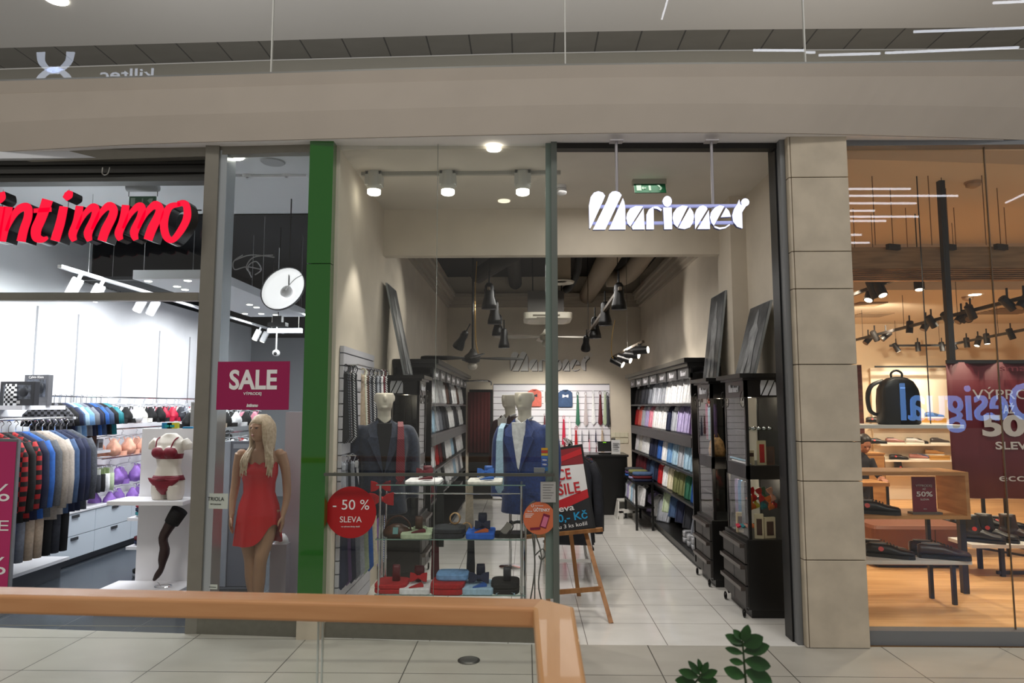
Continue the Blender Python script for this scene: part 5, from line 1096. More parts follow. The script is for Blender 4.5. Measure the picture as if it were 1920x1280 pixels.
bpoly('white_field', [(.03,.80),(.97,.76),(.97,.36),(.03,.26)][0:4], bw, .0018); bpoly('red_band', [(.03,.28),(.97,.46),(.97,.36),(.03,.14)], red, .0026); bpoly('black_field', [(.03,.02),(.97,.02),(.97,.355),(.03,.16)], bk_, .0022)
mb = Matrix((U.normalized(), Vv.normalized()-U.normalized()*Vv.normalized().dot(U.normalized()), N)).transposed(); mb = Matrix([list(r) for r in mb]); eb = mb.to_euler(); s_ = U.length
def bt(s, u, v, size, m, bold=.0, width=None): p = BQ(u, v, .006); return txt(s, size, m, t, p, eb, ext=.0006, bold=bold, width=width*U.length if width else None)
bt('AKCE', .55, .665, .13, red, .002, .44); bt('KOŠILE', .565, .49, .13, red, .002, .60); bt('sleva', .58, .275, .075, bw, .001, .32); bt('100,- Kč', .62, .165, .09, M('board_cyan', (30,150,200), .45), .0015, .56); bt('při nákupu 3 ks košil', .52, .07, .045, bw, .0003, .74)
# ---- rack of dark suits behind the board
def make_jacket():
    t = thing('hanging_jacket', '', 'jacket'); m = cloth('navy blue')
    g = G(); g.rings([(0,0,-.78,.21,.035),(0,0,-.5,.19,.04),(0,0,-.25,.205,.045),(0,0,-.10,.21,.04),(0,0,-.04,.12,.03),(0,0,.0,.05,.025)], 14, .9)
    for s in (-1,1): g.tube([(s*.19,0,-.09),(s*.235,0,-.2),(s*.25,-.01,-.45),(s*.25,-.02,-.68)], [.035,.042,.042,.036], 8)
    g.build('body', m, t, smooth=True)
    g = G(); g.tube([(-.06,-.01,-.02),(-.03,-.045,-.1),(0,-.05,-.2)], .012, 5); g.tube([(.06,-.01,-.02),(.03,-.045,-.1),(0,-.05,-.2)], .012, 5); g.build('collar', m, t)
    g = G(); g.tube(smoothpts([(0,0,-.01),(0,0,.05),(.018,0,.075),(.0,0,.10),(-.015,0,.085)],4), .004, 5); g.build('hanger_hook', CHROME, t); return t
jk0 = make_jacket(); fj = [True]
rx = .42; RY0, RY1 = 6.75, 7.7; RZ = 1.32
t = thing('clothes_rack', 'white metal rack of dark suits behind the promotion board', 'clothes rack', (rx, 7.2, 0)); wr = M('rack_white', (214,212,208), .4)
G().cyl((0,RY0-7.2,RZ),(0,RY1-7.2,RZ),.012).build('rail', CHROME, t)
for yy in (RY0-7.2, RY1-7.2):
    for sx in (-.24,.24): G().beam((sx,yy,0),(sx*.3,yy,RZ),.03,.02).build('leg', wr, t)
    G().box(-.24,.24,yy-.01,yy+.01,.20,.23).build('cross_bar', wr, t)
for z_ in (.1,.32): 
    for sx in (-.22,.22): G().beam((sx,RY0-7.2,z_),(sx,RY1-7.2,z_),.02,.02).build('side_bar', wr if z_ < .2 else BLK, t)
for k in range(9):
    c = ['charcoal','black','navy blue','black','charcoal','burgundy','black','navy blue','black'][k]; m = cloth(c)
    clone(jk0, fj, loc=(rx+.02*(k%2), RY0+.04+.105*k, RZ-.085), rz=R(-6+3*(k%3)), label='%s suit jacket on the rack behind the promotion board, %s' % (c, ORD[k]), group='suit jackets on the rack', mats={'body': m, 'collar': m}, scale=1.12)
# ---- stickers on the menswear glass
def glassY(X): return 5.22 + (X+1.49)*(5.16-5.22)/(at(1026,640,5.16).x+1.49) - .006
def gat(px, py): p = at(px, py, 5.17); return at(px, py, glassY(p.x))
srot = (math.pi/2, 0, R(-2))
c = gat(658, 960); r_ = (gat(705,960)-gat(611,960)).x/2
t = thing('sale_sticker', 'round dark red window sticker reading fifty percent off in white', 'sticker', (c.x, c.y, c.z-r_)); G().cyl((0,0,r_),(0,-.002,r_), r_, n=48).build('disc', M('sticker_red', (170, 12, 20), .4), t)
txt('- 50 %', .105, WTXT, t, (0,-.004,r_+.052), width=.275); txt('SLEVA', .062, WTXT, t, (0,-.004,r_-.055), width=.165); txt('na vybrané druhy zboží', .016, WTXT, t, (0,-.004,r_-.105), width=.14)
c = gat(1011, 970); r_ = (gat(1041,970)-gat(981,970)).x/2; Yg = c.y-.004
t = thing('receipt_sticker', 'round orange window sticker about receipts with a small phone picture', 'sticker', (c.x, Yg-.02, c.z-r_)); G().cyl((0,0,r_),(0,-.002,r_), r_, n=40).build('disc', M('sticker_orange', (204, 108, 70), .45), t)
txt('ÚČTENKY', .03, WTXT, t, (.018,-.004,r_+.058), width=.12, bold=.0006); txt('Slevuje', .018, WTXT, t, (-.07,-.004,r_+.05), width=.035); G().tube([(-.05+.009*math.cos(a),-.003,r_+.09+.009*math.sin(a)) for a in [R(q) for q in range(120,421,30)]], .002, 4).build('logo_ring', WTXT, t); txt('harmonie', .014, WTXT, t, (-.0,-.004,r_+.09), width=.06)
G().obox((.04,-.004,r_-.02),(.05,.003,.10),(0,R(18),0)).build('phone_picture', M('phone_maroon', (120,24,56), .45), t); G().obox((.04,-.0065,r_-.025),(.036,.002,.075),(0,R(18),0)).build('phone_screen', M('phone_pink', (206,110,140), .45), t); G().obox((-.03,-.005,r_-.075),(.075,.003,.016),(0,R(-4),0)).build('ribbon', M('phone_maroon'), t)
for q in range(3): G().box(-.105,-.04-.01*q,-.004,-.002,r_+.028-.011*q,r_+.032-.011*q).build('text_line', WTXT, t)
c = gat(1029, 921); t = thing('opening_hours_sticker', 'small grey notice with printed lines on the glass by the post', 'sticker', (c.x, 5.12, c.z-.075)); G().box(-.062,.05,0,.002,0,.15).build('card', M('notice_grey', (170,168,164), .5), t)
for q in range(6): G().box(-.045,.035-.01*(q%3),-.0015,0,.125-.019*q,.128-.019*q).build('text_line', M('grey_print2', (90,88,86), .6), t)
c = gat(1021, 845)
for k, (dz, cc_, lab) in enumerate(((.075,(200,150,40),'yellow and red'),(.055,(180,60,40),'red and orange'),(.035,(196,170,60),'yellow'),(.015,(60,110,180),'light blue'),(-.012,(60,90,160),'blue upper'),(-.045,(50,80,150),'blue middle'),(-.078,(60,110,160),'blue lower'))):
    t = thing('payment_sticker', '%s bank card sticker in the strip on the glass beside the post' % lab, 'sticker', (c.x, c.y, c.z+dz-.02-.05)); G().box(-.024,.024,0,.002,0,.017 if k < 4 else .028).build('card', M('pay_%d' % k, cc_, .45), t)
    if k in (4, 5): txt('VISA', .016, WTXT, t, (0,-.0015,.014), width=.034, bold=.0004)
    elif k == 6: G().cyl((-.006,-.001,.014),(-.006,-.002,.014),.009).build('emblem_circle', WTXT, t)
c = gat(1011, 880); o = G().box(-.04,.04,-.03,.0,0,.035).build('door_sensor', M('sensor_grey', (120,124,124), .4), loc=(c.x,c.y-.01,c.z-.02)); tag(o, 'small grey sensor box fixed on the glass beside the post', 'sensor')
# ================================================================ LINGERIE SHOP
redl = M('sign_red_face', (226, 0, 48), .4, emit=.8); sideb = M('sign_black_side', (22, 18, 20), .25)
def SG(x, y): return (x/3.37, 240 + y/3.37)
Ys = 5.08
t = thing('lingerie_shop_sign', 'glowing red italic block letters hanging over the lingerie shop entrance', 'sign', at(180, 452, Ys)); o = t.location.copy()
def letter(strokes, name='letter'):
    """strokes: list of (points, widths) in zoomed sketch coordinates"""
    g = G(); gf = G()
    for pts, ws in strokes:
        P = [];
        for p in smoothpts([(x, y, 0) for x, y in pts], 5): c = at(*SG(p.x, p.y), Ys)-o; P.append((c.x, c.z))
        n = len(P); k = (n-1)/(len(ws)-1) if isinstance(ws, list) else 1
        W_ = [ (ws[min(int(i/k), len(ws)-2)]*(1-(i/k-min(int(i/k), len(ws)-2))) + ws[min(int(i/k), len(ws)-2)+1]*(i/k-min(int(i/k), len(ws)-2))) for i in range(n)] if isinstance(ws, list) else [ws]*n
        pl = stroke(P, [w_*1.12/3.37*Ys/1280 for w_ in W_])
        g.prism(pl, .115, Matrix.Translation((0,.004,0))); gf.prism(pl, .004)
    a = g.build(name, sideb, t); gf.build('lit_face', redl, a)
letter([([(8,495),(-8,600),(-22,715)], [52,52,44])]); letter([([(6,405),(10,440),(-10,470)], [40,46,20])], 'i_dot')
letter([([(52,497),(34,600),(12,716)], [52,54,44]), ([(38,650),(80,560),(125,508),(172,500),(176,560),(150,640),(132,716)], [18,36,48,48,50,52,54])])
letter([([(300,452),(262,560),(228,640),(232,690),(270,704),(300,690)], [66,62,62,56,34,16]), ([(212,522),(324,514)], 26)])
letter([([(402,495),(380,600),(346,712)], [50,54,54])]); letter([([(444,396),(432,422),(408,448)], [26,54,34])], 'i_dot')
def mm(d, e):
    letter([([(502+d,492+e),(486+d,590+e),(458+d,668+e),(470+d,712+e)], [44,50,50,30]), ([(484+d,640+e),(530+d,550+e),(580+d,500+e),(604+d,510+e),(596+d,570+e),(556+d,660+e),(566+d,712+e)], [14,30,42,44,48,52,30]),
      ([(580+d,640+e),(630+d,545+e),(686+d,490+e),(716+d,515+e),(708+d,560+e),(668+d,640+e),(642+d,712+e)], [14,30,46,48,52,56,52])])
mm(0, 0); mm(292, -6)
letter([([(1140,482),(1070,500),(1036,590),(1048,680),(1090,706),(1146,640),(1182,560),(1172,480),(1120,478)], [22,40,48,44,34,44,46,40,30])])
G().cyl(at(361,394,Ys+.08)-o, at(377,394,Ys+.22)-o, .006).build('fixing_wire', DARKM, t)
for px in (4, 128): a = at(px, 388, Ys+.06)-o; G().cyl(a, a+Vector((0,0,.14)), .003).build('fixing_wire', STEEL, t)

# ---- ceiling fittings
wspot = M('white_spot', (226,226,230), .4)
for k, (px, py) in enumerate(((464, 331), (537, 328))):
    c = at(px, py, 5.8); t = thing('ceiling_spotlight', 'white cylinder spotlight on the lingerie front ceiling, %s of two' % ('left','right')[k], 'spotlight', c, group='cylinder spots above the lingerie window'); G().lathe([(.001,.004),(.042,.004),(.042,.0)], n=20).build('lens', LENS, t); G().lathe([(.045,-.004),(.046,.12),(.046,.13)], n=20).build('lamp_head', wspot, t, smooth=True); G().cyl((0,0,.12),(0,0,CZ-c.z-.02),.014).build('stem', wspot, t); 
t = thing('light_track', 'short white light track on the lingerie front ceiling', 'light track', at(500, 300, 5.8).xy.to_3d()+Vector((0,0,CZ-.02))); G().box(-.36,.36,-.02,.02,0,.018).build('rail', wspot, t)
c = atz(437, 293, CZ); o_ = G().cyl((c.x,c.y,CZ-.006),(c.x,c.y,CZ),.085,n=24).build('ceiling_downlight', LENS); tag(o_, 'round lit downlight at the top left of the lingerie window', 'ceiling light')
c = atz(512, 303, CZ); o_ = G().lathe([(.09,0),(.1,.01)], c=(c.x,c.y,CZ-.012), n=24).build('ceiling_speaker', M('speaker_grey', (170,172,176), .6)); tag(o_, 'round grey ceiling speaker between the lingerie window spots', 'speaker')
# hanging panel with downlights
t = thing('hanging_ceiling_panel', 'large white suspended ceiling panel with small downlights in the lingerie shop', 'ceiling panel', (-3.5, 8.0, 2.95)); pz = M('panel_white', (206,208,212), .6)
G().box(-.40,.42,-1.4,1.5,0,.09).build('board', pz, t)
for k, (px, py) in enumerate(((278,527),(352,526),(332,537),(347,543),(413,558),(425,571),(418,577),(468,571),(481,576),(490,588),(448,588),(517,590))):
    c = atz(px, py, 2.95); x = min(max(c.x, -3.84), -3.14); y = min(max(c.y, 6.68), 9.42); G().cyl((x+3.5,y-8,-.004),(x+3.5,y-8,.0),.035,n=14).build('downlight', LENS, t)
for sx in (-.35,.35):
    for sy in (-1.3,0,1.4): G().cyl((sx,sy,.09),(sx,sy,1.15),.003).build('cable', M('cable_white', (190,190,192), .5), t)
# light track with white heads
t = thing('light_track', 'long white light track over the lingerie shop', 'light track', (-4.15, 8.8, 2.92)); G().box(-.018,.018,-2.9,2.7,0,.03).build('rail', wspot, t)
for sy in (-2.5,0,2.4): G().cyl((0,sy,.03),(0,sy,1.18),.003).build('cable', M('cable_white'), t)
for k, y in enumerate((6.12, 6.45, 7.2, 7.45, 8.9, 9.2, 10.4, 10.7)):
    s = thing('track_spotlight', 'white box spot on the long lingerie track, %s' % ORD[k], 'spotlight', (-4.15, y, 2.80), rot=(0, R(24), R(10)), group='heads on the long lingerie track'); G().rings([(0,0,-.10,.042,.042),(0,0,.05,.045,.045),(0,0,.07,.04,.04)],16,.6).build('lamp_head', wspot, s); G().box(-.012,.012,-.012,.012,.05,.12).build('stem', wspot, s); G().cyl((0,0,-.104),(0,0,-.1),.032,n=14).build('lens', LENS, s)
# ceiling vent
t = thing('ceiling_vent', 'dark louvred air vent under the black ceiling of the lingerie shop', 'vent', (-4.6, 8.2, 3.12)); g = G()
for k in range(14): g.obox((0,-.55+.085*k,.02),(1.0,.05,.012),(R(30),0,0))
g.build('louvres', M('vent_dark', (58,60,64), .5), t); g = G(); g.box(-.55,.55,-.65,-.6,0,.04); g.box(-.55,.55,.6,.65,0,.04); g.box(-.55,-.5,-.65,.65,0,.04); g.box(.5,.55,-.65,.65,0,.04); g.build('vent_frame', M('vent_frame', (40,42,46), .5), t)
for sx in (-.5,.5): G().cyl((sx,0,.04),(sx,0,.98),.003).build('cable', M('cable_white'), t)
# exit sign in a clear holder
c = at(268, 352, 5.9); t = thing('exit_sign', 'grey drum light with a green exit panel behind the red letters', 'exit sign', c-Vector((0,0,.18))); G().cyl((-.14,0,.18),(.14,0,.18),.036,n=20).build('housing', M('drum_grey', (150,152,154), .5), t, smooth=True); G().box(-.115,.125,-.006,.006,-.02,.10).build('panel', M('exit_green'), t)
for sx in (-.125,.135): G().cyl((sx,0,.10),(sx,0,.18),.003).build('wire', DARKM, t)
g = G(); g.box(-.10,-.06,-.009,-.006,.0,.085); g.box(.0,.012,-.009,-.006,0,.08); g.prism([(.07,.08),(.10,.08),(.09,.04),(.11,.0),(.09,0),(.07,.04),(.05,.06)], .003, Matrix.Translation((0,-.009,0))); g.build('pictogram', M('exit_white'), t)
for sx in (-.09,.09): G().cyl((sx,0,.21),(sx,0,CZ-c.z+.18),.004).build('hanger', DARKM, t)
# big round umbrella lamp
c = at(531, 541, 6.4); t = thing('studio_umbrella_lamp', 'big round white reflector lamp hanging behind the green pillar', 'lamp', c, rot=(R(72), R(6), R(-14)))
t.rotation_mode = 'XYZ'; rr = .225
G().lathe([(.0,-.10),(.05,-.098),(.13,-.075),(.19,-.035),(rr,.0),(rr,.006),(.19,-.028),(.13,-.068),(.05,-.092),(0,-.094)], n=36).build('reflector', M('reflector_white', (240,240,242), .6, emit=.85), t, smooth=True)
G().lathe([(rr-.003,-.004),(rr+.006,-.004),(rr+.006,.012),(rr-.003,.012),(rr-.003,-.004)], n=40, cap=False).build('rim', M('rim_dark', (90,92,96), .4, .4), t)
G().lathe([(.0,-.09),(.055,-.085),(.06,-.05),(.03,-.03),(.0,-.025)], n=20).build('lamp_holder', M('holder_white', (214,214,216), .5), t, smooth=True); G().tube(smoothpts([(0,0,-.04),(.06,.02,.02),(.12,.10,.03),(.16,.16,.0)],4), .004, 6).build('cord', M('holder_white'), t)
G().tube([(-.02,0,-.10),(-.1,.10,-.16),(-.24,.22,-.1)], .014, 8).build('arm', DARKM, t)
bpy.context.view_layer.update(); mi_ = t.matrix_world.inverted(); G().cyl(mi_ @ (t.matrix_world @ Vector((0,0,-.10))), mi_ @ Vector(((t.matrix_world @ Vector((0,0,-.10))).x, (t.matrix_world @ Vector((0,0,-.10))).y, CZ+.01)), .006).build('hanging_rod', DARKM, t)
c2_ = at(455, 495, 6.5)
for k, pts in enumerate(([(455,478),(438,490),(440,505),(462,500),(490,505)], [(470,512),(462,500),(476,482),(512,478)], [(440,488),(470,478),(515,482)], [(478,515),(490,505),(480,490),(465,500),(472,520)])):
    o_ = G().tube(smoothpts([at(x, y, 6.45) for x, y in pts], 5), .006, 5).build('wire_loop', M('wire_grey', (150,150,152), .4, .6)); tag(o_, 'curled grey wire hanging beside the round reflector lamp, %s of four' % NTH[k], 'wire', 'curled wires by the reflector lamp')
# dome camera, lamp bar, dark box
c = at(518, 659, 10); t = thing('dome_camera', 'small white dome security camera above the sale poster', 'camera', c-Vector((0,0,.04))); G().ell((0,0,.02),(.055,.055,.05)).build('dome', M('white_paint'), t, smooth=True); G().ell((.0,-.045,.01),(.028,.02,.028)).build('lens', BTXT, t, smooth=True); G().cyl((0,0,.06),(0,0,4.1-c.z),.01).build('rod', WHT, t)
a = at(503, 622, 9.8); b = at(566, 622, 9.8); o_ = G().box(a.x,b.x,9.77,9.83,a.z-.015,a.z+.05).build('linear_lamp', M('lamp_bar', (232,238,250), .5, emit=1.3)); tag(o_, 'short lit white lamp bar at the back of the lingerie shop', 'ceiling light')
for f_ in (.1,.9): G().cyl(((a.x-b.x)*(f_-.5),0,.06),((a.x-b.x)*(f_-.5),0,4.1-a.z+.015),.003).build('cable', STEEL, o_)
t = thing('projector_box', 'small black box hanging above the lamp bar in the lingerie shop', 'projector', at(521, 612, 9.0)); G().box(-.12,.12,-.06,.06,0,.05).build('body', DARKM, t); G().box(-.06,.06,-.04,.04,.05,.14).build('mount', DARKM, t); G().cyl((0,0,.14),(0,0,4.1-at(521, 612, 9.0).z),.006).build('rod', DARKM, t)
# ---- left wall fittings
for k, px in enumerate((68, 146, 300, 357)):
    X = -5.29; a = atx(px, 640, X); g = G()
    z = 1.75
    g.box(-5.3,-5.298,a.y-.014,a.y+.014,1.74,2.76)
    while z < 2.75: g.box(-5.3,-5.296,a.y-.012,a.y+.012,z,z+.028); z += .05
    o_ = g.build('slot_strip', M('slot_grey', (150,152,156), .6)); tag(o_, 'slotted wall strip on the white lingerie wall, %s' % ORD[k], 'wall strip', 'slotted strips on the lingerie wall')
g = G(); ya = atx(229, 700, -5.28).y; pl = [(-5.28,1.72),(-4.92,1.72),(-5.12,2.30),(-5.28,2.30)]; o_ = g.prism(pl, .04, Matrix.Translation((0,ya,0))).build('wall_divider', wspot); tag(o_, 'white wedge shaped divider standing out from the lingerie wall', 'divider')
drm = M('drawer_white', (206, 216, 226), .35)
t = thing('drawer_unit', 'low white drawer unit along the lingerie wall', 'drawer unit', (-5.05, 8.6, 0))
yb = 6.98; ye = 11.2; n = 6; stp = (ye-yb)/n
G().box(-.22,.21,yb-8.6,ye-8.6,.08,.56).build('carcass', M('carcass_white', (186,190,196), .5), t); G().box(-.2,.15,yb-8.58,ye-8.62,0,.08).build('plinth', M('plinth_grey', (70,74,80), .5), t)
G().box(-.23,.24,yb-8.61,ye-8.59,.56,.58).build('top', wspot, t)
for r in range(2):
    for k in range(n):
        y0 = yb-8.6+k*stp; z0 = .09+.235*r; d = G().box(.21,.232,y0+.004,y0+stp-.004,z0,z0+.228).build('drawer', drm, t); G().box(.232,.245,y0+stp*.42,y0+stp*.58,z0+.185,z0+.215).build('handle', M('drawer_pull', (84,86,90), .4,.6), d)
def wallrail(label, y0, y1, z, x=-4.95):
    t = thing('hanging_rail', label, 'rail', (-5.12, (y0+y1)/2, z)); G().cyl((x+5.12,y0-(y0+y1)/2,0),(x+5.12,y1-(y0+y1)/2,0),.009).build('bar', CHROME, t)
    for f in (.04,.5,.96): yy = y0+(y1-y0)*f-(y0+y1)/2; G().box(-.17,x+5.12,yy-.006,yy+.006,-.01,.01).build('bracket', wspot, t)
wallrail('upper hanging rail of nightwear and bras on the lingerie wall', 7.0, 11.2, 1.80); wallrail('second hanging rail of pale bras on the lingerie wall', 7.95, 11.2, 1.42); wallrail('third hanging rail of violet bras on the lingerie wall', 7.95, 11.2, 1.08); wallrail('lowest hanging rail above the drawers on the lingerie wall', 7.9, 11.2, .80)
# bras
def make_bra():
    t = thing('bra', '', 'bra'); m = cloth('black'); g = G()
    for s in (-1,1):
        rs = []
        for i in range(5):
            a = i/4*math.pi/2; rs.append([Vector((s*.062+.06*math.cos(a)*math.cos(q), -.055*math.sin(a)-.002, -.10+.062*math.cos(a)*math.sin(q)+(.03*math.cos(a) if math.sin(q) > .8 else 0))) for q in [2*math.pi*j/14 for j in range(14)]])
        rs[-1] = [Vector((s*.062,-.058,-.10)) + (v-Vector((s*.062,-.057,-.10)))*.1 for v in rs[-1]]
        g.loft(rs)
    g.build('cups', m, t, smooth=True)
    G().loft([[Vector((x,y,-.155)),Vector((x,y,-.115)),Vector((x,y+.006,-.115)),Vector((x,y+.006,-.155))] for x,y in ((-.16,.05),(-.13,.01),(0,-.004),(.13,.01),(.16,.05))]).build('band', m, t)
    g = G()
    for s in (-1,1): g.beam((s*.085,-.012,-.05),(s*.10,0,.0),.008,.004,up=(0,1,0))
    g.build('straps', m, t)
    g = G(); g.tube(smoothpts([(-.13,0,-.01),(-.05,0,.012),(0,0,.02),(.05,0,.012),(.13,0,-.01)],3), .004, 5); g.tube([(0,0,.02),(0,0,.045),(.012,0,.055),(.0,0,.066)], .003, 4); g.build('hanger', M('clear_hanger', (176,180,186), .2), t); return t
bra0 = make_bra(); fbr = [True]
def bra(loc, rz, c, label, group, s=1.0):
    m = cloth(c, .6); return clone(bra0, fbr, loc=loc, rz=rz, label=label, group=group, mats={'cups': m, 'band': m, 'straps': m}, scale=s)
def brarow(z, y0, y1, cs, nm, x=-4.95, rz=28, s=1.15, side='lingerie wall'):
    n = len(cs)
    for k, c in enumerate(cs): bra((x+.02*((k*7)%3), y0+(y1-y0)*k/(n-1), z-.075*s), R(rz+6*((k*5)%3)), c, '%s bra on the %s of the %s, %s' % (c, nm, side, ORD[k]), 'bras on the '+nm, s)
brarow(1.80, 8.0, 11.1, ['black','black','white','off white','black','black','crimson','crimson','dark grey','mid grey','off white','white','crimson','red','white','peach','white','black'], 'upper rail', s=1.35)
brarow(1.42, 8.02, 11.0, ['peach','peach','peach','peach','off white','white','white','pale grey','white','beige','white','black'], 'second rail', s=1.35)
brarow(1.08, 8.1, 11.0, ['violet','violet','violet','violet','pale grey','mid grey','white','black','burgundy'], 'third rail', s=1.35)
brarow(.80, 8.0, 11.0, ['violet','violet','violet','magenta','magenta','magenta','burgundy','black'], 'lowest rail', s=1.2)
# nightwear
def make_night():
    t = thing('nightwear', '', 'clothes'); m = cloth('navy blue'); g = G(); g.rings([(0,0,-.30,.15,.026),(0,0,-.14,.135,.026),(0,0,-.06,.14,.026),(0,0,-.02,.09,.022),(0,0,0,.05,.014)], 12, .8)
    for s in (-1,1): g.tube([(s*.12,0,-.05),(s*.17,-.0,-.11),(s*.18,0,-.2)], [.024,.03,.03], 7)
    g.build('garment', m, t, smooth=True); G().tube([(0,0,0),(0,0,.05),(.012,0,.06),(0,0,.075)], .003, 4).build('hanger_hook', CHROME, t); return t
nt0 = make_night(); fn = [True]
nm_ = [('black','white'),'black','navy blue','denim blue','light blue','sky blue','mid grey','mid grey','navy blue','black','blue','denim blue','navy blue','black','teal','teal']
for k, c in enumerate(nm_):
    m = cloth(c) if isinstance(c, str) else plaid('dotted_black', PAL['black'], (90,90,96), 40)
    clone(nt0, fn, loc=(-4.93+.012*(k%3), 6.98+.058*k, 1.73), rz=R(12+5*(k%2)), label='%s nightwear top on the upper rail of the lingerie wall, %s' % (cname(c) if isinstance(c, str) else 'dotted black', ORD[k]), group='nightwear on the upper rail', mats={'garment': m}, scale=1.2)
# packed socks / boxes on the shelf
t = thing('wall_shelf', 'white shelf with small packages under the nightwear on the lingerie wall', 'shelf', (-5.1, 7.45, 1.16)); G().box(-.2,.25,-.45,.5,0,.03).build('board', wspot, t); 
for sy in (-.3,.35): G().box(-.2,.1,sy-.005,sy+.005,-.05,0).build('bracket', wspot, t)
for k in range(7):
    y = 7.05+.125*k; cc = ['beige','white','dark grey','pale grey','white','brown','pale grey'][k]; o_ = thing('underwear_box', '%s small package on the white lingerie wall shelf, %s' % (cc, ORD[k]), 'box', (-4.93, y, 1.19), group='packages on the lingerie wall shelf'); G().box(-.05,.05,-.05,.05,0,.13+.02*(k%3)).build('carton', cloth(cc), o_, bevel=.003); G().box(.05,.052,-.035,.035,.03,.09).build('print_panel', M('box_print', (90,84,84), .5), o_); G().box(-.035,.035,-.052,-.05,.03,.09).build('print_panel', M('box_print'), o_)
for k in range(14):
    y = 7.50+.042*k; c = ['navy blue','black','navy blue','white','black','pale green','dark grey'][k%7]; r = k % 2
    o_ = thing('sock_pack', '%s sock pack hanging below the lingerie wall shelf, %s' % (c, ORD[k]), 'socks', (-4.88-.05*r, y, .72), group='sock packs below the wall shelf'); G().rings([(0,0,0,.055,.012),(0,0,.05,.06,.016),(0,0,.20,.055,.014)], 10, .6).build('socks', cloth(c), o_, smooth=True); G().box(-.045,.045,-.006,.006,.20,.26).build('card', M('card_green', (150,170,120), .5) if k%3 else WHT, o_); G().tube([(0,0,.26),(0,0,.285),(-.2,0,.29)], .003, 4).build('hook', CHROME, o_)
# shelf high left with two boxes
t = thing('wall_shelf', 'white shelf with two boxed sets high at the left of the lingerie shop', 'shelf', (-4.98, 6.55, at(50,762,6.3).z-.03)); G().box(-.32,.30,-.28,.32,0,.04).build('board', wspot, t); zs_ = at(50,762,6.3).z+.01
def boxed(px, py, Y, w_, h_, label, mcol, text, tcol):
    c = at(px, py, Y); t = thing('underwear_box', label, 'box', (c.x, Y, zs_), R(-6)); G().box(-w_/2,w_/2,-.03,.03,0,h_).build('carton', M('carton_'+text[:4], mcol, .4), t, bevel=.003)
    G().box(-w_*.40,w_*.40,-.032,-.03,h_*.27,h_*.85).build('window', M('carton_window', (84,88,98), .15, noise=.7, nscale=18), t)
    for s in (-1,1): G().ell((s*w_*.19,-.032,h_*.55),(w_*.14,.012,h_*.2)).build('folded_brief', M('brief_dark', (30,32,38), .5), t, smooth=True)
    return t
b_ = boxed(37, 735, 6.35, .36, .225, 'black boxed underwear set on the high shelf at the far left', (34,34,38), 'BOSS', None); txt('BOSS', .036, WTXT, b_, (0,-.034,.03), bold=.001)
b_ = boxed(72, 728, 6.62, .26, .30, 'grey boxed underwear set behind the black one on the high shelf', (86,86,90), 'Calvin', None); txt('Calvin Klein', .034, WTXT, b_, (0,-.034,.275), width=.16)
for k in range(1): o_ = G().rings([(0,0,0,.06,.05),(0,0,.1,.06,.05),(0,0,.2,.05,.04)], 14, .7).build('folded_garment', plaid('bw_check', (230,230,230), (20,20,22), 45), loc=(at(2,745,6.2).x, 6.33, zs_), smooth=True); tag(o_, 'black and white checked garment at the extreme left of the high shelf', 'clothes')
# ---- jackets on the front rail
t = thing('hanging_rail', 'chrome rail holding pyjamas at the far left of the lingerie shop', 'rail', (-4.48, 6.2, 1.58)); G().cyl((0,-.55,0),(0,.55,0),.012).build('bar', CHROME, t)
for yy in (-.5, .5): G().box(-.80,.02,yy-.008,yy+.008,-.012,.012).build('bracket', wspot, t)
tk = plaid('red_black_plaid', (160, 24, 28), (18, 14, 16), 24)
tops = [('red and black plaid', tk),('black', cloth('black')),('red and black plaid', tk),('navy blue', cloth('navy blue')),('blue', cloth('blue')),('mid grey', M('wool_grey', (92,94,98), .9, noise=.15, nscale=60)),('beige', M('wool_beige', (158,148,138), .9, noise=.12, nscale=60)),('pale beige', M('wool_pale', (186,176,166), .9, noise=.1, nscale=60)),('denim blue', cloth('denim blue')),('navy blue', cloth('navy blue')),('navy blue', cloth('navy blue')),('dark grey', M('wool_dark', (78,82,90), .9, noise=.2, nscale=60))]
for k, (c, m) in enumerate(tops):
    clone(jk0, fj, loc=(-4.50+.004*k, 5.72+.078*k, 1.47), rz=R(14+4*(k%2)), label='%s pyjama jacket on the far left lingerie rail, %s' % (c, ORD[k]), group='pyjama jackets on the far left rail', mats={'body': m, 'collar': m}, scale=.98 if k != 6 else 1.02)
def make_trou():
    t = thing('pyjama_trousers', '', 'trousers'); m = cloth('black'); g = G()
    for s in (-1,1): g.tube([(s*.06,0,0),(s*.07,0,-.2),(s*.07,.01,-.5)], [.055,.05,.042], 8, flat=1)
    g.build('legs', m, t, smooth=True); G().box(-.12,.12,-.02,.02,-.01,.03).build('waistband', m, t); return t
tr0 = make_trou(); ftr = [True]
for k, c in enumerate(['charcoal','blue','mid grey','beige','beige','black','dark grey','black']):
    m = cloth(c); clone(tr0, ftr, loc=(-4.50+.01*k, 5.76+.10*k, .82), rz=R(15), label='%s pyjama trousers below the far left jackets, %s' % (c, ORD[k]), group='pyjama trousers on the far left', mats={'legs': m, 'waistband': m}, scale=.95)
t = thing('hanging_rail', 'lower chrome rail behind the pyjama jackets', 'rail', (-4.48, 6.2, .87)); G().cyl((0,-.5,0),(0,.5,0),.01).build('bar', CHROME, t); G().box(-.80,0,-.45,-.435,-.01,.01).build('bracket', wspot, t); G().box(-.80,0,.43,.445,-.01,.01).build('bracket', wspot, t)
t = thing('low_platform', 'low white platform under the pyjamas at the left', 'platform', (-4.95, 6.35, 0)); G().box(-.3,.35,-.6,.6,.16,.19).build('top', wspot, t); G().box(-.26,.3,-.55,.55,0,.16).build('base', M('plinth_grey'), t)
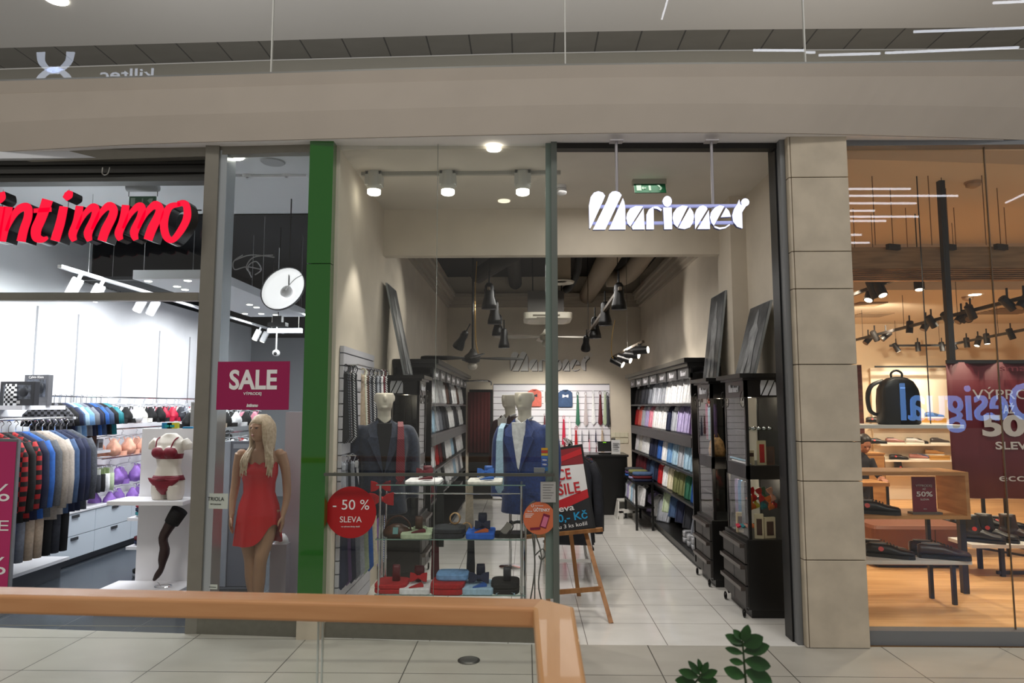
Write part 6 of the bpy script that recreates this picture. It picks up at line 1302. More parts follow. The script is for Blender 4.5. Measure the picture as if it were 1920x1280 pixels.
# sale banner at the left edge
Yb = 5.62; q0 = at(-150,1112,Yb); q1 = at(17,1108,Yb); q2 = at(35,823,Yb); q3 = at(-132,820,Yb)
t = thing('sale_banner', 'pink framed sale banner standing at the left edge of the lingerie entrance', 'sign', (q0+q1)/2); o = t.location.copy()
dz = Vector((0,0,-(o.z))) ; o2 = o
g = G(); pts = [q0-o,q1-o,q2-o,q3-o]; cc = sum(pts,Vector())/4; g.add(pts+[p+Vector((0,.03,0)) for p in pts],[(0,1,2,3),(7,6,5,4)]+[(i,i+4,(i+1)%4+4,(i+1)%4) for i in range(4)]); g.build('frame', M('banner_frame',(120,120,124),.4,.4), t)
g = G(); pi = [cc+(p-cc)*.965+Vector((0,-.003,0)) for p in pts]; g.add(pi,[(0,1,2,3)]); g.build('print', M('banner_pink', (176, 36, 96), .5), t)
def bt2(s, px, py, size, wd): p = at(px, py, Yb-.006)-o; txt(s, size, WTXT, t, p, width=wd)
bt2('50 %', -50, 925, .2, .60); bt2('SALE', -36, 986, .12, .46); bt2('VÝPRODEJ', -32, 1001, .03, .2); bt2('50 %', -58, 1062, .2, .60)
G().box(-.3,.3,-.02,.18,-o.z,-o.z+.02).build('foot', STEEL, t); 
for sx in (-.2,.2): G().box(sx-.015,sx+.015,.03,.05,-o.z+.02,.3).build('leg', STEEL, t)
# ---- white display stand
Yd = 6.0; dx0 = at(262, 900, Yd).x; dx1 = at(366, 900, Yd).x
t = thing('display_plinth', 'white display stand with two shelves holding a lingerie bust', 'display stand', ((dx0+dx1)/2, 5.95, 0)); o = t.location.copy(); ztop = at(300,803,Yd).z
W2 = (dx1-dx0)/2
G().box(-W2,W2+.05,.05,.09,0,ztop).build('back_panel', wspot, t, bevel=.003); zsh = at(300, 935, 5.85).z; G().box(-W2-.10,W2+.05,-.25,.05,zsh-.035,zsh).build('shelf', wspot, t, bevel=.003); G().box(-W2-.14,W2+.05,-.28,.05,.0,at(300,1100,5.8).z+.0).build('base_box', wspot, t, bevel=.003)
skin2 = M('bust_white', (214,208,198), .45); crim = M('lingerie_red', (116, 6, 34), .5, noise=.1, nscale=50)
bc = at(314, 934, 5.83); bx_ = thing('lingerie_bust', 'headless white bust in a dark red bra and briefs on the display shelf', 'mannequin', (bc.x, 5.83, zsh), R(-8))
Hh = at(314,812,5.83).z-zsh
f = Hh/.56
g = G(); 
for s in (-1,1): g.rings([(s*.07,0,0,.058,.065),(s*.075,0,.05,.066,.075),(s*.065,0,.12,.075,.085)], 16)
g.rings([(0,0,.10,.145,.09),(0,.0,.16,.145,.092),(0,0,.22,.118,.08),(0,0,.28,.10,.072),(0,0,.34,.112,.078),(0,0,.42,.13,.08),(0,.005,.48,.14,.07),(0,.01,.525,.10,.05),(0,.01,.56,.045,.04)], 24)
for s in (-1,1): g.ell((s*.055,-.065,.405),(.055,.045,.05)); g.tube([(s*.13,.01,.50),(s*.165,.01,.46),(s*.17,.01,.42)],[.035,.04,.036],12)
g.xf(Matrix.Scale(f,4)); g.build('bust', skin2, bx_, remesh=.006, smoothit=3)
g = G()
for s in (-1,1): g.ell((s*.055,-.068,.40),(.060,.05,.052))
g.rings([(0,0,.345,.117,.083),(0,0,.36,.119,.085),(0,0,.39,.126,.085)], 24); g.xf(Matrix.Scale(f,4)); g.build('bra_cups', crim, bx_, remesh=.006, smoothit=2)
for s in (-1,1): 
    g = G(); g.tube(smoothpts([(s*.07,-.085,.44),(s*.082,-.06,.50),(s*.085,-.01,.525),(s*.08,.05,.5)],4), .006, 6); g.xf(Matrix.Scale(f,4)); g.build('shoulder_strap', crim, bx_)
g = G(); g.rings([(0,-.002,.165,.149,.095),(0,-.001,.205,.128,.087)], 28); g.xf(Matrix.Scale(f,4)); g.build('briefs_waist', crim, bx_, smooth=True)
g = G(); g.loft([[Vector((x*w_,-.093+.028*abs(x)**2*w_/.14+dy,z)) for x in (-1,-.7,-.35,0,.35,.7,1)]+[Vector((x*w_,-.083+.028*abs(x)**2*w_/.14+dy,z)) for x in (1,.7,.35,0,-.35,-.7,-1)] for w_,z,dy in ((.15,.185,.0),(.13,.155,.0),(.075,.11,.0),(.03,.07,.01),(.018,.045,.03))]); g.xf(Matrix.Scale(f,4)); g.build('briefs_front', crim, bx_, smooth=True)
for k, (px, c, col) in enumerate(((316,'turquoise and blue',(20,120,170)),(326,'yellow and teal',(200,190,40)),(355,'blue',(30,130,180)))):
    x = at(px, 800, 6.03).x; t = thing('small_box', '%s little box on top of the white display panel' % c, 'box', (x, 6.02, ztop)); G().box(-.045,.045,-.02,.02,0,.05 if k < 2 else .015).build('carton', M('smallbox_%d' % k, col, .5), t); G().box(-.02,.02,-.022,-.02,.01,.012+.02*(k<2)).build('print_panel', M('teal_print', (30,150,150), .5), t)
# stocking leg
lg = thing('stocking_leg', 'single display leg in a dark sheer stocking below the red lingerie bust', 'mannequin leg', (at(302,1090,5.8).x, 5.80, at(300,1100,5.8).z)); o = lg.location.copy()
def L(px, py): v = at(px, py, 5.80)-o; return Vector((v.x, 0, v.z))
g = G(); g.tube(smoothpts([L(333,960),L(318,985),L(306,1008),L(309,1030),L(305,1050),L(303,1064),L(297,1075),L(288,1088)],3), [.060,.056,.052,.046,.042,.04,.038,.036,.036,.04,.042,.04,.036,.031,.026,.024,.024,.026,.026,.024,.017,.012][:22], 16, flat=.9); g.build('leg', M('stocking_brown', (44,24,22), .45), lg, remesh=.005, smoothit=2)
G().tube([L(337,956),L(328,970),L(322,980)],[.068,.064,.060],18).build('lace_top', M('lace_black', (16,14,15), .8, bump=.8, nscale=90), lg, smooth=True)
g = G(); g.tube([(.02+.07*math.cos(a), .05*math.sin(a), .008) for a in [R(q) for q in range(0,361,20)]], .004, 5); g.tube([(.0,-.0,.008),(-.03,0,.04)], .004, 5); g.build('wire_base', CHROME, lg)
# stacks behind the plinth (folded goods at its left side)
for k in range(7):
    c = ['navy blue','teal','burgundy','navy blue','black','mid grey','crimson'][k]; zz = [.62,.58,.40,.36,.32,.2,.95][k]
    p = at(254, 1000, 7.0); o_ = G().rings([(0,0,0,.10,.12),(0,0,.01,.12,.13),(0,0,.035,.12,.13),(0,0,.04,.10,.12)], 14, .5).build('folded_garment', cloth(c), loc=(p.x+.15, 7.0, [.64,.60,.36,.32,.04,.0,.68][k]), smooth=True); tag(o_, '%s folded garment stacked behind the white display panel, %s' % (c, NTH[k]), 'folded clothes', 'garments stacked behind the display panel')
t = thing('low_shelving', 'low white shelving behind the display panel', 'shelf', (at(254,1000,7).x+.17, 7.0, 0))
for z in (.28,.56): G().box(-.17,.15,-.16,.16,z,z+.03).build('shelf', wspot, t)
G().box(-.15,.15,.16,.18,0,.6).build('back_panel', wspot, t)
# ---- centre rack seen through the side pane
brx = at(425, 780, 8.6).x
t = thing('clothes_rack', 'chrome rack of mixed bras in the middle of the lingerie shop', 'clothes rack', (brx, 8.6, 0)); G().cyl((0,-.9,1.72),(0,.9,1.72),.01).build('rail', CHROME, t); G().cyl((0,-.9,1.36),(0,.9,1.36),.01).build('rail', CHROME, t)
G().cyl((0,-.9,.98),(0,.9,.98),.01).build('rail', CHROME, t)
for yy in (-.88,.88): G().box(-.02,.02,yy-.015,yy+.015,0,1.74).build('post', STEEL, t); G().box(-.25,.25,yy-.02,yy+.02,0,.02).build('foot', STEEL, t)
for r, (z, cs) in enumerate(((1.72, ['black','beige','black','white','black','pink']), (1.36, ['beige','white','peach','black','white','red']), (.98, ['peach','red','navy blue','crimson','black','white']))):
    for k, c in enumerate(cs): bra((brx, 7.8+.3*k, z-.085), R(8), c, '%s bra on the %s rail of the middle rack, %s' % (c, ('top','middle','bottom')[r], ORD[k]), 'bras on the middle rack', 1.25)
t = thing('security_gate', 'tall grey anti-theft gate beside the female mannequin', 'security gate', (at(438,1100,6.35).x, 6.35, 0)); hg = at(438,826,6.35).z; gt = M('gate_grey', (96,100,112), .35)
wg = (at(470,1000,6.35).x-at(408,1000,6.35).x)/2
G().box(-wg,wg,-.015,.015,.06,hg).build('panel', gt, t, bevel=.006); G().box(-wg,-wg+.09,-.03,-.015,.06,hg).build('side_tube', M('gate_light', (140,146,156), .35), t, bevel=.01); G().box(-wg-.02,wg+.02,-.08,.08,0,.06).build('foot', M('gate_dark', (60,62,68), .4), t); G().box(-wg+.11,wg-.02,-.018,-.015,hg-.07,hg-.03).build('logo_plate', M('gate_light'), t)
xw = at(532,900,6.1).x; o_ = G().box(xw, -1.70, 6.1, 6.2, 0, at(540,772,6.1).z).build('partition', M('panel_pinkish', (170,160,166), .6)); tag(o_, 'pale upright panel behind the female mannequin next to the green pillar', 'panel')
t = thing('sneaker_box', 'small white folded item on a grey ledge behind the mannequin', 'shelf', (at(528,1030,5.98).x, 5.98, 0)); G().box(-.08,.06,-.05,.05,0,.52).build('pedestal', M('panel_pinkish'), t); G().rings([(0,0,.52,.06,.05),(0,0,.56,.05,.04),(0,0,.60,.02,.02)],12,.7).build('folded_item', WHT, t, smooth=True)
# ---- posters and stickers on the side pane
def lgat(px, py): 
    p = at(px, py, 5.25); yy = 5.27 + (p.x-xb)*(5.21-5.27)/(-1.69-xb) - .008; return at(px, py, yy)
A = lgat(405, 768); B = lgat(541, 769); C_ = lgat(541, 677); yaw_ = math.atan2(B.y-A.y, B.x-A.x)
t = thing('sale_poster', 'magenta sale poster hung in the side window of the lingerie shop', 'poster', ((A.x+B.x)/2, (A.y+B.y)/2, A.z), yaw_); W_ = (B-A).length; H_ = C_.z-A.z
G().box(-W_/2,W_/2,0,.003,0,H_).build('sheet', M('poster_magenta', (150, 8, 76), .45), t)
txt('SALE', .205, WTXT, t, (-.0,-.002,H_*.60), width=W_*.66, bold=.006); txt('VÝPRODEJ', .03, WTXT, t, (0,-.002,H_*.33), width=W_*.25, bold=.0005); txt('intimmo', .035, WTXT, t, (0,-.002,H_*.09), width=W_*.16, shear=.3, bold=.0015)
A = lgat(382, 953); B = lgat(427, 953); C_ = lgat(427, 925); t = thing('brand_sticker', 'small pale sticker with dark serif lettering on the side window', 'sticker', ((A.x+B.x)/2, (A.y+B.y)/2-.002, A.z), yaw_); W_ = (B-A).length; H_ = C_.z-A.z
G().box(-W_/2,W_/2,0,.002,0,H_).build('card', M('sticker_cream', (190,196,186), .5), t); txt('TRIOLA', .04, BTXT, t, (0,-.002,H_*.63), width=W_*.68); txt('100 % český výrobek', .012, BTXT, t, (0,-.002,H_*.3), width=W_*.45)
A = lgat(386, 1104); t = thing('note_sticker', 'tiny pale label low on the side window', 'sticker', (A.x+.04, A.y-.002, A.z), yaw_); G().box(-.04,.05,0,.002,0,.035).build('card', M('sticker_cream'), t); G().box(-.03,.04,-.001,0,.014,.018).build('text_line', BTXT, t)
# ---- female mannequin
FM = thing('female_mannequin', 'blonde female mannequin in a short red satin slip in the side window', 'mannequin', (at(487,900,5.75).x, 5.75, 0), R(6)); fsk = M('mannequin_tan', (176,134,104), .5)
F = lambda px, py: (at(px, py, 5.75).x-FM.location.x, at(px, py, 5.75).z)
g = G(); g.rings([(0,0,.80,.155,.10),(0,0,.86,.158,.105),(0,0,.94,.13,.092),(0,0,.99,.112,.082),(0,0,1.06,.118,.084),(0,-.006,1.14,.135,.09),(0,-.006,1.20,.14,.082),(0,0,1.27,.15,.065),(0,.005,1.315,.13,.052),(0,.008,1.34,.06,.045)], 24)
for s in (-1,1): g.ell((s*.062,-.07,1.155),(.055,.045,.052)); g.ell((s*.155,.005,1.295),(.045,.042,.045))
g.tube([(0,.01,1.30),(0,.004,1.37),(-.004,-.004,1.43)],[.052,.045,.045],14)
# legs: weight on one leg, the other crossed slightly in front
g.tube(smoothpts([(-.085,0,.84),(-.075,-.005,.62),(-.055,-.0,.46),(-.045,.01,.30),(-.02,.015,.12),(-.015,.01,.06)],3), [.088,.084,.08,.074,.066,.06,.054,.050,.050,.051,.048,.042,.036,.030,.028,.03], 16)
g.tube(smoothpts([(.085,0,.84),(.07,-.03,.62),(.045,-.05,.46),(.03,-.03,.30),(.025,-.02,.12),(.03,-.02,.06)],3), [.088,.084,.08,.074,.066,.06,.054,.050,.050,.051,.048,.042,.036,.030,.028,.03], 16)
for fx, fy in ((-.015,.01),(.03,-.02)): g.tube([(fx,fy+.02,.05),(fx,fy-.05,.045),(fx,fy-.11,.03),(fx,fy-.15,.02)],[.03,.032,.034,.02],12,flat=.7)
hands = []
for s, pts in ((-1, [(-.165,.005,1.30),(-.190,.02,1.18),(-.205,.03,1.04),(-.215,.01,.92),(-.208,-.03,.80)]), (1, [(.165,.005,1.30),(.20,.02,1.18),(.215,.03,1.04),(.222,.01,.92),(.205,-.03,.80)])):
    g.tube(smoothpts(pts,3), [.046,.044,.042,.040,.038,.036,.036,.035,.033,.030,.027,.024,.022], 14)
    hx, hy, hz = pts[-1]
    g.rings([(hx,hy,hz+.01,.018,.02),(hx,hy-.004,hz-.03,.016,.033),(hx,hy-.008,hz-.075,.015,.036),(hx,hy-.008,hz-.085,.012,.03)], 12)
    for k in range(4): yy = hy-.034+.018*k; ln = (.058,.07,.076,.066)[k]; g.tube([(hx,yy,hz-.075),(hx-s*.004,yy-.004,hz-.075-ln*.5),(hx-s*.016,yy-.006,hz-.075-ln)],[.0085,.008,.006],8)
    g.tube([(hx-s*.006,hy-.034,hz-.025),(hx-s*.018,hy-.058,hz-.055),(hx-s*.022,hy-.066,hz-.085)],[.011,.010,.007],8)
g.build('body', fsk, FM, remesh=.0055, smoothit=2)
hm = Matrix.Translation((-.004,-.012,1.515)) @ Matrix.Rotation(R(-28),4,'Z')
g = G(); g.rings([(0,-.01,-.115,.028,.03),(0,-.012,-.10,.042,.055),(0,-.006,-.065,.058,.075),(0,.0,-.02,.066,.086),(0,.005,.03,.068,.09),(0,.01,.075,.056,.078),(0,.012,.10,.03,.045)], 24); g.ell((0,-.088,-.02),(.010,.018,.026)); g.ell((0,-.078,-.058),(.022,.012,.007)); g.ell((0,-.078,-.068),(.018,.012,.007)); g.ell((0,-.076,.012),(.05,.012,.008))
for s in (-1,1): g.ell((s*.067,.01,-.01),(.008,.018,.028))
g.tube([(0,.02,-.06),(0,.02,-.14)],[.045,.045],12); g.xf(hm); g.build('head', fsk, FM, remesh=.004, smoothit=2)
for s in (-1,1):
    G().ell((s*.026,-.078,.0),(.013,.006,.006)).xf(hm).build('eye', M('eye_paint', (60,44,40), .4), FM, smooth=True)
G().ell((0,-.088,-.062),(.018,.006,.006)).xf(hm).build('lips', M('lip_paint', (150,80,74), .4), FM, smooth=True)
hairm = M('hair_blonde', (212, 188, 158), .4, noise=.2, nscale=40, c2=(184,158,128))
g = G(); rs = []
for z, rx_, ry_, cy, op in ((.112,.02,.03,.02,0),(.098,.055,.07,.018,0),(.06,.078,.10,.018,0),(.03,.083,.103,.022,0)): rs.append([Vector((rx_*math.cos(a), cy+ry_*math.sin(a), z)) for a in [2*math.pi*j/24 for j in range(24)]])
g.loft(rs[::-1]); g.xf(hm)
rnd = random.Random(3)
for k in range(64):
    a = R(-38 + 256*k/63) ; hx, hy = math.cos(a), math.sin(a)       # around the sides and the back, open at the face
    top = hm @ Vector((.03*hx, .015+.03*hy, .108)); m1 = hm @ Vector((.084*hx, .02+.104*hy, .03)); m2 = hm @ Vector((.088*hx+.006*rnd.uniform(-1,1), .03+.10*hy, -.08))
    side = 1 if hx > 0 else -1; ln = rnd.uniform(.17,.27) if abs(hx) > .3 else .2
    e1 = hm @ Vector((.098*hx, .02+.085*hy, -.16)); front = hy < .62
    if front: e1.y = min(e1.y, .0); e1.x = side*max(.06, abs(e1.x)*.92)
    e2 = Vector((side*rnd.uniform(.07,.125), -.098, e1.z-ln*.5)) if front else Vector((e1.x*.9, .07, e1.z-ln*.4)); e3 = Vector((e2.x + rnd.uniform(-.012,.02)*side, -.118 if front else .10, e2.z-ln*.40))
    pts = smoothpts([top, m1, m2, e1, e2, e3], 4); g.tube(pts, [.009+.006*math.sin(min(1,i/8)*math.pi/2)-.012*max(0,(i-12)/8) for i in range(len(pts))], 6)
g.build('hair', hairm, FM, smooth=True)
sat = M('satin_red', (186, 8, 18), .38, bump=.15, nscale=9)
g = G(); rs = []; N_ = 48
for k, (z, rx_, ry_, cy) in enumerate(((1.225,.146,.088,-.004),(1.17,.15,.125,-.012),(1.13,.148,.115,-.008),(1.06,.130,.10,-.004),(.98,.128,.10,0),(.88,.162,.120,0),(.78,.174,.130,0),(.68,.182,.136,-.002),(.56,.192,.142,-.004))):
    ring = []
    for j in range(N_):
        a = 2*math.pi*j/N_; fl = max(0, (k-4)/4); wv = 1+.045*fl*math.sin(a*9+.6); x = rx_*math.cos(a)*wv; y = cy+ry_*math.sin(a)*wv; zz = z
        if k >= 6:  # hem rises in a round cut at the wearer's left front
            u = max(0, math.cos(a-R(-38)))**6; zz = z + u*.17*(k-5)/3
        if k == 0: zz += .012*math.sin(a*14)
        ring.append(Vector((x, y, zz)))
    rs.append(ring)
g.loft(rs, cap=False); rs2 = [[Vector((v.x*.985, v.y*.985, v.z)) for v in r] for r in rs]; g.loft(rs2[::-1], cap=False); g.build('slip_dress', sat, FM, smooth=True)
for s in (-1,1): G().tube(smoothpts([(s*.085,-.075,1.22),(s*.095,-.05,1.30),(s*.10,.0,1.342),(s*.09,.05,1.30),(s*.08,.07,1.22)],4), .005, 6).build('shoulder_strap', sat, FM)
G().lathe([(.14,.0),(.14,.012),(.02,.018)], n=28).build('stand_base', M('stand_glass', (180,186,190), .15), FM); G().cyl((.0,.04,.01),(.0,.03,.35),.008).build('stand_rod', CHROME, FM)
# ================================================================ SHOE SHOP
matb = M('matt_black', (22,20,20), .5); shelfw = M('shelf_white', (214,210,204), .5); oakp = wood('oak_panel', (186,134,80), (164,112,62), .45, 2, 2, 12, 2)
FL = .09
# ---- spots and tracks
def can(loc, d, label, group, lit=False, r=.042, L_=.16):
    d = Vector(d).normalized(); t = thing('track_spotlight', label, 'spotlight', loc, group=group); t.rotation_euler = d.to_track_quat('Z','Y').to_euler()
    G().lathe([(.03,-L_),(r,-L_+.01),(r,.0)], n=16).build('lamp_head', matb, t, smooth=False); G().cyl((0,0,-.006),(0,0,.002),r*.8,n=14).build('lens', hot if lit else M('lens_dim', (120,96,70), .3), t)
    t2 = G().box(-.008,.008,-.008,.008,-.04,.0); up_ = (Matrix(t.rotation_euler.to_matrix()).to_4x4().inverted() @ Vector((0,0,1,0))).to_3d(); c_ = Vector((0,0,-L_*.5)); G().beam(c_, c_+up_*.15, .014, .014, up=(1,0,0)).build('bracket', matb, t); return t
def track(label, pts, zc, cables=()):
    a = Vector(pts[0]); t = thing('light_track', label, 'light track', a)
    for p, q in zip(pts[:-1], pts[1:]): G().beam(Vector(p)-a, Vector(q)-a, .035, .035).build('rail', matb, t)
    for c in cables: c = Vector(c)-a; G().cyl(c, (c.x,c.y,ceilz(c.y+a.y)-a.z), .003).build('cable', matb, t)
Z1 = 2.72
def on_track(a, b, px):
    r_ = ray(px, 640); k = r_.x/r_.y; d = b-a; return a + d*((k*a.y-a.x)/(d.x-k*d.y))
def zy(px, py, z): return atz(px, py, z)
T1a = zy(1601, 638, Z1); T1b = zy(2050, 525, Z1); track('long black light track crossing the shoe shop ceiling', [T1a, T1b], 0, [zy(1618,634,Z1), zy(1695,614,Z1), zy(1795,587,Z1)])
T2a = zy(1668,648,Z1); T2m = zy(1776,647,Z1); T2b = zy(1990,604,Z1); track('rear black light track of the shoe shop bending towards the right', [T2a, T2m, T2b], 0, [zy(1680,648,Z1), zy(1762,647,Z1), zy(1872,628,Z1)])
T0a = zy(1600,552,2.95); T0b = zy(1676,524,2.95); track('short black light track at the left of the shoe shop', [T0a, T0b], 0, [zy(1640,538,2.95)])
for k, (px, py, dx, dy, dz, lit) in enumerate(((1622,645,-.6,-.1,-.6,0),(1645,640,.5,.2,-.8,0),(1653,634,-.7,.1,-.6,0),(1706,617,-.1,0,-1,0),(1732,614,-.6,0,-1,0),(1755,612,.6,0,-1,0),(1784,610,.5,.2,-.6,0),(1797,604,-.7,0,-.8,0),(1805,602,-.4,.6,-.6,0),(1819,598,-.4,-.7,-.4,0),(1828,597,.4,.2,-.7,0),(1905,580,.7,0,-.7,0),(1916,577,-.6,0,-.8,0))):
    c = on_track(T1a, T1b, px) + Vector((0,0,-.085)); can(c, (dx,dy,dz), 'black can spot on the long shoe shop track, %s from the left' % NTH[k], 'cans on the long shoe shop track', lit)
for k, (px, py, dx, lit) in enumerate(((1684,657,.5,1),(1721,658,.0,0),(1767,658,.1,0),(1791,655,.4,0),(1813,651,0,0),(1831,648,-.4,1),(1851,646,-.0,1),(1900,640,.3,0))):
    c = on_track(*((T2a, T2m) if px < 1776 else (T2m, T2b)), px) + Vector((0,0,-.10)); can(c, (dx,-.1,-1), 'black can spot on the rear shoe shop track, %s from the left' % NTH[k], 'cans on the rear shoe shop track', lit)
for k, (px, py, dx, dy, lit) in enumerate(((1632,560,-.5,-.3,1),(1648,562,.4,.1,0),(1660,552,.1,-.5,1))):
    c = on_track(T0a, T0b, px) + Vector((0,0,-.12)); can(c, (dx,dy,-1), 'black can spot on the short left shoe shop track, %s of three' % NTH[k], 'cans on the short shoe shop track', lit, .05, .2)
s1_ = can(at(1724,543,7.2), (-.1,-.2,-1), 'single black can spot hanging left of the tall black post', None, True, .05, .2); bpy.context.view_layer.update(); mi_ = s1_.matrix_world.inverted(); pw_ = s1_.matrix_world @ Vector((0,0,-.15)); G().cyl(mi_ @ pw_, mi_ @ Vector((pw_.x,pw_.y,CZ+.02)), .006).build('hanging_rod', matb, s1_)
# tall black post, brackets on the beam
def rodp(label, a, b, w_): o_ = G().beam(a, b, w_, w_).build('ceiling_post', matb); tag(o_, label, 'post'); return o_
xp = at(1785, 700, 6.15)
rodp('tall black post rising from the shoe shop floor in front of the wood beam', (xp.x, 6.15, FL), (xp.x, 6.15, at(1756,324,6.0).z+.15), .05)
for k, px in enumerate((1675, 1780, 1877)):
    c = at(px, 468, 6.36); t = thing('beam_bracket', 'small black bracket on top of the wood beam, %s from the left' % NTH[k], 'bracket', c, R(20), group='brackets on the wood beam'); G().box(-.07,.07,-.02,.02,0,.05).build('plate', matb, t); G().cyl((0,0,.05),(0,0,CZ+.02-c.z),.004).build('cable', M('cable_tan', (120,92,64), .5), t)
for k, px in enumerate((1603, 1642, 1702, 1748, 1793, 1850, 1888)):
    y_ = 6.0 if k % 2 else 7.0; c = at(px, 470, y_); o_ = G().cyl((c.x,y_,c.z-.2 if y_ > 6.6 else c.z+.05),(c.x,y_,CZ+.02),.004).build('suspension_wire', M('cable_tan')); tag(o_, 'thin suspension wire from the shoe shop ceiling, %s from the left' % NTH[k], 'wire', 'suspension wires in the shoe shop')
for k, (px, py, zz) in enumerate(((1824,341,CZ+.02),(1814,556,3.15))):
    c = atz(px, py, zz); t = thing('smoke_detector', 'small round detector on the shoe shop ceiling, %s' % ('front','rear')[k], 'smoke detector', (c.x,c.y,zz-.06)); G().lathe([(.02,0),(.06,.02),(.06,.06)],n=18).build('sensor', M('sensor_tan', (170,140,110), .5), t, smooth=True); G().lathe([(.07,.045),(.07,.06)],n=18).build('base', M('sensor_tan'), t)
for k, (px, py, w_) in enumerate(((1632,592,.25),(1625,572,.2),(1890,585,.35))):
    c = atz(px, py, 3.13); c.y = min(c.y, 11.6); t = thing('ceiling_vent', 'flat grey air grille in the shoe shop ceiling, %s' % ('lower left','upper left','right')[k], 'vent', (c.x,c.y,3.132)); g = G()
    for q in range(8): g.box(-w_,w_,-w_+.25*w_*q,-w_+.25*w_*q+.1*w_,0,.018)
    g.build('louvres', M('vent_tan', (140,116,90), .5), t); 
c = atz(1828,552,3.15); o_ = G().cyl((c.x,c.y,3.142),(c.x,c.y,3.15),.07,n=20).build('ceiling_downlight', LENS); tag(o_, 'round downlight in the shoe shop ceiling', 'ceiling light')
# ---- shoe
def make_shoe(kind):
    t = thing({'low':'lace_up_shoe','boot':'ankle_boot','sneaker':'sneaker'}[kind], '', 'shoe'); m = M('shoe_black', (26,22,22), .35); hgt = {'low':.085,'boot':.20,'sneaker':.095}[kind]
    prof = [(-.145,.018,.042),(-.135,.034,.055),(-.11,.043,.062),(-.07,.046,.068),(-.03,.042,.085),(.0,.037,.095),(.04,.034,.095),(.09,.035,.10),(.125,.032,.098),(.138,.022,.09)]
    g = G(); rs = []
    for y, w_, h in prof:
        hh = h*(hgt/.10 if (y > 0 or kind != 'boot') and kind != 'boot' else 1); rs.append([Vector((w_*math.cos(a)*(1 if math.sin(a) < .3 else .85), y, .018+max(0, hh-.018)*(.5+.5*math.sin(a)))) for a in [2*math.pi*j/14 for j in range(14)]])
    g.loft(rs)
    if kind == 'boot': g.rings([(0,.06,.06,.034,.075),(0,.07,.11,.034,.062),(0,.075,.16,.036,.058),(0,.078,.20,.038,.058)], 16)
    g.build('upper', m, t, smooth=True)
    g = G(); out = [(w_*1.04, y) for y, w_, h in prof]; pl = [(x, y) for x, y in out]+[(-x, y) for x, y in out[::-1]]; n = len(pl)
    g.add([Vector((x,y,0)) for x,y in pl]+[Vector((x,y,.022)) for x,y in pl], [tuple(range(n-1,-1,-1)), tuple(range(n,2*n))]+[(i,(i+1)%n,(i+1)%n+n,i+n) for i in range(n)]); g.build('sole', M('sole_black', (20,19,19), .6) , t)
    if kind == 'boot':
        for s in (-1,1): G().prism([(-.018,.09),(.018,.09),(.028,.185),(-.028,.185)], .003, Matrix.Translation((s*.037,.07,0)) @ Matrix.Rotation(R(90),4,'Z') @ Matrix.Translation((0,-.001,0))).build('elastic_gusset', M('elastic', (40,38,38), .8), t)
        G().rings([(0,.078,.198,.030,.048),(0,.078,.202,.030,.048)],14).build('opening', M('shoe_inside', (60,50,44), .8), t)
    else:
        G().rings([(0,.065,hgt*.97,.022,.05),(0,.065,hgt*1.06,.024,.052)],14).build('opening', M('shoe_inside'), t)
        g = G()
        for k in range(4): yy = -.045+.018*k; g.beam((-.02,yy,.072+.006*k),(.02,yy,.072+.006*k),.005,.008)
        g.build('laces', M('lace_grey', (60,56,54), .7) if kind == 'low' else WHT, t)
    return t
sh0 = {k: make_shoe(k) for k in ('low','boot','sneaker')}; fs_ = {k: [True] for k in sh0}
stk = M('red_sticker', (196,60,56), .5)
def shoe(kind, loc, rz, label, c=(26,22,22), s=1.0, group=None, sole=None):
    m = M('leather_%d_%d_%d' % c, c, .35); mm_ = {'upper': m}
    if sole: mm_['sole'] = M('sole_%d_%d_%d' % sole, sole, .6)
    return clone(sh0[kind], fs_[kind], loc=loc, rz=rz, label=label, group=group, mats=mm_, scale=s)
def pair(kind, px, Yc, z, rz, c, lab, s=1.0, gap=.105, sole=None):
    x = at(px, 900, Yc).x
    for k, sg in enumerate((-1, 1)):
        m = Matrix.Rotation(R(rz),4,'Z') @ Vector((sg*gap/2, .02*sg, 0)); shoe(kind, (x+m.x, Yc+m.y, z), R(rz), lab % ('rear','front')[k if rz < 0 else 1-k], c, s, None, sole)
# ---- window unit: shelf, wooden box, lower shelf
Yw = 5.85
x0 = PX1+.03; Z = lambda py, Y=5.68: at(1700, py, Y).z
xr = at(1808, 793, Yw-.2).x
z1 = Z(796); o_ = None
t = thing('window_shelf', 'white top shelf carrying the black backpack in the shoe shop window', 'shelf', ((x0+xr)/2, Yw, z1-.03)); G().box(x0-(x0+xr)/2, xr-(x0+xr)/2, -.2, .2, 0, .03).build('board', shelfw, t, bevel=.003); G().cyl((xr-(x0+xr)/2-.06,.16,.03),(xr-(x0+xr)/2-.06,.16,CZ+.02-z1+.03),.005).build('hanging_rod', matb, t); G().cyl((-.46,.16,.03),(-.46,.16,CZ+.02-z1+.03),.004).build('hanging_rod', M('cable_tan'), t)
zb0, zb1 = Z(972), Z(884); xr2 = at(1812, 900, 5.68).x
t = thing('display_box', 'long open oak display box across the shoe shop window', 'display box', ((x0+xr2)/2, Yw, zb0)); hw_ = (xr2-x0)/2
G().box(-hw_,hw_,-.2,.2,0,.028).build('bottom', oakp, t); G().box(-hw_,hw_,-.2,.2,zb1-zb0-.028,zb1-zb0).build('top', oakp, t); G().box(hw_-.028,hw_,-.2,.2,.028,zb1-zb0-.028).build('end_panel', oakp, t); G().box(-hw_,-hw_+.028,-.2,.2,.028,zb1-zb0-.028).build('end_panel', oakp, t)
G().box(hw_-.17,hw_-.14,.12,.15,-zb0+FL,0).build('support_leg', matb, t); G().box(-hw_+.05,-hw_+.08,.12,.15,-zb0+FL,0).build('support_leg', matb, t)
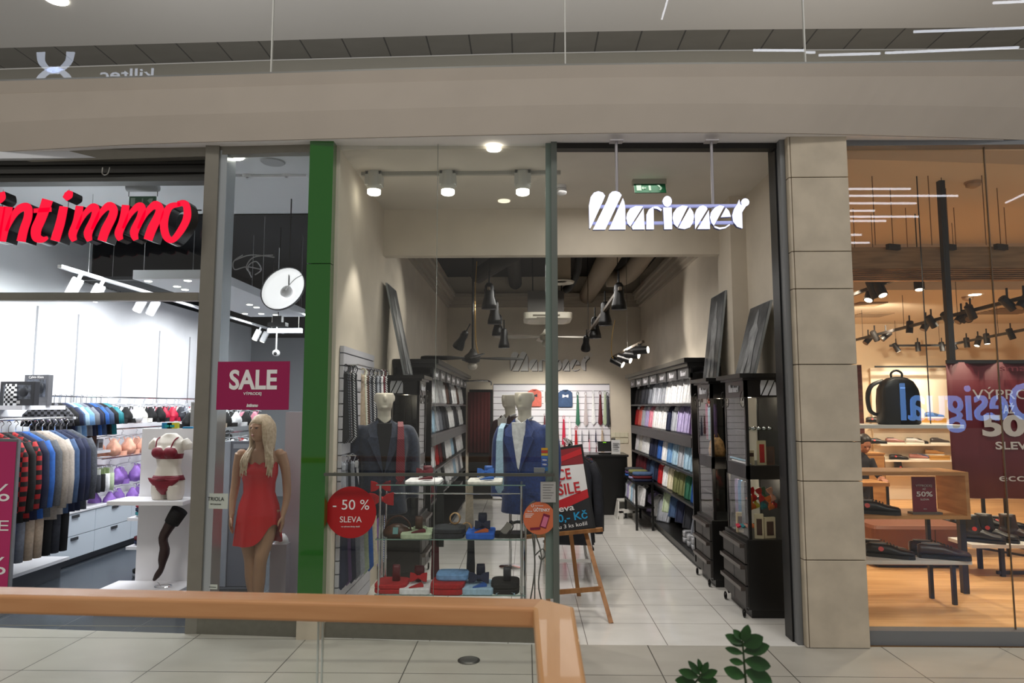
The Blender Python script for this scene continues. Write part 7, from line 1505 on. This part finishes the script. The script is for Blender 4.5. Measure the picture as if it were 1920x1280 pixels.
zl = Z(1050, 5.66); xr3 = at(1820, 1050, 5.66).x
t = thing('window_shelf', 'white low shelf with dark shoes in the shoe shop window', 'shelf', ((x0+xr3)/2, Yw-.05, zl-.03)); hw3 = (xr3-x0)/2; G().box(-hw3,hw3,-.16,.16,0,.03).build('board', shelfw, t, bevel=.003)
G().beam((hw3-.06,.0,FL-zl+.03),(hw3-.06,.0,0),.03,.03).build('leg', matb, t); G().beam((-hw3+.06,.0,FL-zl+.03),(-hw3+.06,.0,0),.03,.03).build('leg', matb, t)
pair('low', 1632, Yw-.05, zb0+.028, 70, (20,18,18), 'black leather shoe in the oak box, %s one', 1.25)
pair('low', 1655, Yw-.02, zl, 66, (24,20,20), 'black lace-up shoe with a red dot on the low shelf, %s one', 1.25, .12)
pair('low', 1752, Yw-.06, zl, 72, (62,42,38), 'dark brown lace-up shoe on the low shelf, %s one', 1.32, .12)
# small sale stand in the box
c = at(1733, 960, 5.75); t = thing('sale_stand', 'small dark red sale card stand inside the oak box', 'sign', (c.x, 5.74, zb0+.028)); hs = Z(893, 5.74)-zb0-.03; G().box(-.12,.12,-.04,.04,0,.018).build('base', M('stand_taupe', (96,84,76), .5), t); G().box(-.095,.095,-.004,.004,.018,hs).build('card', M('banner_wine', (112,22,36), .5), t)
gw = M('grey_print_light', (196,188,184), .6)
txt('VÝPRODEJ', .025, gw, t, (0,-.006,hs*.76), width=.13); txt('AŽ', .02, gw, t, (0,-.006,hs*.67)); txt('50%', .055, gw, t, (0,-.006,hs*.53), width=.13, bold=.001); txt('SLEVA', .02, gw, t, (0,-.006,hs*.39), width=.07); txt('ecco', .014, gw, t, (0,-.006,hs*.14))
# backpack
c = at(1689, 790, 5.72); t = thing('backpack', 'black leather backpack standing on the white window shelf', 'backpack', (c.x, 5.75, z1)); bk = M('backpack_black', (17,17,20), .4, bump=.1, nscale=60); f = (at(1689,706,5.7).z-z1)/.40
g = G(); g.rings([(0,0,.0,.15,.075),(0,0,.012,.165,.085),(0,0,.2,.165,.085),(0,.0,.30,.155,.08),(0,.0,.36,.12,.07),(0,0,.39,.075,.05),(0,0,.40,.03,.03)], 32, .5); g.xf(Matrix.Scale(f,4)); g.build('main_bag', bk, t, smooth=True)
g = G(); g.tube(smoothpts([(-.155,-.05,.02),(-.155,-.055,.2),(-.14,-.055,.30),(-.08,-.05,.375),(0,-.045,.395),(.08,-.05,.375),(.14,-.055,.30),(.155,-.055,.2),(.155,-.05,.02)],4), .004, 6); g.xf(Matrix.Scale(f,4)); g.build('zip', M('zip_grey', (60,60,64), .3,.5), t)
g = G(); g.tube(smoothpts([(-.04,.0,.38),(-.045,0,.43),(0,0,.455),(.045,0,.43),(.04,0,.38)],4), .009, 8); g.xf(Matrix.Scale(f,4)); g.build('handle', bk, t, smooth=True)
g = G(); g.tube(smoothpts([(-.09,.04,.37),(-.19,.04,.33),(-.235,.03,.24),(-.225,.03,.13),(-.19,.03,.09),(-.14,.03,.08)],5), [.02]*10+[.018]*16, 8, flat=.4); g.xf(Matrix.Scale(f,4)); g.build('shoulder_strap', bk, t, smooth=True)
G().box(-.02,.02,-.083*f-.004,-.083*f+.01,.30*f,.31*f).build('metal_label', CHROME, t)
# ---- banner
Yn = 6.05
A = at(1790, 934, Yn); B = at(2040, 934, Yn); zt_ = at(1790, 679, Yn).z; t = thing('sale_banner', 'large wine red hanging sale banner in the shoe shop window', 'banner', ((A.x+B.x)/2, Yn, A.z)); Wb = B.x-A.x; Hb = zt_-A.z
g = G(); g.loft([[Vector((-Wb/2+Wb*k/24, .012*math.sin(k*.9+z*2), z)) for k in range(25)]+[Vector((-Wb/2+Wb*k/24, .012*math.sin(k*.9+z*2)+.004, z)) for k in range(24,-1,-1)] for z in (0,Hb*.33,Hb*.66,Hb)]); g.build('fabric', M('banner_wine2', (96,18,32), .6), t, smooth=True)
def bx2(s, px, py, size, wd, m=gw, bold=0): p = at(px, py, Yn-.03); return txt(s, size, m, t, (p.x-t.location.x, -.022, p.z-A.z), width=wd, bold=bold)
bx2('VÝPRODEJ', 1905, 740, .12, .72); bx2('AŽ', 1893, 768, .1, .10, bold=.002); bx2('50%', 1910, 800, .24, .62, bold=.01); bx2('SLEVA', 1907, 836, .09, .36, bold=.002); bx2('ecco', 1908, 896, .09, .30); bx2('smart', 1912, 690, .08, .34, M('faint_print', (120,40,52), .6))
for sx in (-Wb/2+.05, Wb/2-.05): G().cyl((sx,0,Hb),(sx,0,CZ+.02-A.z),.003).build('hanging_wire', matb, t)
G().box(-Wb/2,Wb/2,-.01,.015,Hb-.01,Hb+.02).build('top_bar', matb, t)
# ---- right-hand shelf with chelsea boots
x5 = at(1778,860,6.9).x; zs5 = at(1850,1018,6.75).z
t = thing('boot_table', 'white slab table with black frame holding ankle boots behind the banner', 'table', (x5+.9, 6.9, FL)); h5 = zs5-FL
G().box(-.86,1.6,-.22,.22,h5-.035,h5).build('slab', shelfw, t, bevel=.003)
for sx in (-.55, .6):
    for sy in (-.16,.16): G().box(sx-.018,sx+.018,sy-.018,sy+.018,0,h5-.035).build('leg', matb, t)
G().box(-.6,1.5,-.17,-.14,.02,.05).build('frame_bar', matb, t); G().beam((-.7,-.1,.25),(.5,.1,.03),.03,.02).build('brace', matb, t); G().beam((-.7,.1,.30),(.6,.15,.08),.03,.02).build('brace', matb, t)
x5b = at(1775,860,7.7).x
t2 = thing('shoe_rack', 'black framed rack with a dark shelf of shoes behind the boot table', 'shoe rack', (x5b+.75, 7.8, FL)); zr = at(1850,990,7.75).z-FL
G().box(-.8,1.3,-.2,.2,zr-.03,zr).build('shelf', M('dark_shelf', (60,46,38), .5), t2)
for sx in (-.78,-.2,.4,1.0): G().box(sx-.015,sx+.015,-.2,-.17,0,zr+.45).build('post', matb, t2); G().box(sx-.015,sx+.015,.17,.2,0,zr+.45).build('post', matb, t2)
G().box(-.8,1.3,-.2,-.17,zr+.42,zr+.45).build('rail', matb, t2)
for k, (px, Y_, z, kd, c, rz, s) in enumerate(((1842,6.8,zs5,'boot',(26,22,22),60,1.25),(1868,6.85,zs5,'boot',(26,22,22),52,1.25),(1912,6.9,zs5,'boot',(52,30,22),50,1.2),
        (1800,7.8,FL+zr,'low',(40,32,30),80,1.25),(1855,7.8,FL+zr,'low',(24,22,22),60,1.3),(1885,7.8,FL+zr,'low',(24,22,22),50,1.3))):
    x = at(px, 1000, Y_).x; shoe(kd, (x, Y_, z), R(rz), ['black ankle boot on the white slab, left one','black ankle boot on the white slab, right one','brown ankle boot at the right edge of the white slab','dark shoe at the left of the rear rack','black shoe with red dot in the middle of the rear rack','black shoe with red dot at the right of the rear rack'][k], c, s)
for o in list(COL.objects):
    l = o.get('label') or ''
    if o.parent is None and (l.startswith(('black leather shoe in the oak box, front', 'black lace-up shoe with a red dot', 'black ankle boot on the white slab', 'black shoe with red dot'))):
        z_ = .10 if 'boot' in o.name else .055; G().cyl((-.0335 if z_ > .09 else -.040, .05, z_), (-.043, .05, z_+.002), .016, n=16).build('round_sticker', stk, o)
# ---- brown bench blocks
bl = M('bench_brown', (112,62,40), .6); 
xa_ = at(1623,960,7.2).x; xb_ = at(1800,960,7.2).x; t = thing('bench', 'wide brown upholstered bench on the oak floor of the shoe shop', 'bench', ((xa_+xb_)/2, 7.4, FL)); zb_ = at(1700,985,7.1).z-FL; w3 = (xb_-xa_)/2
G().rings([(0,0,.03,w3,.35),(0,0,zb_-.03,w3,.35),(0,0,zb_,w3-.02,.33)], 32, .2).build('seat_block', bl, t); G().box(-w3+.05,w3-.05,-.3,.3,0,.03).build('plinth', matb, t); G().box(-w3+.60,-w3+.61,-.352,-.34,.05,zb_-.03).build('seam', M('seam_dark', (60,32,20), .7), t)
# ---- rear wall niche with white shelves
Yk = 12.15
nx0 = at(1634,740,Yk).x; nx1 = at(1778,740,Yk).x; nzt = at(1700,690,Yk).z; nz0 = at(1700,905,Yk).z
t = thing('wall_shelving', 'brightly lit white shelving with pairs of shoes on the rear wall', 'shelf unit', ((nx0+nx1)/2, Yk, FL)); wn = (nx1-nx0)/2; cxn = t.location.x
G().box(-wn,wn,.0,.04,0,nzt-FL).build('back_panel', M('niche_white', (232,218,196), .6), t)
g = G(); g.box(-wn-.02,wn+.02,-.22,-.19,nzt-FL,nzt-FL+.03); g.box(wn-.0,wn+.03,-.22,-.19,0,nzt-FL+.03); g.build('black_frame', matb, t)
lv = [at(1700,y_,Yk-.2).z for y_ in (792,832,862,888)]
for z in lv: G().box(-wn,wn,-.22,0,z-FL-.03,z-FL).build('shelf', M('niche_shelf', (236,226,210), .5), t)
for f_ in (.3,.7): lamp('SPOT', (nx0+(nx1-nx0)*f_, 11.3, 2.9), (nx0+(nx1-nx0)*f_, 12.1, 1.3), 95, (1,.88,.72), .05, 80)
shl = [(1641,792,'low',(50,44,42)),(1655,792,'sneaker',(90,70,60)),(1752,784,'sneaker',(60,90,130)),(1645,832,'low',(40,36,36)),(1678,832,'sneaker',(150,100,90)),(1715,832,'sneaker',(190,186,180)),(1722,832,'low',(50,44,40)),(1762,832,'sneaker',(60,50,46)),
  (1685,862,'low',(40,32,30)),(1722,862,'sneaker',(180,120,110)),(1732,862,'sneaker',(90,96,130)),(1752,853,'sneaker',(190,140,80)),(1694,888,'boot',(34,30,30)),(1700,888,'low',(40,34,32))]
for k, (px, py, kd, c) in enumerate(shl):
    zz = lv[(792,832,862,888).index(py)] if py in (792,832,862,888) else lv[0 if py < 800 else 2]+.075; p = at(px, py, Yk-.12)
    shoe(kd, (p.x, Yk-.12, zz), R(78), '%s on the lit rear shelving, %s shelf, %s from its left' % ({'low':'dark shoe','boot':'dark ankle boot','sneaker':'coloured trainer'}[kd], {792:'top',784:'top',832:'second',862:'third',853:'third',888:'bottom'}[py], NTH[[q for q in range(len(shl)) if (shl[q][1]//15) == (py//15)].index(k)] if k else 'first'), c, 1.05, 'shoes on the lit rear shelving', None if kd == 'low' else (220,214,200))
for k, (px, zz, w_) in enumerate(((1752,lv[0],.33),(1754,lv[2],.34))): p = at(px, 800, Yk-.12); t = thing('shoe_box', 'orange brown shoe box on the %s shelf of the rear wall' % ('top','third')[k], 'box', (p.x, Yk-.12, zz)); G().box(-w_/2,w_/2,-.08,.08,0,.055).build('carton', M('shoebox', (196,146,70), .6), t); G().box(-w_/2-.004,w_/2+.004,-.084,.084,.055,.075).build('lid', M('shoebox_lid', (204,156,84), .6), t)
# wood counter boxes at left
for k, (pa, pb, yt, yb_, Y_, lab) in enumerate(((1609,1660,852,950,9.15,'small oak block left of the lit rear shelving'),(1609,1668,905,1015,7.9,'low oak and black stool table behind the oak display box'))):
    xa_ = max(at(pa,900,Y_).x, 2.45); xb_ = at(pb,900,Y_).x; zt__ = at(1640,yt,Y_).z; t = thing('oak_block', lab, 'furniture', ((xa_+xb_)/2, Y_+.2, FL)); w_ = (xb_-xa_)/2
    if k == 0: G().box(-w_,w_,-.2,.2,0,zt__-FL).build('body', oakp, t); G().box(-w_-.005,w_+.01,-.21,.2,zt__-FL,zt__-FL+.02).build('top', oakp, t); G().box(w_,w_+.008,-.2,.2,.02,zt__-FL-.03).build('side_edge', M('oak_dark', (96,60,34), .5), t)
    else:
        G().box(-w_,w_,-.2,.2,zt__-FL-.04,zt__-FL).build('top', oakp, t)
        for sx in (-w_+.02,w_-.02):
            for sy in (-.18,.18): G().box(sx-.012,sx+.012,sy-.012,sy+.012,0,zt__-FL-.04).build('leg', matb, t)
t = thing('wall_panel', 'dark reddish wood panel at the left of the shoe shop', 'panel', (at(1612,760,9.6).x, 9.6, FL)); G().box(-.08,.04,-.02,.02,0,at(1612,684,9.6).z-FL).build('board', wood('red_wood', (96,44,30), (70,30,20), .5, 3, 3, 10, 2), t)
# ---- person crouching behind the pillar side
px_c = at(1621, 838, 8.57)
t = thing('person', 'person in dark clothes mostly hidden behind the stone pillar inside the shoe shop', 'person', (px_c.x-.10, 8.62, FL), R(0)); o = t.location.copy()
hd = Vector((px_c.x-o.x, 0, px_c.z-FL+.04))
ph_ = M('person_skin', (176,122,96), .6); pc_ = M('person_clothes', (36,34,40), .85); hairb = M('hair_black', (22,18,17), .5)
tz = hd.z
g = G(); g.rings([(0,0,tz*.52,.15,.11),(0,0,tz*.60,.155,.115),(0,-.01,tz*.72,.15,.11),(.0,-.02,tz*.82,.17,.10),(.01,-.03,tz*.885,.12,.075),(.02,-.035,tz*.91,.06,.055)], 20)
for s in (-1,1):
    g.tube(smoothpts([(s*.09,0,tz*.55),(s*.10,-.04,tz*.3),(s*.10,.02,.08)],4), [.085,.08,.075,.07,.06,.056,.052,.048,.045], 12); g.tube(smoothpts([(s*.17,-.02,tz*.84),(s*.21,-.06,tz*.72),(s*.17,-.24,tz*.66)],4), [.052,.05,.048,.046,.044,.042,.04,.036,.033], 12)
g.build('clothes', pc_, t, remesh=.014, smoothit=3)
g = G(); g.tube([(.02,-.035,tz*.90),(.04,-.04,tz*.95)],[.045,.045],12)
hm2 = Matrix.Translation((hd.x, -.05, tz)) @ Matrix.Rotation(R(25),4,'X'); hg_ = G(); hg_.rings([(0,-.01,-.11,.03,.035),(0,-.012,-.09,.048,.06),(0,-.004,-.04,.066,.084),(0,.0,.02,.072,.09),(0,.006,.07,.06,.08),(0,.01,.10,.03,.045)], 20); hg_.ell((0,-.092,-.03),(.012,.018,.026)); hg_.ell((0,-.08,-.066),(.024,.012,.008)); [hg_.ell((s*.072,.01,-.02),(.009,.018,.028)) for s in (-1,1)]; hg_.xf(hm2); g.join(hg_)
for s in (-1,1):
    hx, hy, hz = s*.17, -.26, tz*.655; g.tube([(hx,hy+.03,hz),(hx,hy-.02,hz-.005),(hx,hy-.06,hz-.01)],[.03,.036,.034],12,flat=.55)
    for k in range(4): g.tube([(hx-.027+.018*k,hy-.06,hz-.01),(hx-.028+.019*k,hy-.10,hz-.018),(hx-.028+.019*k,hy-.12-.006*(k in (1,2)),hz-.04)],[.0095,.009,.007],8)
    g.tube([(hx-s*.032,hy-.01,hz-.01),(hx-s*.055,hy-.04,hz-.02),(hx-s*.058,hy-.07,hz-.025)],[.012,.011,.008],8)
g.build('body', ph_, t, remesh=.006, smoothit=2)
g = G(); g.rings([(0,.03,-.07,.07,.06),(0,.022,-.02,.081,.085),(0,.016,.03,.084,.094),(0,.014,.08,.070,.086),(0,.014,.112,.035,.05)], 20); g.xf(hm2); g.build('hair', hairb, t, smooth=True)
for s in (-1,1): G().ell((s*.028,-.082,.0),(.012,.006,.006)).xf(hm2).build('eye', BTXT, t, smooth=True); G().tube([(s*.10,.05,.045),(s*.10,-.03,.045),(s*.10,-.12,.03)],[.045,.045,.035],12,flat=.8).build('shoe', matb, t)
